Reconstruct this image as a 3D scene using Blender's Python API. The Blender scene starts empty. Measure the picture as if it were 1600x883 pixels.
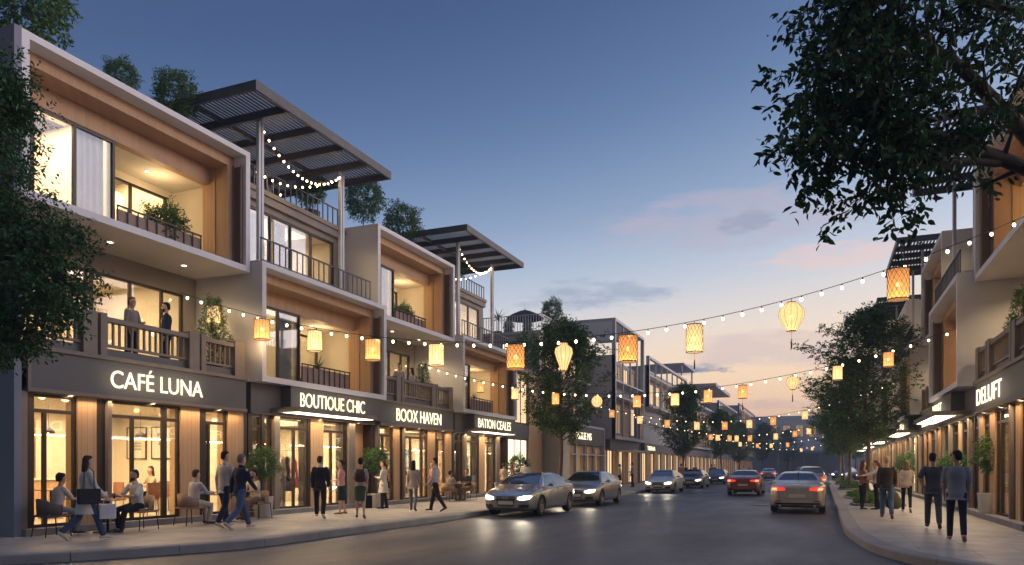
import bpy, bmesh, math, random
from mathutils import Vector, Matrix, Euler
from mathutils.bvhtree import BVHTree
R = math.radians
PI = math.pi
scene = bpy.context.scene
COL = scene.collection
rnd = random.Random(7)

# ---------------------------------------------------------------- camera
cd = bpy.data.cameras.new('camera'); cam = bpy.data.objects.new('camera', cd); COL.objects.link(cam)
cam.location = (0, 0, 1.6); cam.rotation_euler = (R(90), 0, R(22.6))
cd.sensor_width = 36; cd.lens = 26.17; cd.shift_y = 0.1803; cd.clip_start = .1; cd.clip_end = 3000
scene.camera = cam

# ---------------------------------------------------------------- exposure / render
vs = scene.view_settings
vs.view_transform = 'Standard'; vs.look = 'None'; vs.gamma = 1; vs.exposure = 0.05; vs.use_curve_mapping = False
cy = scene.cycles
scene.render.engine = 'CYCLES'
cy.use_denoising = True
cy.max_bounces = 7; cy.diffuse_bounces = 3; cy.glossy_bounces = 3; cy.transmission_bounces = 4
cy.transparent_max_bounces = 10; cy.volume_bounces = 0
cy.sample_clamp_indirect = 3; cy.sample_clamp_direct = 0
cy.caustics_reflective = False; cy.caustics_refractive = False
cy.use_light_tree = True; cy.blur_glossy = 1.0

def srgb(r, g, b):
    f = lambda v: (v/255/12.92) if v/255 <= .04045 else ((v/255+.055)/1.055)**2.4
    return (f(r), f(g), f(b))

# ---------------------------------------------------------------- world: dusk sky
W = bpy.data.worlds.new('World'); scene.world = W; W.use_nodes = True
nt = W.node_tree; nt.nodes.clear(); L = nt.links
def N(t, **k):
    n = nt.nodes.new(t)
    for a, b in k.items(): setattr(n, a, b)
    return n
out = N('ShaderNodeOutputWorld'); bg = N('ShaderNodeBackground')
tc = N('ShaderNodeTexCoord'); sep = N('ShaderNodeSeparateXYZ'); L.new(tc.outputs['Generated'], sep.inputs[0])
def math_(op, a, b=None, c=None):
    n = N('ShaderNodeMath', operation=op)
    for i, v in enumerate((a, b, c)):
        if v is None: continue
        if isinstance(v, (int, float)): n.inputs[i].default_value = v
        else: L.new(v, n.inputs[i])
    return n.outputs[0]
def dotv(v):
    n = N('ShaderNodeVectorMath', operation='DOT_PRODUCT'); L.new(tc.outputs['Generated'], n.inputs[0]); n.inputs[1].default_value = v
    return n.outputs['Value']
side = dotv((.9235, .3836, 0))
e = math_('SUBTRACT', sep.outputs['Z'], math_('MULTIPLY', side, math_('MULTIPLY', math_('MAXIMUM', sep.outputs['Z'], 0.0), .42)))
ramp = N('ShaderNodeValToRGB'); L.new(e, ramp.inputs[0]); cr = ramp.color_ramp; cr.interpolation = 'B_SPLINE'
stops = [(0.0, (150, 132, 150)), (.03, (196, 160, 158)), (.065, (240, 196, 168)), (.11, (250, 216, 182)), (.16, (234, 217, 205)), (.22, (186, 197, 216)),
         (.30, (134, 156, 190)), (.40, (88, 114, 158)), (.52, (57, 80, 127)), (.64, (48, 68, 112)), (.80, (118, 144, 200)), (.97, (140, 166, 216))]  # last stops: zenith out of view, brightened to light the street
while len(cr.elements) > 1: cr.elements.remove(cr.elements[-1])
cr.elements[0].position = stops[0][0]; cr.elements[0].color = srgb(*stops[0][1])+(1,)
for p, c in stops[1:]:
    el = cr.elements.new(p); el.color = srgb(*c)+(1,)
# glow added low on the sunset side, out of view, to light the fronts
sunv = Vector((math.sin(R(62)), math.cos(R(62)), .05)).normalized()
glow = math_('POWER', math_('MAXIMUM', dotv(sunv), 0.0), 9.0)
gcol = N('ShaderNodeMix', data_type='RGBA', blend_type='ADD'); gcol.inputs['B'].default_value = (.98, .98, 1.22, 1)
L.new(math_('MULTIPLY', glow, 2.4), gcol.inputs['Factor']); L.new(ramp.outputs[0], gcol.inputs['A'])
# clouds: a few streaks
def cloud(px, py, sx, sy, col, strength, nscale=9.0, prev=None):
    k = (px-800)/1163; h = (730-py)/1163
    d = Vector((.9235*k-.3843, .3843*k+.9235, h)).normalized()
    az = Vector((d.y, -d.x, 0)).normalized(); up = az.cross(d).normalized()*1
    u = dotv(az); v = dotv(up)
    u2 = math_('DIVIDE', u, sx/1163); v2 = math_('DIVIDE', v, sy/1163)
    rr = math_('ADD', math_('MULTIPLY', u2, u2), math_('MULTIPLY', v2, v2))
    m = math_('MAXIMUM', math_('SUBTRACT', 1.0, rr), 0.0)
    front = math_('GREATER_THAN', dotv(d), 0.0)
    no = N('ShaderNodeTexNoise'); mp = N('ShaderNodeMapping'); mp.inputs['Scale'].default_value = (nscale, nscale, nscale*4.2); mp.inputs['Location'].default_value = (px*.01, py*.01, 0)
    L.new(tc.outputs['Generated'], mp.inputs[0]); L.new(mp.outputs[0], no.inputs['Vector']); no.inputs['Scale'].default_value = 1.0; no.inputs['Detail'].default_value = 6; no.inputs['Roughness'].default_value = .62
    a = math_('MULTIPLY', math_('SUBTRACT', math_('ADD', math_('MULTIPLY', m, .42), no.outputs['Fac']), .70), 5.0)
    a = math_('MINIMUM', math_('MAXIMUM', a, 0.0), 1.0)
    a = math_('MULTIPLY', math_('MULTIPLY', a, front), math_('MULTIPLY', math_('MINIMUM', math_('MULTIPLY', m, 2.5), 1.0), strength))
    mx = N('ShaderNodeMix', data_type='RGBA'); mx.inputs['B'].default_value = srgb(*col)+(1,)
    L.new(a, mx.inputs['Factor']); L.new(prev, mx.inputs['A'])
    return mx.outputs['Result']
# the sky behind the camera, away from the sunset, is darker
back = N('ShaderNodeMapRange'); back.interpolation_type = 'SMOOTHSTEP'; L.new(dotv((.25, .968, 0)), back.inputs[0]); back.inputs[1].default_value = -.75; back.inputs[2].default_value = .25; back.inputs[3].default_value = .16; back.inputs[4].default_value = 1.0
bk = N('ShaderNodeVectorMath', operation='SCALE'); L.new(gcol.outputs['Result'], bk.inputs[0]); L.new(back.outputs[0], bk.inputs['Scale'])
cur = bk.outputs[0]
for args in [(1130, 345, 270, 60, (182, 170, 188), .55, 16), (1165, 345, 62, 24, (146, 152, 178), .75, 30), (1290, 400, 150, 26, (236, 196, 190), .5, 22),
             (930, 462, 180, 32, (138, 152, 182), .6, 20), (1090, 577, 95, 12, (118, 130, 162), 1.0, 34), (1200, 545, 200, 40, (214, 190, 188), .8, 8),
             (1180, 632, 160, 12, (200, 170, 170), .6, 14)]:
    cur = cloud(*args, prev=cur)
skyn = N('ShaderNodeTexSky', sky_type='NISHITA', sun_disc=False); skyn.sun_elevation = R(2.5); skyn.sun_rotation = R(62)
addn = N('ShaderNodeMix', data_type='RGBA', blend_type='ADD'); addn.inputs['Factor'].default_value = .05
L.new(cur, addn.inputs['A']); L.new(skyn.outputs[0], addn.inputs['B'])
mul = N('ShaderNodeMix', data_type='RGBA', blend_type='MULTIPLY'); mul.inputs['Factor'].default_value = 1; mul.inputs['B'].default_value = (10, 10, 10, 1)
mul.clamp_result = False
L.new(addn.outputs['Result'], mul.inputs['A'])
L.new(mul.outputs['Result'], bg.inputs[0]); bg.inputs[1].default_value = .1
L.new(bg.outputs[0], out.inputs[0])
W.cycles.sampling_method = 'MANUAL'; W.cycles.sample_map_resolution = 512

sd = bpy.data.lights.new('sun', 'SUN'); sun = bpy.data.objects.new('sun', sd); COL.objects.link(sun)
sd.energy = .5; sd.angle = R(20); sd.color = (1, .86, .86)
sun.rotation_euler = Vector((-sunv.x, -sunv.y, -.16)).to_track_quat('-Z', 'Y').to_euler()

# ---------------------------------------------------------------- materials
MATS = {}
def mat(name, col=(.5, .5, .5), rough=.6, metal=0, var=.08, vs_=2.0, bump=.0, bs=60, emit=None, es=0, spec=.5, coat=0, sheen=0, stretch=None):
    m = bpy.data.materials.new(name); m.use_nodes = True; t = m.node_tree; b = t.nodes['Principled BSDF']; l = t.links
    b.inputs['Roughness'].default_value = rough; b.inputs['Metallic'].default_value = metal
    b.inputs['Specular IOR Level'].default_value = spec; b.inputs['Coat Weight'].default_value = coat
    b.inputs['Base Color'].default_value = tuple(col)+(1,)
    tcn = t.nodes.new('ShaderNodeTexCoord'); mp = t.nodes.new('ShaderNodeMapping'); l.new(tcn.outputs['Object'], mp.inputs[0])
    if stretch: mp.inputs['Scale'].default_value = stretch
    if var:
        n = t.nodes.new('ShaderNodeTexNoise'); n.inputs['Scale'].default_value = vs_; n.inputs['Detail'].default_value = 5; l.new(mp.outputs[0], n.inputs['Vector'])
        r = t.nodes.new('ShaderNodeMapRange'); r.inputs[1].default_value = .3; r.inputs[2].default_value = .7; r.inputs[3].default_value = 1-var; r.inputs[4].default_value = 1+var
        l.new(n.outputs['Fac'], r.inputs[0])
        mm = t.nodes.new('ShaderNodeVectorMath'); mm.operation = 'SCALE'; mm.inputs[0].default_value = tuple(col); l.new(r.outputs[0], mm.inputs['Scale'])
        l.new(mm.outputs[0], b.inputs['Base Color'])
    if bump:
        n = t.nodes.new('ShaderNodeTexNoise'); n.inputs['Scale'].default_value = bs; n.inputs['Detail'].default_value = 3; l.new(mp.outputs[0], n.inputs['Vector'])
        bu = t.nodes.new('ShaderNodeBump'); bu.inputs['Strength'].default_value = bump; bu.inputs['Distance'].default_value = .01; l.new(n.outputs['Fac'], bu.inputs['Height']); l.new(bu.outputs[0], b.inputs['Normal'])
    if emit:
        b.inputs['Emission Color'].default_value = tuple(emit)+(1,); b.inputs['Emission Strength'].default_value = es
    MATS[name] = m
    return m
def emission(name, col, s, sample=True):
    m = mat(name, (.02, .02, .02), var=0, emit=col, es=s)
    if not sample: m.cycles.emission_sampling = 'NONE'
    return m

mat('white_plaster', (.80, .78, .79), .75, var=.05, vs_=.7, bump=.08, bs=90)
mat('cream_wall', (.82, .75, .62), .8, var=.03, bump=.05, bs=80)
mat('cream_ceiling', (.80, .75, .66), .8, var=.03)
mat('taupe', (.25, .205, .165), .6, var=.08, vs_=4)
mat('taupe_wall', (.30, .265, .23), .75, var=.08, vs_=1.2, bump=.08, bs=70)
mat('shaded_plaster', (.24, .26, .31), .8, var=.08, vs_=.5, bump=.08, bs=80)  # end walls: shade put into the colour, darker and bluer than white_plaster
mat('grey_wall', (.42, .41, .41), .75, var=.08, vs_=.8, bump=.08, bs=70)
mat('fascia_grey', (.135, .13, .13), .5, var=.07, vs_=1.5)
mat('bronze', (.045, .032, .024), .4, metal=.3, var=.1, vs_=6)
mat('dark_grey_metal', (.085, .088, .10), .42, metal=.4, var=.1, vs_=5)
mat('pergola_metal', (.105, .095, .092), .5, metal=.2, var=.12, vs_=3)
mat('light_metal', (.52, .51, .52), .45, metal=.2, var=.06, vs_=3)
mat('roof_dark', (.14, .14, .15), .9)
mat('tile_floor', (.52, .44, .34), .35, var=.08, vs_=1.5)
mat('textile_panel', (.16, .115, .085), .95, var=.55, vs_=55, bump=.5, bs=120)
mat('mesh_panel', (.34, .24, .19), .9, var=.5, vs_=45, bump=.5, bs=90)
mat('curtain', (.82, .80, .78), .9, var=.05, vs_=3)
mat('terracotta', (.36, .16, .09), .7, var=.15, vs_=5)
mat('pot_white', (.55, .52, .48), .7, var=.1, vs_=6, bump=.1)
mat('pot_dark', (.08, .07, .065), .6)
mat('soil', (.05, .035, .025), .95, bump=.4)
mat('black_rubber', (.02, .02, .022), .75, bump=.1)
mat('table_wood', (.36, .20, .10), .45, var=.2, vs_=5, stretch=(1, 8, 1))
mat('rattan', (.32, .22, .15), .75, var=.3, vs_=40, bump=.6, bs=120)
mat('rattan_dark', (.13, .095, .085), .75, var=.3, vs_=40, bump=.6, bs=120)
mat('cable', (.025, .025, .03), .6, var=0)
mat('paint_mark', (.35, .36, .38), .7, var=.5, vs_=3)
mat('picture_paper', (.72, .68, .58), .8, var=.05)
mat('print_grey', (.30, .29, .25), .8, var=.5, vs_=6)
mat('ceramic', (.75, .70, .62), .3)
mat('candle_wax', (.8, .7, .5), .6)
mat('skin_light', (.54, .35, .27), .55, var=.08, vs_=9)
mat('skin_tan', (.40, .25, .18), .55, var=.08, vs_=9)
mat('steel', (.5, .5, .5), .3, metal=1)
emission('sign_glow', (1, .86, .56), 1.9)
emission('canopy_glow', (1, .90, .68), 5.0)
emission('downlight_glow', (1, .78, .5), 14)
emission('bulb_glow', (1, .72, .38), 14, sample=False)
emission('lantern_bulb', (1, .66, .30), 9, sample=False)
emission('bulb_far', (1, .72, .40), 5, sample=False)
emission('candle_flame', (1, .6, .25), 30)
emission('headlight_glow', (1, .90, .66), 5)
emission('taillight_glow', (1, .05, .03), 1.0)
emission('brakelight_hot', (1, .16, .07), 5)
emission('lit_pane', (1, .68, .36), 1.1)
emission('lit_pane_bright', (1, .80, .52), 1.9)
emission('lit_pane_dim', (1, .62, .30), .35)
emission('shelf_glow', (1, .86, .6), 1.6)

def wood(name, col, axis='H', board=.145, groove=True):
    m = mat(name, col, .55, var=0, spec=.35); t = m.node_tree; l = t.links; b = t.nodes['Principled BSDF']
    tcn = t.nodes.new('ShaderNodeTexCoord'); sp = t.nodes.new('ShaderNodeSeparateXYZ'); l.new(tcn.outputs['Object'], sp.inputs[0])
    ad = t.nodes.new('ShaderNodeMath'); ad.operation = 'ADD'; l.new(sp.outputs['X'], ad.inputs[0]); l.new(sp.outputs['Y'], ad.inputs[1])
    dv = t.nodes.new('ShaderNodeMath'); dv.operation = 'DIVIDE'; l.new(ad.outputs[0], dv.inputs[0]); dv.inputs[1].default_value = board
    fr = t.nodes.new('ShaderNodeMath'); fr.operation = 'FRACT'; l.new(dv.outputs[0], fr.inputs[0])
    gt = t.nodes.new('ShaderNodeMath'); gt.operation = 'LESS_THAN'; l.new(fr.outputs[0], gt.inputs[0]); gt.inputs[1].default_value = .07 if groove else -1
    fl = t.nodes.new('ShaderNodeMath'); fl.operation = 'FLOOR'; l.new(dv.outputs[0], fl.inputs[0])
    wn = t.nodes.new('ShaderNodeTexWhiteNoise'); wn.noise_dimensions = '1D'; l.new(fl.outputs[0], wn.inputs['W'])
    mp = t.nodes.new('ShaderNodeMapping'); mp.inputs['Scale'].default_value = (14, 14, 1.2); l.new(tcn.outputs['Object'], mp.inputs[0])
    n = t.nodes.new('ShaderNodeTexNoise'); n.inputs['Scale'].default_value = 1.6; n.inputs['Detail'].default_value = 6; l.new(mp.outputs[0], n.inputs['Vector'])
    r = t.nodes.new('ShaderNodeMapRange'); r.inputs[1].default_value = .3; r.inputs[2].default_value = .7; r.inputs[3].default_value = .93; r.inputs[4].default_value = 1.06; l.new(n.outputs['Fac'], r.inputs[0])
    r2 = t.nodes.new('ShaderNodeMapRange'); r2.inputs[3].default_value = .96; r2.inputs[4].default_value = 1.04; l.new(wn.outputs['Value'], r2.inputs[0])
    mu = t.nodes.new('ShaderNodeMath'); mu.operation = 'MULTIPLY'; l.new(r.outputs[0], mu.inputs[0]); l.new(r2.outputs[0], mu.inputs[1])
    g2 = t.nodes.new('ShaderNodeMapRange'); g2.inputs[3].default_value = 1; g2.inputs[4].default_value = .62; l.new(gt.outputs[0], g2.inputs[0])
    mu2 = t.nodes.new('ShaderNodeMath'); mu2.operation = 'MULTIPLY'; l.new(mu.outputs[0], mu2.inputs[0]); l.new(g2.outputs[0], mu2.inputs[1])
    mm = t.nodes.new('ShaderNodeVectorMath'); mm.operation = 'SCALE'; mm.inputs[0].default_value = tuple(col); l.new(mu2.outputs[0], mm.inputs['Scale'])
    l.new(mm.outputs[0], b.inputs['Base Color'])
    return m
wood('wood', (.58, .37, .20)); wood('wood_plain', (.54, .345, .20), groove=False); wood('wood_dark', (.27, .15, .08), groove=False)

def glassmat(name, tint=(.96, .96, .95), rf=.10, rough=.02):
    m = bpy.data.materials.new(name); m.use_nodes = True; t = m.node_tree; t.nodes.clear(); l = t.links
    o = t.nodes.new('ShaderNodeOutputMaterial'); tr = t.nodes.new('ShaderNodeBsdfTransparent'); gl = t.nodes.new('ShaderNodeBsdfGlossy')
    tr.inputs[0].default_value = tuple(tint)+(1,); gl.inputs['Roughness'].default_value = rough; gl.inputs[0].default_value = (1, 1, 1, 1)
    fr = t.nodes.new('ShaderNodeLayerWeight'); fr.inputs[0].default_value = .25
    mr = t.nodes.new('ShaderNodeMapRange'); mr.inputs[3].default_value = rf*.6; mr.inputs[4].default_value = .8; l.new(fr.outputs['Fresnel'], mr.inputs[0])
    mx = t.nodes.new('ShaderNodeMixShader'); l.new(mr.outputs[0], mx.inputs[0]); l.new(tr.outputs[0], mx.inputs[1]); l.new(gl.outputs[0], mx.inputs[2]); l.new(mx.outputs[0], o.inputs[0])
    MATS[name] = m; return m
glassmat('glass'); glassmat('balcony_glass', (.75, .8, .82), .15)
mat('car_glass', (.018, .022, .028), .06, var=0, spec=.8, coat=.6)

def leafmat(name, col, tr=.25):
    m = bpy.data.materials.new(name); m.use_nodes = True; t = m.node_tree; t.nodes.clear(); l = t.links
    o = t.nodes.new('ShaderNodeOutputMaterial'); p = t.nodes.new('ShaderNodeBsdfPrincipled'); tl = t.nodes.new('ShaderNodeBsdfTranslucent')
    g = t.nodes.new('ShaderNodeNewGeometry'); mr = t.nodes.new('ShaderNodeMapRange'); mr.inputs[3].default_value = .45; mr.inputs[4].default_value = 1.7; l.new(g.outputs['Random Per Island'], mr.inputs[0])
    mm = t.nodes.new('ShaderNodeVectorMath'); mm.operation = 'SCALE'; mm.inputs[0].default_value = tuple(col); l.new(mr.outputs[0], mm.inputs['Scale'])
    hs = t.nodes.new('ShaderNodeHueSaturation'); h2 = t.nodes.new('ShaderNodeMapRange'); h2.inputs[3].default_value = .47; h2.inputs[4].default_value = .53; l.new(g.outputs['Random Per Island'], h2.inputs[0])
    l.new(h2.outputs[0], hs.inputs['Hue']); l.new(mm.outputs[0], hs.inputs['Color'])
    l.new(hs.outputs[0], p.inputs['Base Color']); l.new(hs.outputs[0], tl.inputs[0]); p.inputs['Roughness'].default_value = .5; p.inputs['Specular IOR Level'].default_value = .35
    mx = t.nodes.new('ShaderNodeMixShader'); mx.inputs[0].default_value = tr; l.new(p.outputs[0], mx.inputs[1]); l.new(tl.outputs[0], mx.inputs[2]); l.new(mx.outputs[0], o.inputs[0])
    MATS[name] = m; return m
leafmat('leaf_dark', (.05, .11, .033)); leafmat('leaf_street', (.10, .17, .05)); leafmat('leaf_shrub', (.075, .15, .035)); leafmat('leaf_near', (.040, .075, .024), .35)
mat('bark', (.13, .095, .07), .9, var=.3, vs_=8, bump=.6, bs=30, stretch=(1, 1, .25))

def lantern_mat(name, col, es, scale, hole=.35, kind='weave'):
    # woven / paper shade: strips of light-passing paper or rattan with gaps
    m = bpy.data.materials.new(name); m.use_nodes = True; t = m.node_tree; t.nodes.clear(); l = t.links
    o = t.nodes.new('ShaderNodeOutputMaterial'); df = t.nodes.new('ShaderNodeBsdfTranslucent'); df.inputs[0].default_value = (col[0]*.8, col[1]*.8, col[2]*.8, 1)
    em = t.nodes.new('ShaderNodeEmission'); em.inputs[0].default_value = tuple(col)+(1,); em.inputs[1].default_value = es
    ad = t.nodes.new('ShaderNodeAddShader'); l.new(df.outputs[0], ad.inputs[0]); l.new(em.outputs[0], ad.inputs[1])
    tr = t.nodes.new('ShaderNodeBsdfTransparent'); mx = t.nodes.new('ShaderNodeMixShader')
    n = t.nodes.new('ShaderNodeTexVoronoi'); n.inputs['Scale'].default_value = scale; tcn = t.nodes.new('ShaderNodeTexCoord'); mp = t.nodes.new('ShaderNodeMapping')
    mp.inputs['Scale'].default_value = (1, 1, .35) if kind == 'weave' else (1, 1, .12); l.new(tcn.outputs['Object'], mp.inputs[0]); l.new(mp.outputs[0], n.inputs['Vector'])
    r = t.nodes.new('ShaderNodeMapRange'); r.inputs[1].default_value = .1; r.inputs[2].default_value = .6; r.inputs[3].default_value = hole; r.inputs[4].default_value = .04; l.new(n.outputs['Distance'], r.inputs[0])
    l.new(r.outputs[0], mx.inputs[0]); l.new(ad.outputs[0], mx.inputs[1]); l.new(tr.outputs[0], mx.inputs[2]); l.new(mx.outputs[0], o.inputs[0])
    m.cycles.emission_sampling = 'NONE'
    MATS[name] = m; return m
lantern_mat('shade_rattan', (1, .50, .19), .42, 38, .5)
lantern_mat('shade_cream', (1, .72, .38), .72, 34, .3, 'strip')
lantern_mat('shade_orange', (1, .53, .22), .55, 34, .45)
lantern_mat('shade_paper', (1, .72, .40), .55, 16, .12)
mat('lattice', (.10, .065, .035), .8, var=.2, vs_=20)

def ground_mat():
    # asphalt, worn and slightly damp
    m = mat('asphalt', (.05, .05, .052), .5, var=0); t = m.node_tree; l = t.links; b = t.nodes['Principled BSDF']
    tcn = t.nodes.new('ShaderNodeTexCoord')
    def noise(s, d=5, st=None):
        n = t.nodes.new('ShaderNodeTexNoise'); n.inputs['Scale'].default_value = s; n.inputs['Detail'].default_value = d
        mp = t.nodes.new('ShaderNodeMapping'); mp.inputs['Scale'].default_value = st or (1, 1, 1); l.new(tcn.outputs['Object'], mp.inputs[0]); l.new(mp.outputs[0], n.inputs['Vector']); return n.outputs['Fac']
    def mr(v, a, b_, c, d):
        n = t.nodes.new('ShaderNodeMapRange'); n.inputs[1].default_value = a; n.inputs[2].default_value = b_; n.inputs[3].default_value = c; n.inputs[4].default_value = d; l.new(v, n.inputs[0]); return n.outputs[0]
    def mul(a, b_):
        n = t.nodes.new('ShaderNodeMath'); n.operation = 'MULTIPLY'; l.new(a, n.inputs[0]); l.new(b_, n.inputs[1]); return n.outputs[0]
    big = mr(noise(.35, 4, (1, .25, 1)), .3, .7, .72, 1.35); fine = mr(noise(70, 3), .35, .65, .55, 1.45); mid = mr(noise(3, 5), .3, .7, .85, 1.15)
    vo = t.nodes.new('ShaderNodeTexVoronoi'); vo.feature = 'DISTANCE_TO_EDGE'; vo.inputs['Scale'].default_value = .22
    wm = t.nodes.new('ShaderNodeMapping'); wn = t.nodes.new('ShaderNodeTexNoise'); wn.inputs['Scale'].default_value = 1.2; wn.inputs['Detail'].default_value = 6; l.new(tcn.outputs['Object'], wn.inputs['Vector'])
    va = t.nodes.new('ShaderNodeVectorMath'); va.operation = 'ADD'; vsn = t.nodes.new('ShaderNodeVectorMath'); vsn.operation = 'SCALE'; vsn.inputs['Scale'].default_value = 1.6
    l.new(wn.outputs['Color'], vsn.inputs[0]); l.new(tcn.outputs['Object'], va.inputs[0]); l.new(vsn.outputs[0], va.inputs[1]); l.new(va.outputs[0], vo.inputs['Vector'])
    crack = mr(vo.outputs['Distance'], .0, .008, .45, 1)
    v = mul(mul(big, fine), mul(mid, crack))
    mm = t.nodes.new('ShaderNodeVectorMath'); mm.operation = 'SCALE'; mm.inputs[0].default_value = (.056, .063, .078); l.new(v, mm.inputs['Scale']); l.new(mm.outputs[0], b.inputs['Base Color'])
    l.new(mr(noise(.5, 5, (1, .3, 1)), .35, .65, .42, .62), b.inputs['Roughness'])
    bu = t.nodes.new('ShaderNodeBump'); bu.inputs['Strength'].default_value = .6; bu.inputs['Distance'].default_value = .012; l.new(mul(noise(90, 3), noise(14, 3)), bu.inputs['Height']); l.new(bu.outputs[0], b.inputs['Normal'])
    # paving slabs
    m = mat('paving', (.3, .29, .28), .6, var=0); t = m.node_tree; l = t.links; b = t.nodes['Principled BSDF']; tcn = t.nodes.new('ShaderNodeTexCoord')
    br = t.nodes.new('ShaderNodeTexBrick'); mp = t.nodes.new('ShaderNodeMapping'); mp.inputs['Rotation'].default_value = (0, 0, 0); l.new(tcn.outputs['Object'], mp.inputs[0]); l.new(mp.outputs[0], br.inputs['Vector'])
    br.inputs['Scale'].default_value = 1; br.inputs['Brick Width'].default_value = 1.6; br.inputs['Row Height'].default_value = 1.15; br.inputs['Mortar Size'].default_value = .008; br.offset = .5
    br.inputs['Color1'].default_value = (.36, .345, .325, 1); br.inputs['Color2'].default_value = (.31, .30, .285, 1); br.inputs['Mortar'].default_value = (.10, .095, .09, 1)
    s1 = mr(noise(1.1, 6), .3, .7, .80, 1.18); s2 = mr(noise(60, 3), .3, .7, .88, 1.12)
    mm = t.nodes.new('ShaderNodeVectorMath'); mm.operation = 'SCALE'; l.new(br.outputs['Color'], mm.inputs[0]); l.new(mul(s1, s2), mm.inputs['Scale']); l.new(mm.outputs[0], b.inputs['Base Color'])
    l.new(mr(noise(2, 4), .3, .7, .38, .6), b.inputs['Roughness'])
ground_mat()
mat('kerb_stone', (.25, .245, .245), .7, var=.18, vs_=1.3, bump=.25, bs=60)

# ---------------------------------------------------------------- object helpers
def link(o, parent=None):
    COL.objects.link(o)
    if parent is not None: o.parent = parent
    return o
def wloc(o):
    v = Vector((0, 0, 0))
    while o is not None: v += o.location; o = o.parent
    return v
def tag(o, label=None, cat=None, group=None, kind=None):
    if label: o['label'] = label
    if cat: o['category'] = cat
    if group: o['group'] = group
    if kind: o['kind'] = kind
    return o
def thing(name, label, cat, loc=(0, 0, 0), rz=0, group=None):
    o = bpy.data.objects.new(name, None); o.location = loc; o.rotation_euler = (0, 0, rz); o.empty_display_size = .2
    COL.objects.link(o); return tag(o, label, cat, group)
class MB:
    def __init__(s): s.v = []; s.f = []; s.sm = []
    def face(s, pts, smooth=False):
        n = len(s.v); s.v += [tuple(p) for p in pts]; s.f.append(tuple(range(n, n+len(pts)))); s.sm.append(smooth)
    def box(s, x0, x1, y0, y1, z0, z1):
        if x0 > x1: x0, x1 = x1, x0
        if y0 > y1: y0, y1 = y1, y0
        if z0 > z1: z0, z1 = z1, z0
        n = len(s.v); s.v += [(x0, y0, z0), (x1, y0, z0), (x1, y1, z0), (x0, y1, z0), (x0, y0, z1), (x1, y0, z1), (x1, y1, z1), (x0, y1, z1)]
        for f in ((0, 3, 2, 1), (4, 5, 6, 7), (0, 1, 5, 4), (1, 2, 6, 5), (2, 3, 7, 6), (3, 0, 4, 7)): s.f.append(tuple(n+i for i in f)); s.sm.append(False)
        return s
    def beam(s, a, b, w, h=None):
        a = Vector(a); b = Vector(b); d = (b-a).normalized(); h = h or w
        up = Vector((0, 0, 1)) if abs(d.z) < .95 else Vector((1, 0, 0))
        r = d.cross(up).normalized()*w/2; u = r.cross(d).normalized()*h/2
        n = len(s.v); s.v += [tuple(p) for p in (a-r-u, a+r-u, a+r+u, a-r+u, b-r-u, b+r-u, b+r+u, b-r+u)]
        for f in ((0, 1, 2, 3), (7, 6, 5, 4), (1, 0, 4, 5), (2, 1, 5, 6), (3, 2, 6, 7), (0, 3, 7, 4)): s.f.append(tuple(n+i for i in f)); s.sm.append(False)
        return s
    def tube(s, pts, rad, n=8, cap=True):
        pts = [Vector(p) for p in pts]; m = len(pts)
        if not isinstance(rad, (list, tuple)): rad = [rad]*m
        base = len(s.v); ref = None
        for i, p in enumerate(pts):
            d = (pts[min(i+1, m-1)]-pts[max(i-1, 0)])
            d = d.normalized() if d.length > 1e-9 else Vector((0, 0, 1))
            if ref is None: ref = d.orthogonal().normalized()
            r = (ref - d*ref.dot(d)); r = r.normalized() if r.length > 1e-6 else d.orthogonal().normalized(); ref = r
            q = d.cross(r)
            for k in range(n):
                a = 2*PI*k/n; s.v.append(tuple(p+(r*math.cos(a)+q*math.sin(a))*rad[i]))
        for i in range(m-1):
            for k in range(n):
                a = base+i*n+k; b = base+i*n+(k+1) % n
                s.f.append((a, b, b+n, a+n)); s.sm.append(True)
        if cap:
            s.f.append(tuple(base+k for k in reversed(range(n)))); s.sm.append(False)
            s.f.append(tuple(base+(m-1)*n+k for k in range(n))); s.sm.append(False)
        return s
    def lathe(s, prof, c=(0, 0, 0), n=16, axis='Z'):
        base = len(s.v); m = len(prof); c = Vector(c)
        for r, z in prof:
            for k in range(n):
                a = 2*PI*k/n; x, y = r*math.cos(a), r*math.sin(a)
                p = Vector((x, y, z)) if axis == 'Z' else (Vector((z, x, y)) if axis == 'X' else Vector((y, z, x)))
                s.v.append(tuple(c+p))
        for i in range(m-1):
            for k in range(n):
                a = base+i*n+k; b = base+i*n+(k+1) % n
                s.f.append((a, b, b+n, a+n)); s.sm.append(True)
        if prof[0][0] > 1e-5: s.f.append(tuple(base+k for k in reversed(range(n)))); s.sm.append(False)
        if prof[-1][0] > 1e-5: s.f.append(tuple(base+(m-1)*n+k for k in range(n))); s.sm.append(False)
        return s
    def sphere(s, c, r, n=8, sc=(1, 1, 1)):
        m = max(4, n//2+1); base = len(s.v); c = Vector(c)
        for i in range(m+1):
            t = PI*i/m
            for k in range(n):
                a = 2*PI*k/n; s.v.append((c.x+r*sc[0]*math.sin(t)*math.cos(a), c.y+r*sc[1]*math.sin(t)*math.sin(a), c.z-r*sc[2]*math.cos(t)))
        for i in range(m):
            for k in range(n):
                a = base+i*n+k; b = base+i*n+(k+1) % n
                s.f.append((a, b, b+n, a+n)); s.sm.append(True)
        return s
    def mesh(s, name, off=(0, 0, 0), M=None):
        me = bpy.data.meshes.new(name); o = Vector(off)
        vv = [tuple(Vector(v)-o) for v in s.v] if M is None else [tuple(M @ Vector(v)) for v in s.v]
        me.from_pydata(vv, [], s.f); me.polygons.foreach_set('use_smooth', s.sm); me.validate(); return me
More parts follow.
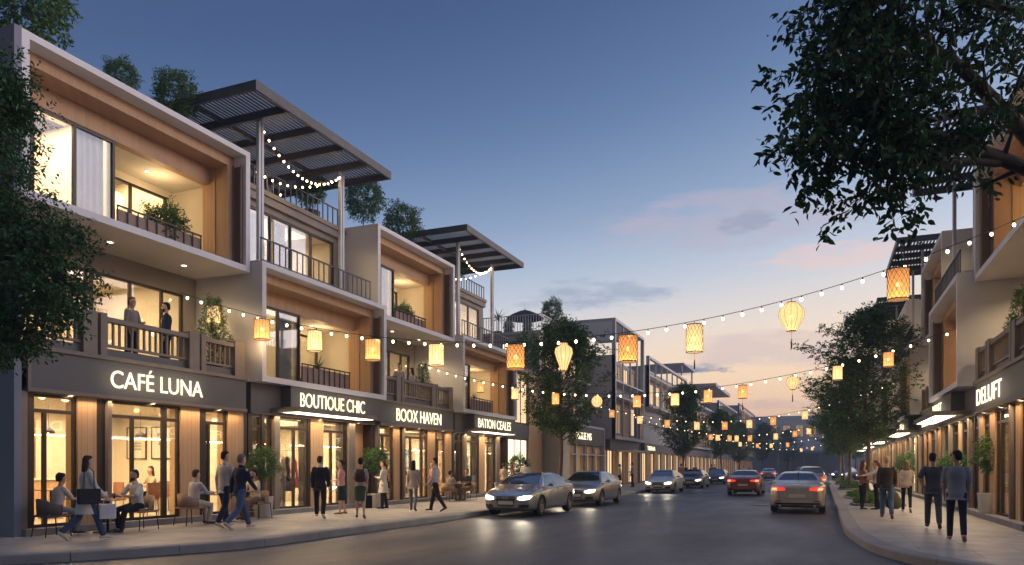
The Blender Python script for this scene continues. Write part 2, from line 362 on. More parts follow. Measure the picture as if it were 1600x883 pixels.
    def build(s, name, m, parent=None, world=True, loc=None):
        if not s.v: return None
        off = wloc(parent) if (parent is not None and world) else (0, 0, 0)
        if parent is None and loc is not None: off = loc
        o = bpy.data.objects.new(name, s.mesh(name, off))
        if parent is None and loc is not None: o.location = loc
        o.data.materials.append(MATS[m] if isinstance(m, str) else m)
        return link(o, parent)
def structure(o): o['kind'] = 'structure'; return o
def copy_tree(o, parent=None, name=None):
    c = o.copy(); COL.objects.link(c); c.parent = parent
    for ch in list(o.children): copy_tree(ch, c)
    return c
def light(kind, name, loc, energy, col=(1, .72, .42), size=.2, sy=None, rot=None, parent=None, spot=None, blend=.6):
    ld = bpy.data.lights.new(name, kind); o = bpy.data.objects.new(name, ld); ld.energy = energy; ld.color = col
    if kind == 'AREA':
        ld.size = size
        if sy: ld.shape = 'RECTANGLE'; ld.size_y = sy
    else: ld.shadow_soft_size = size
    if kind == 'SPOT': ld.spot_size = R(spot or 100); ld.spot_blend = blend
    if rot is not None: o.rotation_euler = rot
    o.location = Vector(loc) - (wloc(parent) if parent is not None else Vector((0, 0, 0)))
    return link(o, parent)
def text(body, size, loc, rz, parent, m='sign_glow', depth=.02, align='LEFT', stretch=1.0, width=None, bold=.0):
    cu = bpy.data.curves.new('lettering', 'FONT'); cu.body = body; cu.size = 1; cu.extrude = depth/size/2; cu.align_x = 'LEFT'; cu.offset = bold
    o = bpy.data.objects.new('lettering', cu); COL.objects.link(o); bpy.context.view_layer.update()
    me = bpy.data.meshes.new_from_object(o.evaluated_get(bpy.context.evaluated_depsgraph_get())); bpy.data.objects.remove(o); bpy.data.curves.remove(cu)
    xs = [v.co.x for v in me.vertices]; ys = [v.co.y for v in me.vertices]; x0, x1, y0, y1 = min(xs), max(xs), min(ys), max(ys)
    capb = 0.0; caph = .73
    sx = (width/(x1-x0)) if width else size/caph
    sz = size/caph
    mtx = Euler((R(90), 0, rz)).to_matrix()
    base = Vector(loc)-wloc(parent)
    for v in me.vertices:
        p = Vector(((v.co.x-x0)*sx, v.co.y*sz, v.co.z*size)); v.co = mtx @ p + base
    me.name = 'sign_lettering'; ob = bpy.data.objects.new('sign_lettering', me); me.materials.append(MATS[m]); return link(ob, parent)
# ================================================================ ground
def poly_sheet(name, pts, z, m, sub=None):
    mb = MB(); mb.face([(x, y, z) for x, y in pts]); return structure(mb.build(name, m))
poly_sheet('ground', [(-200, -60), (200, -60), (200, 420), (-200, 420)], -.012, 'asphalt')
LK = [(-10.4, 250), (-10.4, 12.2), (-10.6, 11.2), (-11.05, 10.2), (-11.65, 9.1), (-12.4, 8.15), (-13.4, 7.35), (-14.8, 6.75), (-17, 6.35), (-45, 6.1)]
RK = [(.5, 92), (.5, 20.5), (.54, 19), (.66, 17.4), (.87, 15.6), (1.2, 14.4), (1.65, 13.45), (2.3, 12.55), (3.3, 11.75), (4.8, 11.2), (7, 10.9), (45, 10.6)]
def smooth_line(pts, step=.35):
    outp = [pts[0]]
    for i in range(len(pts)-1):
        p0 = pts[max(i-1, 0)]; p1 = pts[i]; p2 = pts[i+1]; p3 = pts[min(i+2, len(pts)-1)]
        L_ = math.dist(p1, p2)
        if L_ > 15: outp.append(p2); continue
        n = max(1, int(L_/step))
        for k in range(1, n+1):
            t = k/n
            if math.dist(p0, p1) > 15: p0 = (2*p1[0]-p2[0], 2*p1[1]-p2[1]) if False else (p1[0], p1[1]+1 if p0[1] > p1[1] else p1[1])
            if math.dist(p2, p3) > 15: p3 = (p2[0]+(p3[0]-p2[0])*.05, p2[1]+(p3[1]-p2[1])*.05)
            f = lambda a, b, c, d: .5*((2*b)+(-a+c)*t+(2*a-5*b+4*c-d)*t*t+(-a+3*b-3*c+d)*t**3)
            outp.append((f(p0[0], p1[0], p2[0], p3[0]), f(p0[1], p1[1], p2[1], p3[1])))
    return outp
def resample(pts, step):
    o = [pts[0]]; acc = 0
    for a, b in zip(pts, pts[1:]):
        L_ = math.dist(a, b); d = step-acc
        while d <= L_:
            o.append((a[0]+(b[0]-a[0])*d/L_, a[1]+(b[1]-a[1])*d/L_)); d += step
        acc = L_-(d-step)
    return o
def kerb(line, sgn, name):
    # individual stones, bevelled, with open joints
    mb = MB(); pts = resample(line, .25); w = .34
    nrm = []
    for i in range(len(pts)):
        a = Vector(pts[max(i-1, 0)]); b = Vector(pts[min(i+1, len(pts)-1)]); d = (b-a).normalized(); nrm.append(Vector((-d.y, d.x))*sgn)
    prof = [(0, -.01), (0, .125), (.012, .145), (.035, .154), (w, .154), (w, -.01)]
    K = 7
    for s in range(0, len(pts)-1, K):
        seg = list(range(s, min(s+K, len(pts)-1)+1)); base = len(mb.v)
        for q, i in enumerate(seg):
            p = Vector(pts[i]); 
            d = (Vector(pts[min(i+1, len(pts)-1)])-Vector(pts[max(i-1, 0)])).normalized()
            if q == 0: p = p+d*.006
            if q == len(seg)-1: p = p-d*.006
            for (o_, z) in prof: mb.v.append((p.x+nrm[i].x*o_, p.y+nrm[i].y*o_, z))
        n = len(prof)
        for q in range(len(seg)-1):
            for k in range(n-1):
                a = base+q*n+k; mb.f.append((a, a+1, a+n+1, a+n) if sgn > 0 else (a+1, a, a+n, a+n+1)); mb.sm.append(False)
        mb.f.append(tuple(base+k for k in range(n))); mb.sm.append(False)
        mb.f.append(tuple(base+(len(seg)-1)*n+k for k in range(n))); mb.sm.append(False)
    structure(mb.build(name, 'kerb_stone'))
    return [(pts[i][0]+nrm[i].x*(w-.005), pts[i][1]+nrm[i].y*(w-.005)) for i in range(len(pts))]
lk = smooth_line(LK); rk = smooth_line(RK)
inner = kerb(lk, -1, 'kerb')
mb = MB(); mb.face([(x, y, .15) for x, y in inner]+[(-45, 250, .15)]); mb.face([(x, y, .0) for x, y in inner]+[(-45, 250, .0)]); structure(mb.build('pavement', 'paving'))
inner = kerb(rk, 1, 'kerb')
mb = MB(); mb.face([(x, y, .15) for x, y in inner]+[(45, 92, .15)]); structure(mb.build('pavement', 'paving'))
# faint worn lane marks and patches
mk = MB()
for y0, y1, x0 in ((13.2, 14.6, -5.1), (17.4, 18.9, -5.05), (21.5, 24, -4.2), (26, 29, -3.9), (32, 35, -3.7), (38, 41, -3.6), (46, 49, -3.5), (54, 57, -3.5), (62, 65, -3.5), (70, 73, -3.5)):
    mk.face([(x0, y0, .004), (x0+.13, y0, .004), (x0+.13, y1, .004), (x0, y1, .004)])
o = mk.build('road_marking', 'paint_mark'); structure(o)
m = MATS['paint_mark']; t = m.node_tree; b = t.nodes['Principled BSDF']
nz = t.nodes.new('ShaderNodeTexNoise'); nz.inputs['Scale'].default_value = 5; nz.inputs['Detail'].default_value = 8
mr_ = t.nodes.new('ShaderNodeMapRange'); mr_.inputs[1].default_value = .5; mr_.inputs[2].default_value = .62; t.links.new(nz.outputs['Fac'], mr_.inputs[0]); t.links.new(mr_.outputs[0], b.inputs['Alpha'])
mb = MB()
for x, y in ((-2.4, 33),):
    mb.lathe([(0, .012), (.33, .012), (.345, .006), (.36, -.01)], (x, y, 0), 28)
structure(mb.build('manhole_cover', 'dark_grey_metal'))

# ================================================================ shophouse units
class U_:
    def __init__(s, x, sgn, b0, b1): s.x = x; s.s = sgn; s.b0 = b0; s.b1 = b1
    def X(s, a): return s.x+s.s*a
    def B(s, mb, a0, a1, b0, b1, z0, z1): return mb.box(s.X(a0), s.X(a1), b0, b1, z0, z1)
    def T(s, f): return s.b0+(s.b1-s.b0)*f
def one(U, root, name, m, *boxes):
    if name in ('timber_jamb', 'jamb_trim', 'party_wall', 'loggia_wall', 'terrace_wall', 'balcony_wall'):
        for q in boxes: mb = MB(); U.B(mb, *q); o = mb.build(name, m, root)
        return o
    mb = MB()
    for q in boxes: U.B(mb, *q)
    return mb.build(name, m, root)
def window(U, root, a, b0, b1, z0, z1, cols=(), transom=None, pane='glass', fw=.06, name='window', fm='bronze', dep=.09):
    f = MB(); B = lambda *q: U.B(f, *q)
    B(a-dep, a, b0, b0+fw, z0, z1); B(a-dep, a, b1-fw, b1, z0, z1); B(a-dep, a-.002, b0+fw, b1-fw, z1-fw, z1); B(a-dep, a-.002, b0+fw, b1-fw, z0, z0+fw)
    for c in cols:
        y = b0+(b1-b0)*c; B(a-dep+.004, a-.004, y-fw*.55, y+fw*.55, z0+fw, (transom or z1-fw/1)-.0)
    if transom: B(a-dep+.002, a-.003, b0+fw, b1-fw, transom-fw*.6, transom+fw*.6)
    fo = f.build(name, fm, root)
    p = MB(); U.B(p, a-dep*.55, a-dep*.55+.012, b0+fw*.5, b1-fw*.5, z0+fw*.5, z1-fw*.5); p.build('pane', pane, fo)
    return fo
def room(U, root, a0, a1, b0, b1, z0, z1, power, col=(1, .72, .39), wallm='cream_wall', floor='tile_floor', lz=None):
    """open-fronted box room a0 (deep) .. a1 (front)"""
    w = MB(); t = .06
    U.B(w, a0-t, a0, b0, b1, z0, z1); U.B(w, a0, a1, b0, b0+t, z0, z1); U.B(w, a0, a1, b1-t, b1, z0, z1)
    wo = w.build('room_wall', wallm, root)
    one(U, root, 'room_ceiling', 'cream_ceiling', (a0, a1, b0+t, b1-t, z1-t, z1))
    one(U, root, 'room_floor', floor, (a0, a1, b0+t, b1-t, z0, z0+t))
    if power:
        x = U.X((a0+a1)/2); sx = abs(a1-a0)*.6; sy = (b1-b0)*.7
        light('AREA', 'ceiling_light', (x, (b0+b1)/2, z1-t-.03), power*2.9, col, size=sx, sy=sy, rot=(0, 0, 0), parent=root)
    return wo
def picture(x, y0, y1, z0, z1, label, sgn=1, kind=0):
    # framed print on the back wall, plane x facing +-x
    r = thing('framed_picture', label, 'picture', (x, (y0+y1)/2, z0), 0, 'framed pictures on the wall')
    f = MB(); w = .03
    for q in ((y0, y0+w, z0, z1), (y1-w, y1, z0, z1), (y0+w, y1-w, z0, z0+w), (y0+w, y1-w, z1-w, z1)): f.box(x+sgn*.002, x+sgn*.035, *q)
    f.build('frame', 'bronze', r); p = MB(); p.box(x+sgn*.004, x+sgn*.018, y0+w, y1-w, z0+w, z1-w); p.build('mount', 'picture_paper', r)
    g = MB(); cy_, cz = (y0+y1)/2, (z0+z1)/2; h, ww = (z1-z0), (y1-y0)
    if kind == 0:
        for k in range(4): g.box(x+sgn*.019, x+sgn*.022, cy_-ww*.25, cy_+ww*.25, cz-h*.22+k*.09*h, cz-h*.16+k*.09*h)
    else:
        rr = random.Random(int(y0*100))
        for k in range(14):
            a, b = cy_+rr.uniform(-.2, .2)*ww, cz+rr.uniform(-.1, .28)*h; g.box(x+sgn*.019, x+sgn*.022, a-.03, a+.03, b-.03, b+.025)
        g.box(x+sgn*.019, x+sgn*.0225, cy_-.006, cy_+.006, cz-.3*h, cz+.1*h)
    g.build('print', 'print_grey', r)
def railing(U, root, a, b0, b1, z0, z1, step=.14, m='bronze', bar=.022, panel=None, name='railing', ret=0):
    mb = MB(); U.B(mb, a-.03, a+.03, b0, b1, z1-.035, z1); U.B(mb, a-.018, a+.018, b0, b1, z0+.05, z0+.08)
    n = max(2, int((b1-b0)/step))
    for i in range(n+1):
        y = b0+.012+(b1-b0-.024)*i/n; U.B(mb, a-bar/2, a+bar/2, y-bar/2, y+bar/2, z0, z1-.03)
    if ret:   # return side at b0 running back
        U.B(mb, a-ret, a, b0, b0+.05, z1-.036, z1-.001); k = int(ret/step)
        for i in range(1, k+1): U.B(mb, a-i*step-bar/2, a-i*step+bar/2, b0+.01, b0+.01+bar, z0, z1-.03)
    o = mb.build(name, m, root)
    if panel:
        p = MB(); U.B(p, a-.045, a-.033, b0+.01, b1-.01, z0+.03, z1-.09); p.build('infill_panel', panel, o)
    return o
def downlight(U, root, a, b, z, power=14, spot=120):
    mb = MB(); mb.lathe([(.0, z-.006), (.065, z-.006)], (U.X(a), b, 0), 14); mb.lathe([(.066, z-.012), (.085, z-.012), (.09, z-.001)], (U.X(a), b, 0), 14)
    d = MB(); d.lathe([(.0, z-.008), (.066, z-.008), (.066, z-.002)], (U.X(a), b, 0), 14); o = d.build('downlight', 'downlight_glow', root)
    r = MB(); r.lathe([(.066, z-.014), (.088, z-.014), (.092, z-.001)], (U.X(a), b, 0), 14); r.f = [q for q in r.f if len(q) == 4]; r.sm = [True]*len(r.f); r.build('trim_ring', 'light_metal', o)
    if power: light('SPOT', 'downlight_lamp', (U.X(a), b, z-.03), power, (1, .70, .40), .05, spot=spot, blend=.8, parent=root)
def curtain(U, root, a, b0, b1, z0, z1):
    mb = MB(); n = int((b1-b0)/.03); base = len(mb.v)
    for i in range(n+1):
        y = b0+(b1-b0)*i/n; da = .028*math.sin(i*1.15)+.012*math.sin(i*.43)
        for z in (z0, z1): mb.v.append((U.X(a+da), y, z))
    for i in range(n): mb.f.append((base+2*i, base+2*i+2, base+2*i+3, base+2*i+1)); mb.sm.append(True)
    return mb.build('curtain', 'curtain', root)
def upper_box(U, root, z0, z1, af=0, full=True, bright=1.0, seg=True, plantbox=True):
    """projecting white frame with timber reveal, glazing on the near part and a recessed loggia"""
    b0, b1 = U.b0, U.b1; th = .17; H = z1-z0; Ln = b1-b0
    top_in = z1-.15; bot_in = z0+.17 if H > 3.45 else z0+.15
    beam_z = z1-.92 if H > 3.45 else z1-.70; fas_z = z1-.44 if H > 3.45 else z1-.38
    one(U, root, 'frame_wall', 'white_plaster', (-2.9, af, b0, b0+th, z0, z1), (-2.9, af, b1-th, b1, z0, z1),
        (-2.9, af-.001, b0+th, b1-th, top_in, z1-.001), (-2.9, af-.001, b0+th, b1-th, z0+.001, bot_in))
    f = lambda t: b0+Ln*t
    rA, rB, rC = af-.45, af-1.1, af-1.35     # reveal depths
    i1 = b1-th-.03; i2 = b1-th-.28
    # timber lining: top fascia, soffit, beam
    one(U, root, 'timber_lining', 'wood_plain', (rA-.03, rA, b0+th, b1-th-.0, fas_z, top_in-.002), (rB, rA-.031, b0+th, i2, fas_z, fas_z+.05),
        (rC, rB, b0+th, i2, beam_z, fas_z+.05))
    one(U, root, 'timber_jamb', 'wood_plain', (rA-.45, rA, b1-th-.25, b1-th-.002, bot_in, fas_z-.001), (rA-.22, rA-.03, b0+th+.002, b0+th+.24, bot_in, fas_z-.001))
    one(U, root, 'timber_boards', 'wood', (rC-.02, rA-.452, i2, b1-th-.003, bot_in, fas_z-.003))
    one(U, root, 'textile_panel', 'textile_panel', (rA+.002, af-.12, i1-.01, b1-th-.002, bot_in+.0, top_in-.3)); one(U, root, 'textile_panel', 'textile_panel', (rA, rA+.03, b0+th+.002, b0+th+.22, bot_in, fas_z))
    one(U, root, 'jamb_trim', 'taupe', (rA+.003, rA+.05, i1-.04, i1-.011, bot_in, top_in-.25), (af-.16, af-.11, i1-.04, i1-.011, bot_in, top_in-.25))
    bm = f(.467)
    pane = 'glass' if full else 'lit_pane'
    window(U, root, rB-.02, b0+th+.24, bm, bot_in, beam_z-.002, cols=(.22, .60) if H > 3.45 else (.30, .62), pane=pane, fw=.07)
    # loggia
    back = af-2.75 if full else af-2.0
    one(U, root, 'loggia_wall', 'cream_wall', (back, rC-.021, b1-th-.08, b1-th-.004, bot_in, beam_z+.1), (back, rC-.3, bm, bm+.05, bot_in, beam_z+.1), (back-.08, back, bm, f(.56), bot_in, beam_z+.1), (back-.08, back, f(.93), b1-th, bot_in, beam_z+.1),
        (back-.08, back, f(.56), f(.93), bot_in+2.25 if H > 3.45 else bot_in+2.2, beam_z+.1))
    one(U, root, 'loggia_ceiling', 'cream_ceiling', (back, rC-.001, bm+.051, b1-th-.081, beam_z+.04, beam_z+.099))
    one(U, root, 'loggia_floor', 'tile_floor', (back, rB-.12, bm+.06, b1-th-.09, bot_in, bot_in+.03))
    zt = bot_in+2.25 if H > 3.45 else bot_in+2.2
    window(U, root, back-.01, f(.56), f(.93), bot_in+.03, min(zt, beam_z), cols=(.5,), pane=pane, fw=.06)
    railing(U, root, rB+.02, bm+.03, b1-th-.62 if H > 3.45 else b1-th-.5, bot_in, bot_in+.82, step=.3 if H > 3.45 else .2, bar=.026, panel='mesh_panel' if H > 3.45 else 'mesh_panel')
    ly = (bm+b1)/2
    if full:
        room(U, root, -4.6, rB-.12, b0+th, bm, z0+.1, z1-.2, 75*bright)
        room(U, root, -5.2, back-.1, bm+.0, b1-th, z0+.1, z1-.2, 75*bright)
        curtain(U, root, rB-.25, f(.33), f(.45), z0+.2, beam_z+.1)
        one(U, root, 'wall_panel', 'wood_plain', (-5.18, -5.12, f(.62), f(.83), z0+.2, z0+2.3))
    else:
        one(U, root, 'rear_wall', 'grey_wall', (-3.2, -3.0, b0, b1, z0, z1-.002))
    downlight(U, root, (back+rC)/2, ly, beam_z+.04, 60*bright)
    light('POINT', 'loggia_lamp', (U.X((back+rC)/2+.1), ly+.3, beam_z-.45), 26*bright, (1, .68, .34), .25, parent=root)
def fascia(U, root, z0, z1, a=0, sign=None, st=None, sb=None, size=.43, cap=True):
    b0, b1 = U.b0, U.b1
    one(U, root, 'fascia', 'fascia_grey', (-.5, a, b0+.1, b1-.17, z0+.08, z1))
    one(U, root, 'fascia_trim', 'taupe', (-.6, a+.05, b0+.1, b1-.17, z0, z0+.08), (-.3, a+.06, b0+.1, b1-.17, z1, z1+.09), (-.3, a+.05, b0+.1, b0+.17, z0+.08, z1))
    if sign: sign_text(U, root, sign, a+.012, st, sb, z0+.08+(z1-z0-.08-size)/2, size)
def sign_text(U, root, s, a, y0, y1, z, size):
    if U.s > 0: o = text(s, size, (U.X(a), y0, z), R(90), root, width=y1-y0)
    else: o = text(s, size, (U.X(a), y1, z), R(-90), root, width=y1-y0)
    light('AREA', 'sign_wash', (U.X(a+.35), (y0+y1)/2, z+size/2), 5, (1, .8, .5), size=y1-y0, sy=size, rot=Vector((-U.s, 0, 0)).to_track_quat('-Z', 'Y').to_euler() if False else Vector((-U.s, 0, 0)).to_track_quat('-Z', 'Y').to_euler(), parent=root)
    return o
def ground_floor(U, root, segs, full=True, power=150, z1=3.2, transom=2.82, depth=5.2, sillz=.32):
    """segs: (f0, f1, type, cols) fractions along the unit"""
    b0, b1 = U.b0, U.b1
    one(U, root, 'plinth', 'kerb_stone', (-.6, .14, b0, b1, .145, sillz-.02))
    for s in segs:
        y0, y1 = U.T(s[0]), U.T(s[1]); ty = s[2]
        if ty == 'o': one(U, root, 'timber_pier', 'wood', (-.5, -.10, y0, y1, sillz-.02, z1))
        elif ty == 'g': one(U, root, 'pilaster', 'taupe', (-.5, -.02, y0, y1, sillz-.02, z1))
        elif ty == 'k': one(U, root, 'dark_column', 'bronze', (-.5, -.12, y0, y1, sillz-.02, z1))
        elif ty == 'r': one(U, root, 'timber_wall', 'wood', (-.62, -.5, y0, y1, sillz-.02, z1))
        else: window(U, root, -.15 if ty == 'w' else -.14, y0, y1, sillz-.02, z1-.02, cols=s[3], transom=transom, pane='glass' if full else 'lit_pane_bright', fw=.065, name='window' if ty == 'w' else 'glazed_door')
    if full:
        room(U, root, -depth, -.5, b0, b1, sillz-.09, z1+.05, power)
        light('AREA', 'window_fill', (U.X(-1.2), (b0+b1)/2, z1-.06), power*.9, (1, .75, .45), size=.4, sy=(b1-b0)*.85, rot=(0, 0, 0), parent=root)  # added strip inside the glass to brighten the room, no fitting modelled
    else: one(U, root, 'rear_wall', 'grey_wall', (-1.4, -1.2, b0, b1, .15, z1))
    one(U, root, 'soffit', 'wood_plain', (-.5, -.05, b0+.1, b1-.1, z1-.015, z1-.001))
    for f_ in (.17, .5, .83): downlight(U, root, -.085, U.T(f_), z1-.012, 0)
    light('AREA', 'soffit_light', (U.X(.03), (b0+b1)/2, z1-.02), 72 if full else 66, (1, .66, .36), size=.10, sy=(b1-b0)*.9, rot=(0, -U.s*R(30), 0), parent=root)
SEG_A = [(.0, .02, 'g'), (.02, .045, 'k'), (.045, .20, 'w', (.30,)), (.20, .27, 'o'), (.27, .305, 'k'), (.305, .32, 'g'), (.32, .565, 'w', (.42, )), (.565, .635, 'w', ()), (.635, .73, 'o'), (.73, .76, 'k'), (.76, .885, 'w', (.22,)), (.885, .975, 'o'), (.975, 1.0, 'k')]
SEG_B = [(.0, .02, 'k'), (.02, .085, 'w', ()), (.085, .10, 'k'), (.10, .155, 'w', ()), (.155, .19, 'g'), (.19, .41, 'd', (.56,)), (.41, .43, 'k'), (.43, .53, 'o'), (.53, .715, 'w', (.42,)), (.715, .735, 'k'), (.735, .79, 'g'), (.79, .97, 'r'), (.97, 1.0, 'k')]
def balustrade(U, root, z, secs, posts):
    for y0, y1 in posts: p = MB(); U.B(p, -.34, .0, y0, y1, z, z+1.0); o = p.build('balustrade_post', 'taupe', root)
    for y0, y1 in secs:
        mb = MB(); U.B(mb, -.22, -.03, y0, y1, z+.82, z+.93); U.B(mb, -.18, -.1, y0, y1, z+.24, z+.30)
        n = max(2, int((y1-y0)/.17))
        for i in range(n):
            y = y0+(y1-y0)*(i+.5)/n; U.B(mb, -.165, -.115, y-.022, y+.022, z+.30, z+.82)
        r = mb.build('railing', 'taupe', root); q = MB(); U.B(q, -.16, -.12, y0, y1, z, z+.2); q.build('kick_panel', 'fascia_grey', r)
def pergola(U, root, x0, x1, y0, y1, z, posts, pz, sgn=1):
    """root = building; parts: rim, beams, louvres, posts"""
    r = MB(); w = .08; r.box(x0, x1, y0, y0+w, z-.05, z+.22); r.box(x0, x1, y1-w, y1, z-.05, z+.22); r.box(x0, x0+w, y0+w, y1-w, z-.05, z+.22); r.box(x1-w, x1, y0+w, y1-w, z-.05, z+.22)
    o = r.build('pergola_rim', 'pergola_metal', root)
    b = MB(); n = 5
    for i in range(1, n):
        y = y0+(y1-y0)*i/n; b.box(x0+w, x1-w, y-.06, y+.06, z-.09, z+.15)
    b.box((x0+x1)/2-.05, (x0+x1)/2+.05, y0+w, y1-w, z+.0, z+.14)
    b.build('pergola_beam', 'pergola_metal', o)
    s = MB(); k = int((x1-x0)/.135)
    for i in range(1, k):
        x = x0+(x1-x0)*i/k; s.beam((x, y0+w, z+.15), (x, y1-w, z+.15), .075, .03)
    s.build('louvre', 'pergola_metal', o)
    for px, py in posts:
        q = MB(); q.box(px-.05, px+.05, py-.11, py-.02, pz, z-.06); q.box(px-.05, px+.05, py+.02, py+.11, pz, z-.06); q.box(px-.03, px+.03, py-.02, py+.02, pz, z-.06); q.box(px-.14, px+.14, py-.16, py+.16, pz, pz+.03)
        q.build('pergola_post', 'light_metal', root)
def unit_A(U, name, label, sign, st, sb, full=True, endwall=0, power=150, ssize=.43):
    root = thing(name, label, 'building', (U.x, (U.b0+U.b1)/2, .15), 0, 'terraced shophouses along the street')
    b0, b1 = U.b0, U.b1
    ground_floor(U, root, SEG_A, full, power)
    fascia(U, root, 3.2, 4.1, 0, sign, st, sb, ssize)
    one(U, root, 'floor_slab', 'taupe_wall', (-2.2, -.3, b0+.17, b1, 3.95, 4.12))
    one(U, root, 'balcony_deck', 'tile_floor', (-2.2, -.02, b0+.17, b1-.0, 4.12, 4.17))
    # balcony back wall with glazing
    w0, w1 = U.T(.14), U.T(.93); bw = -2.1
    one(U, root, 'balcony_wall', 'taupe_wall', (bw-.15, bw, b0+.17, w0, 4.17, 7.29), (bw-.15, bw, w1, b1, 4.17, 7.29), (bw-.15, bw, w0, w1, 6.72, 7.29))
    window(U, root, bw-.02, w0, w1, 4.17, 6.72, cols=(.2, .41, .44, .66, .86), pane='glass' if full else 'lit_pane', fw=.07)
    if full: room(U, root, -6.2, bw-.16, b0+.1, b1-.1, 4.0, 7.25, 150*.6)
    secs = [(U.T(.02), U.T(.21)), (U.T(.30), U.T(.665)), (U.T(.75), U.T(.91))]
    posts = [(U.T(.21), U.T(.262)), (U.T(.275), U.T(.30)), (U.T(.665), U.T(.715)), (U.T(.725), U.T(.75)), (U.T(.91), U.T(.97))]
    balustrade(U, root, 4.19, secs, posts)
    upper_box(U, root, 7.27, 10.77, 0, full)
    # soffit of the frame reaching back to the balcony wall, pier walls
    one(U, root, 'party_wall', 'taupe_wall', (-3.0, -2.26, b0, b0+.17, .3, 10.6))
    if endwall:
        one(U, root, 'end_wall', 'shaded_plaster', (-14, .002, b0-.16, b0-.004, .15, 10.772))
    else:
        pass
    for f_ in (.45, .80): downlight(U, root, -1.15, U.T(f_), 7.27, 110 if full else 60, 140)
    one(U, root, 'roof', 'roof_dark', (-14, -2.9, b0+.17, b1, 10.5, 10.7)); one(U, root, 'rear_wall', 'grey_wall', (-14, -13.8, b0+.17, b1, .15, 10.5))
    return root
def unit_B(U, name, label, sign, st, sb, full=True, af=.4, power=150, sbox=(.2, .98), canopy=(.13, .76), ssize=.46, perg=True, out=1.0):
    root = thing(name, label, 'building', (U.x, (U.b0+U.b1)/2, .15), 0, 'terraced shophouses along the street')
    b0, b1 = U.b0, U.b1
    ground_floor(U, root, SEG_B, full, power)
    one(U, root, 'fascia', 'fascia_grey', (-.5, -.04, b0+.02, b1-.1, 3.2, 4.12), (-.04, .34, U.T(sbox[0]), U.T(sbox[1]), 3.3, 4.098))
    c0, c1 = U.T(canopy[0]), U.T(canopy[1])
    cn = one(U, root, 'canopy', 'fascia_grey', (-.04, out, c0, c1, 3.26, 3.38)); one(U, root, 'canopy_edge', 'taupe', (out, out+.025, c0-.02, c1+.02, 3.25, 3.40), (-.04, out, c0-.022, c0-.001, 3.25, 3.40))
    mb = MB(); U.B(mb, .36, out-.07, c0+.1, c1-.1, 3.245, 3.258); mb.build('light_panel', 'canopy_glow', cn)
    sign_text(U, root, sign, .345, st, sb, 3.50, ssize)
    upper_box(U, root, 4.1, 7.6, af, full)
    # second roof terrace, recessed third floor
    w0, w1 = U.T(.12), U.T(.92); bw = -1.6
    one(U, root, 'terrace_deck', 'tile_floor', (-3, af-.18, b0+.0, b1, 7.601, 7.64)); 
    railing(U, root, af-.1, b0+.05, b1-1.0 if False else b0+(b1-b0)*.86, 7.6, 8.32, step=.27, m='dark_grey_metal', bar=.03)
    one(U, root, 'terrace_wall', 'taupe_wall', (bw-.15, bw, b0, w0, 7.64, 10.25), (bw-.15, bw, w1, b1, 7.64, 10.25), (bw-.15, bw, w0, w1, 10.05, 10.25))
    window(U, root, bw-.02, w0, w1, 7.66, 10.05, cols=(.17, .36, .55, .76), pane='glass' if full else 'lit_pane', fw=.07)
    if full:
        room(U, root, -5.0, bw-.16, b0, b1, 7.5, 10.3, 165)
        curtain(U, root, bw-.35, w0+.1, U.T(.42), 7.7, 10.0); curtain(U, root, bw-.35, U.T(.48), U.T(.58), 7.7, 10.0)
    one(U, root, 'roof_slab', 'taupe_wall', (-14, bw+.15, b0, b1, 10.25, 10.62)); one(U, root, 'roof_edge', 'taupe', (bw+.15, bw+.22, b0, b1, 10.5, 10.66))
    one(U, root, 'rear_wall', 'grey_wall', (-14, -13.8, b0, b1, .15, 10.25)); one(U, root, 'party_wall', 'taupe_wall', (-13.8, -5.1, b0, b0+.16, .3, 10.25))
    railing(U, root, bw+.08, b0, b0+(b1-b0)*(.99), 10.62, 11.35, step=.3, m='dark_grey_metal', bar=.035)
    if perg:
        X = U.X; x0, x1 = sorted((X(1.1), X(-3.8)))
        pergola(U, root, x0, x1, b0-1.05, b1-.8, 12.0, [(X(-.12), b0+.5), (X(-.12), b1-2.1), (X(-3.3), b0+.5), (X(-3.3), b1-2.1)], 7.6)
    return root

UA = U_(-15.4, 1, 10.4, 17.12); UB = U_(-15.4, 1, 17.17, 23.85); UC = U_(-15.4, 1, 23.9, 30.25); UD = U_(-15.4, 1, 30.3, 36.75)
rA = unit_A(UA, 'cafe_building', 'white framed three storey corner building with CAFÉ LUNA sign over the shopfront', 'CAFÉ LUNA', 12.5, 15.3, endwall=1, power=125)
rB = unit_B(UB, 'boutique_building', 'building with BOUTIQUE CHIC sign over a lit canopy and large louvred pergola', 'BOUTIQUE CHIC', 18.95, 22.5, power=520)
rC = unit_A(UC, 'bookshop_building', 'white framed three storey building with BOOX HAVEN sign on dark fascia', 'BOOX HAVEN', 25.2, 28.9, ssize=.52, power=430)
rD = unit_B(UD, 'gallery_building', 'building with BATION CEALES sign, the smaller pergola left of the street tree', 'BATION CEALES', 32.0, 36.0, out=1.0, power=480)
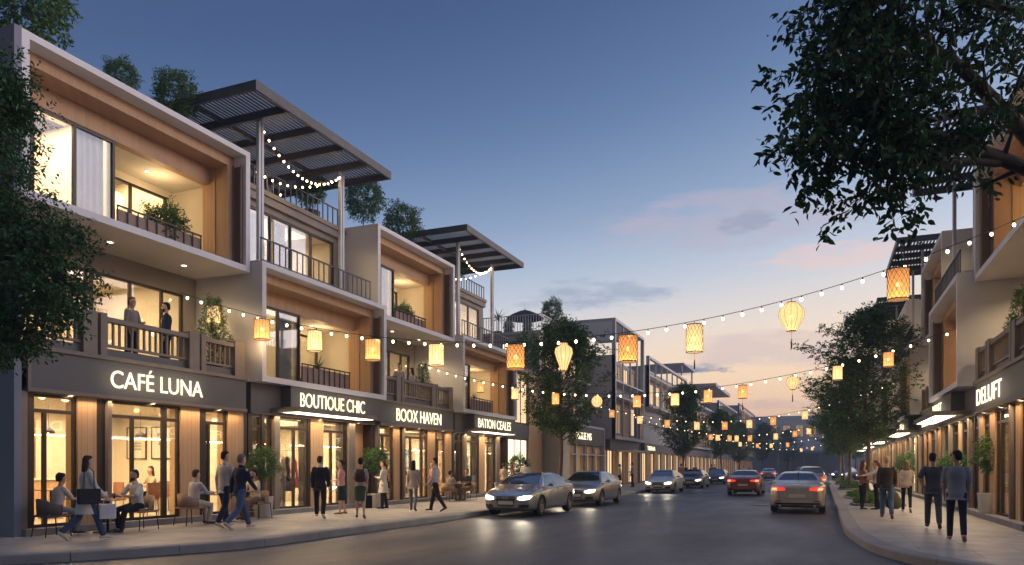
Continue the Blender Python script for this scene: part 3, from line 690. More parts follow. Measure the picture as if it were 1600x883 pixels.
# cafe interior shelf and wall panel
rr = thing('wall_shelf', 'backlit wall shelf of jars and plates inside the café window', 'shelf', (-18.9, 13.2, .3))
sh = MB()
for k in range(7): sh.box(-19.9, -19.6, 12.1, 13.6, .45+k*.36, .48+k*.36)
sh.box(-19.9, -19.6, 12.08, 12.1, .3, 2.9); sh.box(-19.9, -19.6, 13.6, 13.62, .3, 2.9); sh.build('board', 'wood_dark', rr)
gl = MB(); gl.box(-20.05, -20.0, 12.1, 13.6, 1.6, 2.1); gl.build('light_strip', 'shelf_glow', rr)
jr = random.Random(3); jm = MB()
for k in range(6):
    y = 12.2
    while y < 13.5:
        r_ = jr.uniform(.03, .06); h = jr.uniform(.1, .22); jm.lathe([(r_, .48+k*.36), (r_, .48+k*.36+h), (r_*.6, .48+k*.36+h+.02)], (-19.75, y, 0), 8); y += r_*2+jr.uniform(.02, .12)
jm.build('crockery', 'ceramic', rr)

def picture_y(y, x0, x1, z0, z1, label, kind=0):
    r = thing('framed_picture', label, 'picture', ((x0+x1)/2, y, z0), 0, 'framed pictures on the wall'); f = MB(); w = .03; B = lambda m_, a, b, c, d, e0, e1: m_.box(a, b, y-e1, y-e0, c, d)
    for a, b, c, d in ((x0, x0+w, z0, z1), (x1-w, x1, z0, z1), (x0+w, x1-w, z0, z0+w), (x0+w, x1-w, z1-w, z1)): B(f, a, b, c, d, .002, .035)
    f.build('frame', 'bronze', r); p = MB(); B(p, x0+w, x1-w, z0+w, z1-w, .004, .018); p.build('mount', 'picture_paper', r); g = MB(); cx, cz = (x0+x1)/2, (z0+z1)/2; ww, h = x1-x0, z1-z0
    if kind == 0:
        for k in range(4): B(g, cx-ww*.25, cx+ww*.25, cz-h*.22+k*.09*h, cz-h*.16+k*.09*h, .019, .022)
    else:
        rr = random.Random(int(x0*100))
        for k in range(26): a, b = cx+rr.uniform(-.2, .2)*ww, cz+rr.uniform(-.05, .3)*h; B(g, a-.03, a+.03, b-.03, b+.025, .019, .022+k*.0004)
        B(g, cx-.006, cx+.006, cz-.3*h, cz+.1*h, .018, .0215)
    g.build('print', 'print_grey', r)
picture_y(17.04, -20.25, -19.42, 1.85, 2.85, 'framed landscape print seen through the left leaf of the café door')
picture_y(17.04, -19.2, -18.35, 1.85, 2.85, 'framed botanical print seen through the right leaf of the café door', 1)
picture_y(17.04, -17.6, -17.0, 1.4, 2.6, 'narrow framed print near the front window inside the café')
def stocked_shelf(label, y, x0, x1, z0, z1, n, cols, seed, name='display_shelf'):
    o = thing(name, label, 'shelf', ((x0+x1)/2, y, z0)); b = MB(); r = random.Random(seed)
    for k in range(n+1): zz = z0+(z1-z0)*k/n; b.box(x0, x1, y-.32, y-.01, zz, zz+.025)
    b.box(x0-.03, x0, y-.32, y-.01, z0, z1+.025); b.box(x1, x1+.03, y-.32, y-.01, z0, z1+.025); b.build('board', 'ceramic', o)
    for ci, c in enumerate(cols):
        g = MB()
        for k in range(n):
            x = x0+.03; zz = z0+(z1-z0)*k/n+.026
            while x < x1-.06:
                w = r.uniform(.03, .09); h = (z1-z0)/n*r.uniform(.45, .85)
                if r.randrange(len(cols)) == ci: g.box(x, x+w*.92, y-.27, y-.05, zz, zz+h)
                x += w*r.uniform(1, 1.6)
        g.build('stock', mat('stock_%d_%d' % (seed, ci), c, .7), o)
BK = [(.35, .08, .06), (.08, .14, .28), (.5, .42, .28), (.1, .25, .15), (.6, .57, .5)]
stocked_shelf('tall bookshelf seen through the bookshop door', 30.2, -19.0, -17.6, .35, 2.4, 5, BK, 1, 'bookshelf')
stocked_shelf('shelf of small objects in the gallery shop', 36.7, -18.4, -17.4, .5, 2.2, 4, [(.55, .5, .4), (.2, .1, .08), (.1, .1, .12)], 3)
def counter(label, x, y, w, d):
    o = thing('counter', label, 'counter', (x, y, .3)); b = MB(); b.box(x-d/2, x+d/2, y-w/2, y+w/2, .3, 1.25); b.build('front_panel', 'wood', o); t_ = MB(); t_.box(x-d/2-.04, x+d/2+.04, y-w/2-.04, y+w/2+.04, 1.252, 1.30); t_.build('worktop', 'ceramic', o)
counter('pale topped counter at the back of the café', -19.4, 13.2, 2.2, .6); counter('sales counter at the back of the boutique', -19.2, 21.8, 1.8, .6); counter('book counter inside the bookshop', -18.6, 27.2, 1.6, .6)
def pendant(label, x, y, z=2.5):
    o = thing('pendant_lamp', label, 'lamp', (x, y, 3.2), 0, 'pendant lamps inside the shops'); c = MB(); c.tube([(x, y, 3.2), (x, y, z+.1)], .006, 5); c.build('cord', 'cable', o); s = MB(); s.lathe([(.04, z+.12), (.12, z+.06), (.16, z-.04), (.15, z-.04), (.11, z+.05), (.03, z+.1)], (x, y, 0), 18); s.build('lamp_shade', 'bronze', o); b = MB(); b.sphere((x, y, z), .045, 10); b.build('bulb', 'downlight_glow', o)
for x, y, l_ in ((-18.1, 12.9, 'pendant lamp over the table behind the first café window'), (-18.2, 15.75, 'pendant lamp over the inside table beyond the café door'), (-18.8, 21.8, 'pendant lamp over the boutique counter'), (-18.4, 27.2, 'pendant lamp over the book counter'), (-18.2, 33.5, 'pendant lamp inside the gallery shop')): pendant(l_, x, y)

# right side terrace (mirror of the left)
RX = 4.3; ry = 19.9; rights = []
RS = [('DELUFT', 'DELUFT')]
for i in range(10):
    y0, y1 = ry+6.6*i, ry+6.6*(i+1)-.04; U = U_(RX, -1, y0, y1); near = i < 3
    if i % 2 == 0:
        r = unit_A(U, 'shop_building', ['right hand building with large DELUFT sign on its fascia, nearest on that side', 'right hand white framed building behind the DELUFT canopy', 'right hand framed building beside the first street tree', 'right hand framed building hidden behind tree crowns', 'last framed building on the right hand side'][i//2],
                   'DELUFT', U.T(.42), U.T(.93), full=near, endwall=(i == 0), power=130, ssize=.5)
    else:
        r = unit_B(U, 'shop_building', ['right hand building with DELUFT letters above the first lit canopy', 'right hand building with the second lit canopy from the camera', 'right hand building with the third lit canopy from the camera', 'right hand building with small far canopy behind trees', 'farthest canopy building on the right hand side'][i//2],
                   'DELUFT', U.T(.62), U.T(.96), full=near, af=.45, power=130, sbox=(.3, .98), canopy=(.12, .92), perg=True)
    rights.append(r)
# ================================================================ plants
def leaf(mb, p, d, up, ln, w, fold=False):
    r = d.cross(up)
    if r.length < 1e-4: r = d.orthogonal()
    r.normalize(); n = r.cross(d)
    b = len(mb.v); q = p+d*ln
    m = p+d*ln*.45
    if not fold:
        mb.v += [p[:], (m+r*w)[:], q[:], (m-r*w)[:]]; mb.f.append((b, b+1, b+2, b+3)); mb.sm.append(False)
    else:
        m1 = p+d*ln*.28; m2 = p+d*ln*.65; dn = -n*ln*.10; q = q+dn*1.3; c = m2+dn*.3
        mb.v += [p[:], (m1+r*w*.8+n*w*.25)[:], (m2+r*w*.8+n*w*.25)[:], q[:], (m2-r*w*.8+n*w*.25)[:], (m1-r*w*.8+n*w*.25)[:], c[:]]
        for f in ((0, 1, 6, 5), (1, 2, 6), (2, 3, 6), (3, 4, 6), (4, 5, 6)): mb.f.append(tuple(b+i for i in f)); mb.sm.append(False)
def rv(r, s=1): 
    while True:
        v = Vector((r.uniform(-1, 1), r.uniform(-1, 1), r.uniform(-1, 1)))
        if .05 < v.length < 1: return v*s
def spray(lv, tw, r, p, d, ln, n, ls, lw, droop=.25, fold=False, twr=.006):
    """a twig with alternate leaves"""
    pts = []; q = Vector(p); dd = Vector(d).normalized()
    for i in range(5):
        pts.append(q.copy()); dd = (dd+Vector((0, 0, -droop*.25))+rv(r, .08)).normalized(); q = q+dd*ln/4
    if tw is not None: tw.tube(pts, [twr, twr*.8, twr*.6, twr*.5, twr*.3], 4, cap=False)
    for i in range(n):
        t = (i+.6)/n*3.99; k = int(t); f = t-k; a = pts[k].lerp(pts[min(k+1, 4)], f); ax = (pts[min(k+1, 4)]-pts[k]).normalized()
        s = rv(r); s = (s-ax*s.dot(ax)).normalized()
        ld = (ax*.55+s*.9+Vector((0, 0, -.25))).normalized()
        leaf(lv, a, ld, rv(r).normalized()+Vector((0, 0, .8)), ls*r.uniform(.65, 1.25), lw*r.uniform(.7, 1.2), fold)
def grow(wd, lv, r, p, d, ln, rad, lvl, P):
    n = 5; pts = [Vector(p)]; q = Vector(p); dd = Vector(d).normalized()
    for i in range(n):
        dd = (dd+rv(r, P['wig'])+Vector((0, 0, P['lift'] if lvl < 2 else -P['droop']))*.12).normalized(); q = q+dd*ln/n; pts.append(q.copy())
    rr = [rad*(1-.75*i/n) for i in range(n+1)]
    wd.tube(pts, rr, 7 if lvl == 0 else 5 if lvl == 1 else 4, cap=False)
    if lvl >= P['depth']:
        for i in range(1, n+1):
            for _ in range(P['sp']):
                s = rv(r).normalized(); spray(lv, None, r, pts[i], dd*.5+s*.9+Vector((0, 0, .1)), P['sl']*r.uniform(.6, 1.2), P['nl'], P['ls'], P['lw'], P['droop'], P.get('fold', False))
        return
    k = P['kids'][lvl]
    for i in range(k):
        t = (i+1)/k*(n-1)+.9; a = int(min(t, n-1)); f = min(1, t-a); b = pts[a].lerp(pts[min(a+1, n)], f)
        s = rv(r); s = s-dd*s.dot(dd); s.z *= .6; s.normalize()
        grow(wd, lv, r, b, dd*.55+s*P['spread'], ln*r.uniform(.5, .72), rr[a]*.6, lvl+1, P)
def street_tree_mesh(seed, h, cr, base):
    r = random.Random(seed); wd = MB(); lv = MB()
    P = dict(wig=.14, lift=.9, droop=.35, depth=1, kids=(5, 4), spread=.85, sp=3, sl=.42, nl=9, ls=.135, lw=.032)
    trunk = [Vector((0, 0, -.02))]; q = Vector((0, 0, 0)); n = 14
    for i in range(1, n+1):
        q = Vector((math.sin(i*.7+seed)*.05, math.cos(i*.9+seed)*.05, h*.96*i/n)); trunk.append(q)
    wd.tube(trunk, [.13 if i == 0 else max(.012, .105*(1-i/n*.92)) for i in range(n+1)], 9)
    m = 40
    for i in range(m):
        f = (i+.5)/m; z = base+(h-base)*f
        prof = (math.sin(min(1, (f+.10)*1.9)*PI/2))*(1-.80*max(0, f-.35)/.65)*cr
        a = i*2.4+r.uniform(-.4, .4); k = min(n-1, int(z/(h*.96)*n)); c = trunk[k].lerp(trunk[k+1], z/(h*.96)*n-k) if k < n else trunk[-1]
        ln = max(.35, prof*r.uniform(.7, 1.08)); up = .85 if f < .3 else .55+f*.5
        grow(wd, lv, r, (c.x, c.y, z-ln*.35 if f < .4 else z-.1), Vector((math.cos(a), math.sin(a), up*.75)), ln*1.05, .035*(1-f*.6)+.006, 0, P)
    return wd, lv
def make_tree(name, label, meshes, loc, rz, sc=(1, 1, 1), group=None, cat='tree'):
    o = thing(name, label, cat, loc, rz, group); o.scale = sc
    o.scale = sc if not isinstance(sc, (int, float)) else (sc,)*3
    for nm, me in meshes: link(bpy.data.objects.new(nm, me), o)
    return o
def tmeshes(seed, h, cr, base, lm='leaf_street'):
    w, l = street_tree_mesh(seed, h, cr, base); a = w.mesh('trunk'); a.materials.append(MATS['bark']); b = l.mesh('crown'); b.materials.append(MATS[lm]); return [('trunk', a), ('crown', b)]
T1 = tmeshes(11, 8.1, 2.55, 3.0); T2 = tmeshes(23, 8.3, 2.6, 2.5)
tl = [((-11.15, 32.6, .15), .3, 1.0, T1, 'leafy street tree behind the two silver sedans, nearest on the left kerb'),
      ((-11.0, 65, .15), 1.9, 1.03, T2, 'second left kerb street tree, beside the grey parked sedan'),
      ((-11.0, 91, .15), 4.0, 1.0, T1, 'third street tree along the left kerb'), ((-11.0, 112, .15), 2.2, .95, T2, 'fourth street tree along the left kerb'),
      ((-10.2, 150, .0), 5.0, 1.22, T1, 'hazy blue street tree far down the left side'), ((-7.4, 186, .0), .9, 1.25, T2, 'hazy tree standing before the far end building'),
      ((-12, 170, .0), 1.2, 1.2, T2, 'hazy street tree beside the last left hand block')]
for loc, rz, s, T, lab in tl: make_tree('street_tree', lab, T, loc, rz, (s*1.1, s*1.1, s*.95), 'street trees along the pavements')
T3 = tmeshes(37, 10.6, 3.0, 3.3)
for loc, rz, s, T, lab in [((2.05, 40.5, .15), .5, 1.0, T3, 'tallest street tree in the first planting bed on the right pavement'), ((1.75, 54, .15), 2.6, .93, T3, 'second street tree on the right pavement, in a planting bed'),
                           ((1.7, 69, .15), 4.1, .92, T3, 'third street tree on the right pavement'), ((1.7, 84, .15), 1.1, .92, T3, 'fourth street tree on the right pavement'),
                           ((4.5, 118, 0), 2.1, 1.0, T3, 'hazy tree beyond the end of the right pavement'), ((11, 135, 0), 3.1, 1.1, T3, 'hazy tree far right behind the street trees'), ((-1.5, 215, 0), 3.9, 1.3, T3, 'farthest hazy tree at the end of the street')]:
    make_tree('street_tree', lab, T, loc, rz, (s*1.22, s*1.22, s*.83), 'street trees along the pavements')
# planting beds with ground cover
def bed(x, y, rx, ry, lab):
    o = thing('planting_bed', lab, 'planting bed', (x, y, .15), 0, 'planting beds around the tree trunks')
    k = MB(); n = 28
    ring = [(x+rx*math.copysign(abs(math.cos(2*PI*i/n))**.6, math.cos(2*PI*i/n)), y+ry*math.copysign(abs(math.sin(2*PI*i/n))**.6, math.sin(2*PI*i/n))) for i in range(n)]
    b = len(k.v)
    for px, py in ring:
        for f, z in ((1, .15), (1, .24), (.93, .25), (.93, .2)): k.v.append((x+(px-x)*f, y+(py-y)*f, z))
    for i in range(n):
        for j in range(3): a = b+i*4+j; c = b+((i+1) % n)*4+j; k.f.append((a, c, c+1, a+1)); k.sm.append(False)
    k.build('edging', 'kerb_stone', o); s = MB(); s.face([(x+(px-x)*.93, y+(py-y)*.93, .205) for px, py in ring]); s.build('soil', 'soil', o)
    g = MB(); r = random.Random(int(y*7))
    for i in range(2600):
        u, v = r.uniform(-.92, .92), r.uniform(-.92, .92)
        if abs(u)**3+abs(v)**3 > .72: continue
        h = (.34-.2*(abs(u)**3+abs(v)**3))*r.uniform(.2, 1)
        leaf(g, Vector((x+u*rx, y+v*ry, .2+h*.8)), (rv(r)+Vector((0, 0, .5))).normalized(), rv(r), r.uniform(.07, .13), .022)
    g = g.build('ground_cover', 'leaf_shrub', o)
for y, ly, lb in ((38.9, 2.6, 'planting bed at the foot of the tallest right hand street tree'), (54, 2.4, 'planting bed around the second right hand tree'), (69, 2.2, 'planting bed around the third right hand tree'), (84, 2.2, 'planting bed around the fourth right hand tree'), (31.5, 1.3, 'nearest low planting bed beside the walking couple')):
    bed(1.95, y, .95, ly, lb)

# shrubs and pots ------------------------------------------------
def shrub_mesh(seed, rx, rz, n, ls=.07, lw=.02, cone=False, lm='leaf_shrub'):
    r = random.Random(seed); lv = MB(); wd = MB()
    for i in range(n):
        d = rv(r).normalized(); t = r.uniform(.35, 1)**.5
        if cone: z = r.random()**1.2; rad = rx*(1-z)*r.uniform(.6, 1.05)+.03; a = r.uniform(0, 2*PI); p = Vector((rad*math.cos(a), rad*math.sin(a), z*rz*2)); d = Vector((math.cos(a), math.sin(a), .25))
        else: 
            bump = 1+.26*math.sin(d.x*5+seed)*math.cos(d.y*6+seed)+.16*math.sin(d.z*7+d.x*4)
            p = Vector((d.x*rx*t*bump, d.y*rx*t*bump, rz+d.z*rz*t*bump))
        spray(lv, None, r, p, d+rv(r, .6), .14, 5, ls, lw, .1)
        if i % 9 == 0: wd.tube([(0, 0, 0 if not cone else p.z*.5), p*.5+Vector((0, 0, .02)), p], [.012, .007, .003], 4, cap=False)
    a = lv.mesh('foliage'); a.materials.append(MATS[lm]); b = wd.mesh('stem'); b.materials.append(MATS['bark']); return a, b
SH_BALL = shrub_mesh(1, .45, .48, 1050, .058, .02); SH_WIDE = shrub_mesh(2, .6, .42, 560, .08); SH_CONE = shrub_mesh(3, .5, .85, 620, .1, .012, True, 'leaf_street'); SH_OLIVE = shrub_mesh(5, .62, .66, 1250, .075, .022, False, 'leaf_street')
def palm_mesh(n, ln, wid, droop, h, seed=1):
    r = random.Random(seed); lv = MB(); wd = MB(); wd.tube([(0, 0, 0), (.01, 0, h*.5), (0, .01, h)], [.035, .028, .03], 7)
    for i in range(n):
        a = i*2.399; el = 1.3-1.5*(i/n)+r.uniform(-.1, .1); d = Vector((math.cos(a)*math.cos(el), math.sin(a)*math.cos(el), math.sin(el)))
        p = Vector((0, 0, h)); pts = [p]; l = ln*r.uniform(.8, 1.1)
        for k in range(4): d = (d+Vector((0, 0, -droop*.2))).normalized(); p = p+d*l/4; pts.append(p)
        s = d.cross(Vector((0, 0, 1))).normalized(); b = len(lv.v)
        for k, q in enumerate(pts):
            w = wid*(1-k/4.2)*(.6 if k == 0 else 1); lv.v += [(q+s*w)[:], (q-s*w)[:]]
        for k in range(4): lv.f.append((b+2*k, b+2*k+1, b+2*k+3, b+2*k+2)); lv.sm.append(False)
    a = lv.mesh('foliage'); a.materials.append(MATS['leaf_shrub']); b = wd.mesh('stem'); b.materials.append(MATS['bark']); return a, b
SH_YUCCA = palm_mesh(46, .42, .018, .25, .42); SH_PALM = palm_mesh(34, 1.0, .05, .9, .9, 4)
def pot_mesh(r0, r1, h, square=False):
    m = MB()
    if square: m.box(-r1, r1, -r0, r0, 0, h); 
    else: m.lathe([(r0*.96, 0), (r0, .02), (r1*.98, h-.05), (r1, h-.03), (r1, h), (r1-.03, h), (r1-.035, h-.06), (0, h-.06)], (0, 0, 0), 20)
    return m
def potted(name, label, loc, sh, pot=(.2, .26, .45), stem=0, potm='pot_white', sc=1.0, cat='potted plant', group='potted plants', square=False, rz=0):
    o = thing(name, label, cat, loc, rz, group)
    if pot:
        p = pot_mesh(*pot, square=square).build('pot', potm, o, world=False)
        s = MB(); 
        if square: s.box(-pot[1]+.02, pot[1]-.02, -pot[0]+.02, pot[0]-.02, pot[2]-.002, pot[2]+.006)
        else: s.lathe([(0, pot[2]-.05), (pot[1]-.04, pot[2]-.05)], (0, 0, 0), 16)
        s.build('soil', 'soil', p, world=False); z = pot[2]-.04
    else: z = 0
    if stem: m = MB(); m.tube([(0, 0, z), (.015, .01, z+stem*.5), (0, 0, z+stem+.15)], [.028, .022, .02], 7); m.build('trunk', 'bark', o, world=False)
    f = bpy.data.objects.new('foliage', sh[0]); link(f, o); f.location = (0, 0, z+stem); f.scale = (sc,)*3
    if not stem: g = bpy.data.objects.new('stem', sh[1]); link(g, o); g.location = (0, 0, z); g.scale = (sc,)*3
    return o
# street level
potted('topiary_tree', 'round topiary in a white pot between café and boutique', (-14.95, 17.15, .15), SH_BALL, (.24, .29, .6), .62, sc=.82, rz=.4)
potted('topiary_tree', 'round topiary standing against the timber wall beside the boutique', (-14.85, 22.9, .15), SH_BALL, (.24, .3, .5), .8, sc=.9, rz=1)
potted('topiary_tree', 'small topiary at the shop entrance behind the nearest sedan', (-14.7, 36.2, .15), SH_BALL, (.22, .28, .5), .5, sc=1.1, rz=2)
potted('topiary_tree', 'round topiary in a wide white pot, nearest on the right pavement', (4.55-.1, 24.6, .29), SH_BALL, (.34, .38, .58), .68, sc=.92, rz=3)
potted('topiary_tree', 'second topiary along the right pavement, behind the walking men', (4.3, 28.6, .29), SH_BALL, (.3, .34, .5), .5, sc=.78, rz=4)
potted('topiary_tree', 'leafy topiary under the first right hand canopy', (4.3, 31.0, .29), SH_BALL, (.26, .32, .5), .5, sc=.8, rz=5)
potted('topiary_tree', 'far topiary in a pale pot on the right pavement', (4.15, 43.5, .29), SH_BALL, (.28, .32, .5), .5, sc=1.1, rz=6)
# balconies
potted('balcony_bush', 'dense round bush in terracotta trough on the top corner balcony', (-17.0, 15.5, 7.44), SH_BALL, (.3, .5, .4), 0, 'terracotta', 1.15, square=True, rz=R(90))
potted('balcony_conifer', 'tall conifer on the café balcony behind a lantern', (-16.3, 16.6, 4.19), SH_CONE, (.25, .3, .45), 0, 'pot_dark', 1.12)
potted('balcony_yucca', 'spiky yucca in brown trough on the boutique loggia', (-16.55, 21.8, 4.28), SH_YUCCA, (.2, .75, .42), 0, 'terracotta', 1.2, square=True, rz=R(90))
potted('balcony_bush', 'dark pointed bush on the top bookshop loggia', (-17.0, 28.3, 7.44), SH_BALL, (.25, .4, .4), 0, 'terracotta', .95, square=True, rz=R(90))
potted('balcony_conifer', 'bushy conifer on the bookshop balcony beside the two people', (-16.2, 28.7, 4.19), SH_CONE, (.25, .3, .4), 0, 'pot_dark', .95)
potted('balcony_yucca', 'dark leafy plant in trough on the gallery loggia', (-16.5, 34.6, 4.28), SH_YUCCA, (.2, .7, .4), 0, 'terracotta', 1.1, square=True, rz=R(90))
# roofs
def roof_tree(lab, loc, sc, sh=SH_OLIVE, tall=.8): return potted('roof_tree', lab, loc, sh, (.3, .36, .45), tall, 'pot_dark', sc, 'roof plant', 'trees in pots on the roof terraces', rz=loc[1])
roof_tree('largest roof tree at the left edge above the white frame', (-18.2, 12.2, 10.7), 1.75)
roof_tree('low feathery roof tree left of the round one above the café', (-17.0, 14.1, 10.7), .62, tall=.35)
roof_tree('round roof tree above the café beside the large pergola', (-17.0, 15.9, 10.7), .95, tall=.45)
roof_tree('roof tree right of the large pergola', (-17.6, 26.2, 10.7), 1.2, tall=.9)
roof_tree('broad roof tree left of the smaller pergola', (-17.4, 29.0, 10.7), 1.25, tall=.6)
roof_tree('shrub behind the rooftop railing under the large pergola', (-17.5, 22.6, 10.62), .8, tall=.3)
roof_tree('shrub under the smaller pergola', (-17.6, 34.3, 10.62), 1.0, tall=.3)
roof_tree('roof tree on the right hand terrace behind the pergola post', (6.6, 29, 10.62), 1.1, tall=.6)
potted('balcony_conifer', 'feathery plant on the DELUFT balcony at the right edge', (5.2, 24.6, 4.19), SH_CONE, (.25, .3, .45), 0, 'pot_dark', 1.15)

# near trees ------------------------------------------------------
def near_tree(name, label, trunk, limbs, P, seed, trad=.22, kids=4, extra=()):
    r = random.Random(seed); o = thing(name, label, 'tree', trunk[0]); wd = MB(); lv = MB()
    wd.tube(trunk, [trad*(1-.55*i/(len(trunk)-1)) for i in range(len(trunk))], 12)
    for pts, rad in limbs:
        pts = [Vector(p) for p in pts]; n = len(pts)
        cc = smooth3(pts, 4); m = len(cc); wd.tube(cc, [rad*(1-.8*i/(m-1)) for i in range(m)], 8, cap=False)
        for i in range(2, m):
            f = i/(m-1); d = (cc[min(i+1, m-1)]-cc[i-1]).normalized()
            for k in range(P.get('side', 1)+(1 if f > .5 else 0) if f > P.get('f0', 0) else 0):
                s = rv(r); s = (s-d*s.dot(d)).normalized()
                grow(wd, lv, r, cc[i], d*.5+s*.8, P['bl']*r.uniform(.6, 1.1), max(.008, rad*(1-.8*f)*.45), P['start'], P)
    wd.build('trunk', 'bark', o); lv.build('crown', P['lm'], o)
    return o
def smooth3(p, k):
    o = []
    for i in range(len(p)-1):
        a, b, c, d = p[max(i-1, 0)], p[i], p[i+1], p[min(i+2, len(p)-1)]
        for j in range(k):
            t = j/k; o.append(.5*((2*b)+(c-a)*t+(2*a-5*b+4*c-d)*t*t+(-a+3*b-3*c+d)*t**3))
    o.append(p[-1]); return o
def W3(px, py, d):   # place on a plane at distance d in front of the camera position
    u = (px-800)/1163*d; z = 1.6+(730-py)/1163*d
    return Vector((.9235*u-.3843*d, .3843*u+.9235*d, z))
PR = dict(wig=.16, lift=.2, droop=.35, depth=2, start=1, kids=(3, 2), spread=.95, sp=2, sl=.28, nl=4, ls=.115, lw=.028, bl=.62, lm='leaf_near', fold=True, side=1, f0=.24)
tb = W3(1960, 730, 9.6); tb.z = .15
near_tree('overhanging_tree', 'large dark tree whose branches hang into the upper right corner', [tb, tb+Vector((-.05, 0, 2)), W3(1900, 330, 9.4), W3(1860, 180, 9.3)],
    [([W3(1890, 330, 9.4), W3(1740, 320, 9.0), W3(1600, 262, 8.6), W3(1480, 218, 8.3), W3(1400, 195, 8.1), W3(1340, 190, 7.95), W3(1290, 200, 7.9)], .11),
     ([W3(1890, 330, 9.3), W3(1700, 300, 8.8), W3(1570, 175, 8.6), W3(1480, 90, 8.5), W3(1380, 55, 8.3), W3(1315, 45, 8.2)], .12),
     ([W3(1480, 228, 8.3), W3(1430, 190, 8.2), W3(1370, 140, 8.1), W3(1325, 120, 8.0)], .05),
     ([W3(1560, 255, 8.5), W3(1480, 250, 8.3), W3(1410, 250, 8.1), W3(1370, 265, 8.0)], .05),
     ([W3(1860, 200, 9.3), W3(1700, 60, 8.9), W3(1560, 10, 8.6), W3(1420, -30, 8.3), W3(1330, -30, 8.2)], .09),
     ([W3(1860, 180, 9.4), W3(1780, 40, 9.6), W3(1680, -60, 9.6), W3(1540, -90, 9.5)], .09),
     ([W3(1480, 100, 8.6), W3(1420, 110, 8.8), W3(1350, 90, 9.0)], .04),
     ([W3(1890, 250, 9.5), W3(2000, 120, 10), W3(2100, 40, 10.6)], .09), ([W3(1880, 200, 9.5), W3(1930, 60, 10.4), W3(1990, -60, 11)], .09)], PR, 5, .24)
PL = dict(wig=.18, lift=.2, droop=.55, depth=2, start=1, kids=(4, 4), spread=.9, sp=2, sl=.30, nl=7, ls=.085, lw=.017, bl=.58, lm='leaf_dark', fold=False, side=1, f0=.2)
tb = W3(-150, 730, 11.6); tb.z = .15
near_tree('pavement_tree', 'dark feathery tree reaching in from the left edge before the café', [tb, tb+Vector((0, 0, 2)), W3(-150, 420, 11.5), W3(-130, 250, 11.4), W3(-110, 130, 11.3)],
    [([W3(-140, 470, 11.5), W3(-60, 500, 11.0), W3(10, 480, 10.8), W3(50, 470, 10.6), W3(85, 465, 10.5)], .06), ([W3(-145, 520, 11.5), W3(-60, 570, 11.2), W3(-5, 545, 11.0), W3(35, 520, 10.9)], .05),
     ([W3(-140, 420, 11.4), W3(-60, 380, 11.1), W3(20, 370, 10.8), W3(65, 345, 10.6)], .06), ([W3(-140, 350, 11.4), W3(-60, 300, 11.2), W3(-10, 290, 11.0), W3(25, 310, 10.9)], .05),
     ([W3(-130, 280, 11.4), W3(-60, 220, 11.2), W3(-35, 190, 11.0), W3(-10, 180, 11.0)], .045), ([W3(-120, 200, 11.3), W3(-70, 140, 11.2), W3(-45, 120, 11.0), W3(-20, 130, 11.0)], .04),
     ([W3(-60, 380, 11.2), W3(0, 420, 11.2), W3(60, 420, 11.2)], .04), ([W3(-140, 400, 11.6), W3(-240, 330, 12), W3(-330, 300, 12.3)], .06), ([W3(-130, 200, 11.6), W3(-210, 100, 12), W3(-280, 60, 12.3)], .06)], PL, 9, .15)
# ================================================================ people
def V(*a): return Vector(a)
def loft(mb, secs, n=14):
    """secs: (centre, rx, ry, right vector, forward vector)"""
    b = len(mb.v); m = len(secs)
    for c, rx, ry, rt, fw in secs:
        for k in range(n):
            a = 2*PI*k/n; mb.v.append(tuple(c+rt*(rx*math.cos(a))+fw*(ry*math.sin(a))))
    for i in range(m-1):
        for k in range(n):
            p = b+i*n+k; q = b+i*n+(k+1) % n; mb.f.append((p, q, q+n, p+n)); mb.sm.append(True)
    mb.f.append(tuple(b+k for k in reversed(range(n)))); mb.sm.append(True); mb.f.append(tuple(b+(m-1)*n+k for k in range(n))); mb.sm.append(True)
def limb(mb, pts, rad, inf=0, flat=None, n=12):
    pts = [Vector(p) for p in pts]; secs = []
    for i, p in enumerate(pts):
        d = (pts[min(i+1, len(pts)-1)]-pts[max(i-1, 0)]).normalized()
        rt = d.cross(V(0, 1, 0)); rt = rt.normalized() if rt.length > .2 else d.cross(V(0, 0, 1)).normalized() if d.cross(V(0, 0, 1)).length > .1 else V(1, 0, 0)
        fw = rt.cross(d).normalized(); r = rad[i] if not isinstance(rad[i], tuple) else rad[i][0]; r2 = rad[i] if not isinstance(rad[i], tuple) else rad[i][1]
        secs.append((p, r+inf, r2+inf, rt, fw))
    # rounded ends
    d0 = (pts[0]-pts[1]).normalized(); d1 = (pts[-1]-pts[-2]).normalized(); s0 = secs[0]; s1 = secs[-1]
    secs = [(s0[0]+d0*s0[1]*.75, s0[1]*.45, s0[2]*.45, s0[3], s0[4])]+secs+[(s1[0]+d1*s1[1]*.75, s1[1]*.45, s1[2]*.45, s1[3], s1[4])]
    loft(mb, secs, n)
def remeshed(mb, name, vox, smooth=2):
    me = mb.mesh(name+'_src'); o = bpy.data.objects.new('src', me); COL.objects.link(o)
    r = o.modifiers.new('r', 'REMESH'); r.mode = 'VOXEL'; r.voxel_size = vox; r.use_smooth_shade = True
    if smooth: s = o.modifiers.new('s', 'SMOOTH'); s.iterations = smooth; s.factor = .5
    dg = bpy.context.evaluated_depsgraph_get(); out_ = bpy.data.meshes.new_from_object(o.evaluated_get(dg)); bpy.data.objects.remove(o); bpy.data.meshes.remove(me); out_.name = name
    return out_
CLOTH = {}
def cloth(col, rough=.85):
    k = tuple(round(c, 3) for c in col)
    if k not in CLOTH: CLOTH[k] = mat('fabric_%d' % len(CLOTH), col, rough, var=.10, vs_=7, bump=.55, bs=16, spec=.25)
    return CLOTH[k]
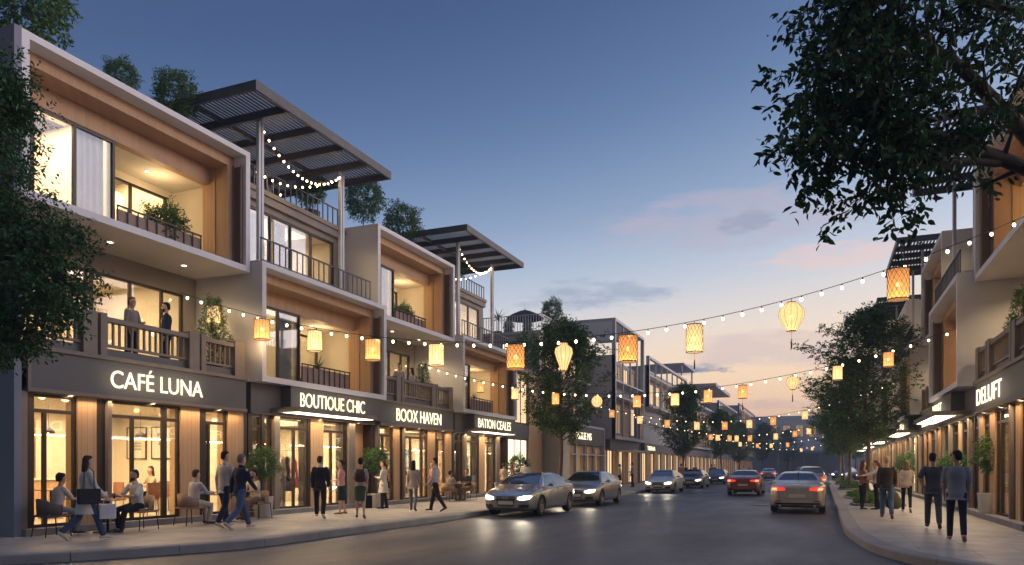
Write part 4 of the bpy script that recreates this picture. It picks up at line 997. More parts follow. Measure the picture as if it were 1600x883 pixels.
HAIRC = {'black': (.012, .010, .009), 'brown': (.045, .024, .014), 'auburn': (.10, .03, .014), 'grey': (.16, .15, .14), 'blond': (.22, .13, .06)}
def joints(H, po, fem):
    s = H/1.75; J = {}
    TH, SHN, ANK = .435*s, .41*s, .075*s
    lean = R(po.get('lean', 2)); legs = po['legs']
    low = 0; dat = []
    for sd, (a, k) in zip((-1, 1), legs):
        a = R(a); k = R(k); hip = V(sd*.088*s, 0, 0); spread = R(po.get('spread', 2))*sd
        kn = hip+V(math.sin(spread)*TH, math.sin(a)*TH, -math.cos(a)*TH); an = kn+V(math.sin(spread)*SHN*.4, math.sin(a-k)*SHN, -math.cos(a-k)*SHN)
        pit = max(0, k-a) if not po.get('sit') else 0
        pit = min(pit, R(55)) if (a-k) < R(-16) else 0
        toe = an+V(sd*.02, .15*s*math.cos(pit)-.0, -.05*s-.15*s*math.sin(pit)); heel = an+V(0, -.05*s, -.05*s+.03*s*math.sin(pit))
        low = min(low, toe.z-.025*s, heel.z-.025*s, an.z-ANK); dat.append((hip, kn, an, toe, heel, pit))
    P = V(0, 0, po['seat']+.10*s if po.get('sit') else -low)
    J['P'] = P; J['legs'] = [tuple(q+P if isinstance(q, Vector) else q for q in d) for d in dat]
    up = V(0, math.sin(lean), math.cos(lean)); J['up'] = up; fw = V(0, math.cos(lean), -math.sin(lean)); J['fw'] = fw
    tw = R(po.get('twist', 0)); rt = V(math.cos(tw), math.sin(tw), 0); J['rt'] = rt
    J['waist'] = P+up*.13*s; J['chest'] = P+up*.36*s; J['sh'] = P+up*.505*s; J['neck'] = P+up*.545*s
    hp = R(po.get('head_pitch', 4)); hy = R(po.get('head_yaw', 0))+tw
    J['hfw'] = V(-math.sin(hy)*math.cos(hp), math.cos(hy)*math.cos(hp), -math.sin(hp)); J['hrt'] = V(math.cos(hy), math.sin(hy), 0); J['hup'] = J['hrt'].cross(J['hfw'])
    J['head'] = J['neck']+up*.03*s+V(0, .012, .125*s)
    J['arms'] = []
    sw = (.155 if fem else .178)*s
    for sd, (p, ab, e, inn) in zip((-1, 1), po['arms']):
        S = J['sh']+rt*sd*sw-up*.035*s; p, ab, e, inn = R(p), R(ab), R(e), R(inn)
        d1 = V(sd*math.sin(ab), math.sin(p)*math.cos(ab), -math.cos(p)*math.cos(ab)); E_ = S+d1*.295*s
        q = p+e; d2 = V(-sd*math.sin(inn)+sd*math.sin(ab)*.3, math.sin(q)*math.cos(inn), -math.cos(q)*math.cos(inn)).normalized(); W_ = E_+d2*.25*s
        J['arms'].append((S, E_, W_, d2))
    J['s'] = s; J['sw'] = sw
    return J
def hand(mb, W_, d, sd, s, curl=25):
    lat = V(0, 1, 0)-d*d.y; lat = lat.normalized() if lat.length > .2 else V(0, 0, 1)-d*d.z; lat.normalize(); nrm = d.cross(lat).normalized()*sd
    # palm: flat across nrm, wide across lat
    pal = [W_-d*.01, W_+d*.03*s, W_+d*.085*s]; secs = [(p, w*s, t*s, lat, nrm) for p, w, t in zip(pal, (.026, .040, .038), (.019, .017, .013))]
    loft(mb, secs, 10)
    for i, (o, ln) in enumerate(((.030, .066), (.010, .075), (-.010, .07), (-.029, .055))):
        p = W_+d*.082*s+lat*o*s; a = R(curl+i*5); pts = [p]; dd = d
        for q in range(3):
            dd = (d*math.cos(a*(q+.5)*.8)-nrm*math.sin(a*(q+.5)*.8)).normalized(); p = p+dd*ln*s/2.6; pts.append(p)
        limb(mb, pts, [.0098*s, .0095*s, .009*s, .008*s], n=7)
    p = W_+d*.03*s+lat*.035*s; limb(mb, [p, p+(d*.6+lat*.8)*.03*s, p+(d*1.5+lat*.9)*.032*s], [.012*s, .011*s, .009*s], n=7)
PCOUNT = [0]
def person(label, loc, rz, po, fit, H=1.75, fem=False, skin='skin_light', hair='brown', hairstyle='short', vox=.012, group='people out on the street', beard=False):
    o = thing('person', label, 'person', loc, R(rz), group)
    J = joints(H, po, fem); s = J['s']; up, fw, rt = J['up'], J['fw'], J['rt']; P = J['P']
    b = MB()
    def torso(mb, inf=0, z0=-.09, z1=.52, hemw=1.0):
        rows = [(-.09, .150, .105), (-.02, .165 if fem else .155, .115), (.06, .150 if fem else .15, .105), (.14, .125 if fem else .145, .095), (.24, .135 if fem else .155, .10), (.34, .148 if fem else .168, .108), (.42, .145 if fem else .165, .10), (.465, .125 if fem else .145, .082), (.50, .085 if fem else .10, .066), (.525, .062, .058), (.55, .052, .052)]
        secs = []
        for z, rx, ry in rows:
            if z < z0-.001 or z > z1+.001: continue
            if z0 < -.2 and z < .05: rx += .014; ry += .028
            r_ = rt if z > .1 else V(1, 0, 0); off = -.012 if z > .3 else 0
            secs.append((P+up*z*s+fw*off, rx*s+inf, ry*s+inf, r_, fw))
        if z0 < -.1:
            secs = [(P+V(0, 0, z0*s), .172*s*hemw+inf, .155*s*hemw+inf, V(1, 0, 0), V(0, 1, 0))]+secs
        loft(mb, secs, 18)
    torso(b)
    limb(b, [J['neck']-up*.03, J['neck']+up*.07*s+V(0, .01, 0)], [.056*s, .052*s])
    hc, hu, hf, hr = J['head'], J['hup'], J['hfw'], J['hrt']
    rows = [(-.125, .028, .03, .045), (-.105, .048, .048, .035), (-.07, .062, .07, .018), (-.02, .071, .088, .006), (.03, .075, .094, -.004), (.07, .070, .088, -.008), (.10, .052, .066, -.01), (.118, .022, .03, -.01)]
    loft(b, [(hc+hu*z*s+hf*y*s, rx*s, ry*s, hr, hf) for z, rx, ry, y in rows], 16)
    limb(b, [hc+hf*.088*s+hu*.012*s, hc+hf*.112*s-hu*.028*s], [.009*s, .014*s], n=7)      # nose
    limb(b, [hc+hf*.082*s-hu*.062*s-hr*.016*s, hc+hf*.082*s-hu*.062*s+hr*.016*s], [.010*s, .010*s], n=6)   # lips
    for sd in (-1, 1): limb(b, [hc+hr*sd*.074*s+hu*.012*s, hc+hr*sd*.076*s-hu*.022*s], [.013*s, .010*s], n=7)
    ub = MB(); lb = MB()
    for sd, (S, E_, W_, d2) in zip((-1, 1), J['arms']):
        ar = [.052, .046, .038, .036, .026] if not fem else [.043, .038, .032, .030, .022]
        pts = [S, S.lerp(E_, .45), E_, E_.lerp(W_, .35), W_]; limb(b, pts, [a*s for a in ar])
        hand(b, W_, d2, sd, s)
        sl = fit.get('sleeve', 'long'); inf = .010 if fit.get('coat') is None else .015
        if sl == 'long': limb(ub, [S+rt*-sd*.02, S.lerp(E_, .45), E_, E_.lerp(W_, .35), E_.lerp(W_, .93)], [a*s+inf-(.006 if fem else 0) for a in ([.056, .050, .042, .040, .032])])
        elif sl == 'half': limb(ub, [S+rt*-sd*.02, S.lerp(E_, .4), S.lerp(E_, .85)], [a*s+inf-(.006 if fem else 0) for a in (.056, .053, .052)])
    for sd, (hip, kn, an, toe, heel, pit) in zip((-1, 1), J['legs']):
        lr = [.088, .075, .054, .052, .034] if not fem else [.085, .072, .050, .047, .030]
        limb(b, [hip, hip.lerp(kn, .4), kn, kn.lerp(an, .35), an], [a*s*fit.get('legw', 1.0) for a in lr])
        limb(b, [an, an.lerp(toe, .5)-V(0, 0, .01), toe], [.032*s, .03*s, .025*s])
    bm_ = remeshed(b, 'body', vox); bm_.materials.append(MATS[skin]); link(bpy.data.objects.new('body', bm_), o)
    # eyes
    e = MB()
    for sd in (-1, 1): e.sphere(hc+hf*.083*s+hr*sd*.031*s+hu*.012*s, .010*s, 6, (1.2, 1.2, .7)); 
    e.build('eyes', 'black_rubber', o, world=False)
    vx = max(vox, .012)
    # top
    top = fit.get('top')
    if top is not None:
        z0 = fit.get('hem', -.08); torso(ub, .012 if not fit.get('coat') else .018, z0, .50, fit.get('flare', 1.0))
        m_ = remeshed(ub, 'shirt', vx, 3); m_.materials.append(cloth(top)); link(bpy.data.objects.new(fit.get('topname', 'shirt'), m_), o)
        if fit.get('collar'):
            c = MB(); limb(c, [J['neck']-up*.035*s, J['neck']+up*.012*s], [.072*s, .066*s]); c = remeshed(c, 'collar', vx, 1); c.materials.append(cloth(fit['collar'])); link(bpy.data.objects.new('collar', c), o)
        if fit.get('vee'):
            c = MB(); q = P+up*.36*s+fw*.115*s; loft(c, [(P+up*.18*s+fw*.108*s, .01, .012, rt, fw), (P+up*.34*s+fw*.112*s, .035*s, .018, rt, fw), (P+up*.48*s+fw*.06*s, .055*s, .022, rt, fw)], 8); c.build('shirt_front', cloth(fit['vee']), o, world=False)
    # bottom
    bt = fit.get('bottom'); kind = fit.get('bkind', 'trousers')
    if bt is not None:
        m2 = MB()
        if kind == 'skirt':
            k0 = J['legs'][0][1]; k1 = J['legs'][1][1]; mid = (k0+k1)/2; wd = abs(k0.y-k1.y)/2
            ln = fit.get('skirt', .45)
            q = P.lerp(V(mid.x, mid.y, P.z-ln*s), 1.0); loft(m2, [(P+V(0, 0, .1*s), .135*s, .10*s, V(1, 0, 0), V(0, 1, 0)), (P, .172*s, .128*s, V(1, 0, 0), V(0, 1, 0)), (P.lerp(q, .5), .178*s, .14*s, V(1, 0, 0), V(0, 1, 0)), (q, .165*s, .13*s+wd*.7, V(1, 0, 0), V(0, 1, 0))], 18)
        else:
            loft(m2, [(P+up*.09*s, .140*s, .10*s, V(1, 0, 0), fw), (P, .158*s, .115*s, V(1, 0, 0), fw), (P-V(0, 0, .09*s), .15*s, .11*s, V(1, 0, 0), V(0, 1, 0))], 16)
            for hip, kn, an, toe, heel, pit in J['legs']:
                f_ = fit.get('leglen', .97); w = fit.get('legw', 1.0)
                limb(m2, [hip, hip.lerp(kn, .4), kn, kn.lerp(an, .4), kn.lerp(an, f_)], [.100*s*w, .090*s*w, .070*s*w, .067*s*w, .058*s*w])
        m2 = remeshed(m2, 'trousers', vx, 3); m2.materials.append(cloth(bt)); link(bpy.data.objects.new('skirt' if kind == 'skirt' else 'trousers', m2), o)
    # shoes
    for hip, kn, an, toe, heel, pit in J['legs']:
        m3 = MB(); limb(m3, [heel+V(0, 0, .012*s), heel.lerp(toe, .45)+V(0, 0, .018*s), toe+V(0, .02*s*math.cos(pit), 0)], [(.034*s, .036*s), (.042*s, .036*s), (.040*s, .024*s)])
        if fit.get('heels'): m3.tube([heel, V(heel.x, heel.y-.01, heel.z-.06)], [.012, .006], 6)
        else: limb(m3, [an, an-V(0, 0, .03)], [.042*s, .044*s])
        m3 = remeshed(m3, 'shoe', vx, 1); m3.materials.append(cloth(fit.get('shoes', (.03, .025, .02)), .5)); link(bpy.data.objects.new('shoe', m3), o)
    # hair
    if hairstyle != 'bald':
        m4 = MB(); th = .014*s
        rows = [(-.075, .050, .035, -.058), (-.03, .070, .058, -.048), (.02, .0795, .074, -.036), (.06, .079, .090, -.020), (.10, .066, .084, -.010), (.128, .036, .05, -.012)]
        if hairstyle == 'curly': rows = [(z, a*1.12, b_*1.1, y) for z, a, b_, y in rows]
        loft(m4, [(hc+hu*z*s+hf*y*s, rx*s, ry*s, hr, hf) for z, rx, ry, y in rows], 14)
        if hairstyle == 'long':
            loft(m4, [(hc-hu*.30*s-hf*.06*s, .075*s, .03*s, hr, hf), (hc-hu*.2*s-hf*.06*s, .098*s, .045*s, hr, hf), (hc-hu*.08*s-hf*.05*s, .088*s, .06*s, hr, hf), (hc-hf*.03*s, .08*s, .08*s, hr, hf)], 12)
        if hairstyle == 'bun': m4.sphere(hc-hf*.115*s+hu*.01*s, .05*s, 10)
        if hairstyle == 'tail': limb(m4, [hc-hf*.10*s+hu*.03*s, hc-hf*.13*s-hu*.08*s, hc-hf*.11*s-hu*.2*s], [.03*s, .034*s, .018*s])
        if hairstyle == 'cap': limb(m4, [hc+hf*.07*s+hu*.05*s-hr*.03*s, hc+hf*.135*s+hu*.04*s, hc+hf*.07*s+hu*.05*s+hr*.03*s], [(.03*s, .012*s)]*3)
        if hairstyle == 'curly':
            rr = random.Random(5)
            for _ in range(26): q = rv(rr).normalized(); q = hc+hr*q.x*.078*s+hf*(q.y*.085-.02)*s+hu*(abs(q.z)*.1+.02)*s; m4.sphere(q, .022*s, 6)
        m4 = remeshed(m4, 'hair', vx, 2); m4.materials.append(cloth(HAIRC[hair], .7)); link(bpy.data.objects.new('cap' if hairstyle == 'cap' else 'hair', m4), o)
    if beard:
        m5 = MB(); loft(m5, [(hc-hu*.125*s+hf*.052*s, .03*s, .034*s, hr, hf), (hc-hu*.09*s+hf*.038*s, .056*s, .055*s, hr, hf), (hc-hu*.055*s+hf*.02*s, .064*s, .068*s, hr, hf)], 12); m5.build('beard', cloth(HAIRC[hair], .8), o, world=False)
    o['_j'] = 0; del o['_j']
    rot = Matrix.Rotation(R(rz), 3, 'Z'); L0 = Vector(loc)
    return o, J, (lambda p: L0+rot @ Vector(p))
WALK = dict(legs=((26, 8), (-14, 34)), arms=((-18, 6, 12, 4), (20, 6, 25, 8)), lean=4)
WALK2 = dict(legs=((-12, 36), (24, 6)), arms=((20, 6, 25, 8), (-16, 6, 12, 4)), lean=4)
STROLL = dict(legs=((13, 4), (-10, 20)), arms=((-8, 7, 12, 4), (10, 7, 18, 8)), lean=2)
STAND = dict(legs=((2, 2), (-2, 2)), arms=((2, 8, 10, 4), (-2, 8, 12, 6)), lean=0)
TALK = dict(legs=((3, 2), (-4, 6)), arms=((8, 8, 75, 35), (4, 9, 15, 10)), lean=1)
FOLD = dict(legs=((3, 2), (-4, 6)), arms=((15, 8, 85, 55), (15, 8, 80, 55)), lean=0)
SIT = dict(sit=True, seat=.46, legs=((82, 78), (80, 92)), arms=((32, 8, 62, 22), (36, 8, 55, 18)), lean=8, spread=5)
def mod(d, **k): x = dict(d); x.update(k); return x
Z0 = .15
DK = (.018, .018, .024); NAVY = (.02, .028, .06); JEAN = (.05, .085, .16); WHT = (.62, .60, .58); GRY = (.16, .17, .18); BEI = (.42, .36, .30)
ppl = {}
def PP(key, *a, **k): ppl[key] = person(*a, **k); return ppl[key]
PP('coat', 'woman in long white coat and blue jeans walking past the café tables with bags', (-13.45, 10.35, Z0), -22, mod(WALK2, arms=((-6, 5, 10, 3), (20, 6, 22, 4))), dict(top=WHT, coat=1, hem=-.36, flare=1.12, bottom=JEAN, shoes=(.5, .47, .42), topname='coat'), 1.72, True, hair='brown', hairstyle='long', vox=.010)
PP('curly', 'woman with dark curly hair sitting at the nearest café table', (-14.86, 10.78, Z0), -8, SIT, dict(top=(.55, .47, .44), sleeve='half', bottom=GRY), 1.66, True, skin='skin_tan', hair='black', hairstyle='curly', vox=.011)
PP('man', 'bearded man in white shirt and black trousers sitting facing the curly haired woman', (-14.55, 12.52, Z0), 178, mod(SIT, legs=((78, 60), (80, 88))), dict(top=WHT, sleeve='half', bottom=DK, collar=WHT), 1.78, skin='skin_tan', hair='black', beard=True, vox=.011)
PP('sitgrey', 'man in light shirt and beige trousers sitting in front of the café door', (-14.6, 14.2, Z0), -8, SIT, dict(top=(.40, .38, .42), bottom=BEI, collar=(.4, .38, .42)), 1.78, hair='brown', vox=.012)
PP('sityel', 'bearded man in pale yellow top sitting beside the topiary pot', (-14.6, 16.45, Z0), 175, SIT, dict(top=(.60, .56, .42), sleeve='half', bottom=(.2, .12, .08)), 1.76, skin='skin_tan', hair='black', beard=True, vox=.012)
PP('m1', 'man in pale grey shirt and dark jeans walking away, left of the pair', (-13.15, 13.75, Z0), -6, mod(STROLL, head_yaw=-25), dict(top=(.48, .44, .42), hem=-.14, bottom=NAVY, shoes=(.45, .42, .38), collar=(.48, .44, .42)), 1.83, hair='black', vox=.010)
PP('m2', 'grey haired man in navy shirt and blue jeans striding, right of the pair', (-12.5, 13.55, Z0), -12, WALK, dict(top=NAVY, hem=-.12, bottom=(.07, .10, .2), shoes=(.45, .42, .38), collar=NAVY), 1.80, hair='grey', vox=.010)
PP('suit', 'man in black suit and white shoes walking towards the boutique', (-13.1, 17.35, Z0), 24, mod(STROLL, legs=((15, 3), (-12, 14)), spread=5, head_yaw=-20), dict(top=DK, coat=1, hem=-.16, bottom=DK, shoes=(.5, .48, .44), topname='jacket', collar=WHT), 1.76, hair='brown', vox=.011)
PP('pink', 'woman in pink blouse and dark pencil skirt standing in front of the boutique', (-13.7, 19.2, Z0), 118, mod(TALK, head_yaw=8), dict(top=(.62, .32, .32), sleeve='half', hem=-.02, bottom=(.02, .035, .05), bkind='skirt', skirt=.48, shoes=(.35, .2, .12), heels=1), 1.68, True, hair='black', hairstyle='bun', vox=.011)
PP('backp', 'woman with dark backpack, grey tee and green skirt, seen from behind', (-11.95, 17.65, Z0), 30, mod(STROLL, legs=((11, 3), (-8, 16)), arms=((18, 9, 60, 20), (0, 7, 12, 4))), dict(top=(.36, .33, .32), sleeve='half', bottom=(.05, .08, .055), bkind='skirt', skirt=.42, shoes=(.12, .03, .03), heels=1), 1.70, True, hair='black', vox=.011)
PP('wcoat', 'woman in open cream coat with folded arms beside the timber wall', (-14.15, 22.3, Z0), 112, FOLD, dict(top=(.62, .58, .52), coat=1, hem=-.34, flare=1.1, bottom=DK, shoes=DK, heels=1, topname='coat'), 1.68, True, hair='auburn', hairstyle='tail', vox=.012)
PP('greyw', 'woman in beige jumper and grey leggings seen from behind before the bookshop', (-12.4, 21.35, Z0), 18, STROLL, dict(top=(.36, .31, .28), hem=-.16, bottom=(.14, .15, .19), legw=.82, shoes=(.1, .05, .05)), 1.66, True, hair='black', hairstyle='long', vox=.012)
PP('whm', 'man in white shirt and black trousers standing near the kerb before the bookshop', (-11.65, 21.5, Z0), 100, mod(STROLL, legs=((-16, 18), (16, 4)), arms=((5, 6, 40, 20), (2, 6, 20, 6))), dict(top=(.52, .50, .54), bottom=DK, collar=WHT), 1.76, hair='brown', vox=.012)
PP('ent', 'person in brown top waiting by the bookshop door', (-14.7, 26.9, Z0), 150, TALK, dict(top=(.28, .13, .10), bottom=(.14, .10, .09), shoes=(.5, .45, .4)), 1.68, hair='brown', vox=.018)
PP('sk', 'person with dark hair sitting at the far café table, facing away', (-14.55, 28.05, Z0), -5, SIT, dict(top=(.34, .30, .28), bottom=(.2, .15, .12)), 1.6, hair='black', vox=.018)
PP('sm', 'man in black polo sitting at the far café table', (-14.5, 29.75, Z0), 172, SIT, dict(top=DK, sleeve='half', bottom=(.2, .14, .12)), 1.75, skin='skin_tan', hair='black', vox=.018)
PP('e1', 'person in pale top and red shorts behind the nearest sedan', (-13.9, 32.4, Z0), 10, STAND, dict(top=(.5, .42, .32), sleeve='half', bottom=(.22, .04, .03)), 1.66, True, hair='brown', hairstyle='bun', vox=.018)
PP('e2', 'man in white shirt standing beside the red haired woman near the brown pier', (-13.6, 34.4, Z0), 30, TALK, dict(top=WHT, bottom=NAVY), 1.78, hair='black', vox=.018)
PP('e3', 'red haired woman in dark top behind the nearest sedan', (-14.1, 34.0, Z0), -70, TALK, dict(top=(.18, .07, .05), bottom=DK), 1.66, True, hair='auburn', hairstyle='long', vox=.018)
PP('f1', 'woman in white top and black skirt talking by the ROBSLIE shopfront', (-13.4, 52.3, Z0), -60, TALK, dict(top=(.45, .40, .38), sleeve='half', bottom=DK, bkind='skirt', skirt=.42), 1.68, True, hair='black', hairstyle='bun', vox=.02)
PP('f2', 'man in blue shirt talking with the woman in black skirt', (-12.7, 53.2, Z0), 110, TALK, dict(top=(.22, .25, .36), bottom=NAVY), 1.78, hair='black', vox=.02)
for i, (x, y, rz_, c, lab) in enumerate([(-10.8, 62.5, 0, (.5, .3, .28), 'far pedestrian in pink top beside the second street tree'), (-12.2, 73, 30, DK, 'far pedestrian in black beyond the grey sedan'), (-11.9, 77, 200, (.2, .18, .2), 'far pedestrian in dark grey behind the parked cars'),
        (-11.2, 84, 10, (.10, .11, .10), 'far pedestrian in dark jacket near the third street tree'), (-9.6, 103, 40, (.45, .45, .5), 'far pedestrian in white shirt near the silver car far down the street'), (-8.9, 104, 200, (.12, .14, .18), 'far pedestrian in blue near the silver car far down the street'), (-11.4, 88, 150, (.05, .05, .06), 'far pedestrian in black close to the shopfronts')]):
    PP('far%d' % i, lab, (x, y, Z0 if x < -10.4 else 0), rz_, STAND if i % 2 else STROLL, dict(top=c, bottom=NAVY), 1.75, hair='black', vox=.026)
# right pavement
PP('r1', 'woman in black dress facing her friend near the planting bed', (1.30, 28.2, Z0), -62, mod(TALK, arms=((25, 8, 50, 10), (20, 8, 60, 20))), dict(top=(.20, .07, .06), sleeve=None, bottom=DK), 1.68, True, hair='auburn', hairstyle='long', vox=.012)
PP('r2', 'woman in white blouse and black dungarees holding her friend', (1.72, 28.25, Z0), 100, mod(TALK, arms=((60, 6, 20, 10), (58, 6, 22, 6))), dict(top=(.50, .50, .50), bottom=DK), 1.68, True, hair='auburn', hairstyle='tail', vox=.012)
PP('r3', 'bald man in dark jumper and blue jeans carrying a green bag', (1.68, 23.3, Z0), -2, STROLL, dict(top=(.055, .045, .035), hem=-.12, bottom=(.07, .12, .22), shoes=(.2, .08, .04)), 1.76, skin='skin_light', hair='grey', hairstyle='bald', vox=.011)
PP('r4', 'fair haired woman in white tee and black leggings walking away', (2.5, 26.8, Z0), -6, mod(WALK, legs=((16, 4), (-14, 26))), dict(top=(.52, .46, .42), sleeve='half', bottom=DK, legw=.82, shoes=(.4, .36, .34)), 1.68, True, hair='blond', hairstyle='long', vox=.011)
PP('r5', 'man in dark grey tee and grey trousers walking away with hand on hip', (2.42, 20.0, Z0), -4, mod(STROLL, arms=((-25, 22, 60, 30), (4, 6, 20, 6)), head_yaw=-22), dict(top=(.075, .08, .095), sleeve='half', hem=-.12, bottom=(.07, .075, .09), shoes=(.08, .06, .06)), 1.78, skin='skin_tan', hair='black', vox=.010)
PP('r6', 'man in black cap, light grey tee and dark jeans, nearest on the right pavement', (2.42, 16.7, Z0), -6, mod(WALK2, legs=((10, 4), (-8, 22)), arms=((6, 7, 16, 6), (-4, 7, 12, 4)), head_yaw=48), dict(top=(.24, .25, .28), sleeve='half', hem=-.13, bottom=(.022, .025, .05), legw=.9, shoes=(.35, .2, .15)), 1.77, skin='skin_tan', hair='black', hairstyle='cap', vox=.010)
# balcony and indoor people
PP('b1', 'man in grey checked shirt on the café balcony, left of the two', (-16.2, 13.75, 4.17), -80, TALK, dict(top=(.25, .22, .2), bottom=DK), 1.76, hair='black', group='people on the balconies', vox=.014)
PP('b2', 'bearded man in dark suit jacket on the café balcony, right of the two', (-16.1, 14.75, 4.17), 140, STAND, dict(top=NAVY, coat=1, hem=-.12, bottom=DK, vee=WHT, topname='jacket'), 1.82, hair='black', beard=True, group='people on the balconies', vox=.014)
PP('b3', 'man in white shirt behind the third floor glass of the boutique building', (-17.3, 20.9, 7.62), -90, STAND, dict(top=WHT, bottom=BEI), 1.78, hair='black', group='people on the balconies', vox=.018)
PP('b4', 'man in white shirt leaning at the bookshop balcony rail', (-16.1, 26.6, 4.17), -150, mod(STAND, lean=22, head_pitch=25), dict(top=(.5, .47, .42), bottom=DK), 1.75, hair='black', group='people on the balconies', vox=.018)
PP('b5', 'woman in pale dress with black bag on the bookshop balcony', (-16.1, 27.6, 4.17), 100, TALK, dict(top=(.4, .38, .36), bottom=(.3, .3, .3), hem=-.3), 1.66, True, hair='black', hairstyle='long', group='people on the balconies', vox=.018)
PP('in1', 'woman sitting at an inside table seen through the café door', (-18.2, 16.2, .29), 170, SIT, dict(top=(.42, .40, .28), bottom=DK), 1.68, True, hair='brown', hairstyle='long', group='people indoors', vox=.016)

# bags ------------------------------------------------------------
def bag(name, label, loc, rz, w, d, h, m, handle=.12, logo=False, soft=False):
    o = thing(name, label, 'bag', loc, R(rz), 'bags being carried'); b = MB()
    if soft:
        loft(b, [(V(0, 0, 0), w*.28, d*.28, V(1, 0, 0), V(0, 1, 0)), (V(0, 0, h*.12), w*.47, d*.46, V(1, 0, 0), V(0, 1, 0)), (V(0, 0, h*.45), w*.5, d*.5, V(1, 0, 0), V(0, 1, 0)), (V(0, 0, h*.8), w*.3, d*.3, V(1, 0, 0), V(0, 1, 0)), (V(0, 0, h), w*.1, d*.1, V(1, 0, 0), V(0, 1, 0))], 14)
    else: loft(b, [(V(0, 0, z*h), w*.66*f, d*.66*f, V(1, 0, 0).lerp(V(1, 1, 0).normalized(), 0), V(0, 1, 0)) for z, f in ((0, .98), (.04, 1.02), (.5, 1.0), (.97, .93), (1, .88))], 4) if False else b.box(-w/2, w/2, -d/2, d/2, 0, h)
    ob = b.build('bag_body', m, o, world=False)
    if not soft:
        bv = ob.modifiers.new('bevel', 'BEVEL'); bv.width = .018; bv.segments = 2
    hm = MB()
    for s_ in (-1, 1): hm.tube([(-w*.25, s_*d*.3, h-.01), (-w*.2, s_*d*.15, h+handle*.8), (0, 0, h+handle), (w*.2, s_*d*.15, h+handle*.8), (w*.25, s_*d*.3, h-.01)], .006, 5)
    hm.build('handle', m, o, world=False)
    if logo:
        l_ = MB(); l_.lathe([(0, d/2+.004), (.035, d/2+.004)], (0, 0, h*.6), 12, 'Y'); l_.build('printed_emblem', mat('bag_print', (.25, .08, .12), .7), o, world=False)
    return o
def at_hand(key, i, drop): 
    p, J, w = ppl[key]; q = w(J['arms'][i][2]+J['arms'][i][3]*.08); return (q.x, q.y, q.z-drop)
PAPER = cloth((.62, .61, .66), .7); BLK = cloth((.022, .022, .03), .6)
bag('paper_bag', 'white carrier bag with dark emblem in the hand of the white coated woman', at_hand('coat', 1, .40), 60, .30, .14, .30, PAPER, .10, True)
p, J, w = ppl['coat']; q = w(V(.30, -.02, J['P'].z-.14)); bag('shoulder_bag', 'large black tote hanging at the hip of the white coated woman', (q.x, q.y, q.z), 70, .40, .13, .30, BLK, .42)
bag('paper_bag', 'white and black shopping bag carried by the backpack woman', at_hand('backp', 1, .48), 40, .28, .13, .36, BLK, .12)
bag('shopping_bag', 'dark handbag held low by the woman in the cream coat', tuple(ppl['wcoat'][2](V(.28, -.02, .72))), 20, .3, .12, .24, BLK, .2)
bag('cloth_bag', 'bulging olive green bag hanging from the hand of the bald man', at_hand('r3', 1, .56), 20, .44, .3, .52, cloth((.10, .11, .07)), .04, soft=True)
p, J, w = ppl['backp']; r_ = thing('backpack', 'dark brown backpack on the woman in the green skirt', 'backpack', w(V(0, -.19, J['P'].z+.12)), R(30), 'bags being carried')
b = MB(); loft(b, [(V(0, 0, 0), .12, .06, V(1, 0, 0), V(0, 1, 0)), (V(0, -.02, .06), .15, .09, V(1, 0, 0), V(0, 1, 0)), (V(0, -.01, .24), .14, .08, V(1, 0, 0), V(0, 1, 0)), (V(0, 0, .36), .09, .05, V(1, 0, 0), V(0, 1, 0))], 14); b.build('pack', cloth((.06, .035, .03)), r_, world=False)
b = MB()
for s_ in (-1, 1): b.tube([(s_*.07, .06, .06), (s_*.10, .075, .2), (s_*.09, .09, .36), (s_*.08, .17, .37), (s_*.09, .27, .25)], .013, 6)
b.build('strap', cloth((.03, .02, .02)), r_, world=False)
# ================================================================ cars
def interp(keys, t):
    for (a, va), (b, vb) in zip(keys, keys[1:]):
        if t <= b:
            f = (t-a)/(b-a); f = f*f*(3-2*f) if len(keys) > 99 else f; return va+(vb-va)*f
    return keys[-1][1]
def cspline(keys):
    xs = [k[0] for k in keys]; ys = [k[1] for k in keys]; n = len(xs)
    d = [(ys[i+1]-ys[i])/(xs[i+1]-xs[i]) for i in range(n-1)]
    m = [d[0]]+[0 if d[i-1]*d[i] <= 0 else 2*d[i-1]*d[i]/(d[i-1]+d[i]) for i in range(1, n-1)]+[d[-1]]
    def f(t):
        t = min(max(t, xs[0]), xs[-1]); i = 0
        while i < n-2 and t > xs[i+1]: i += 1
        h = xs[i+1]-xs[i]; u = (t-xs[i])/h
        return (2*u**3-3*u*u+1)*ys[i]+(u**3-2*u*u+u)*h*m[i]+(-2*u**3+3*u*u)*ys[i+1]+(u**3-u*u)*h*m[i+1]
    return f
CARL = 4.72
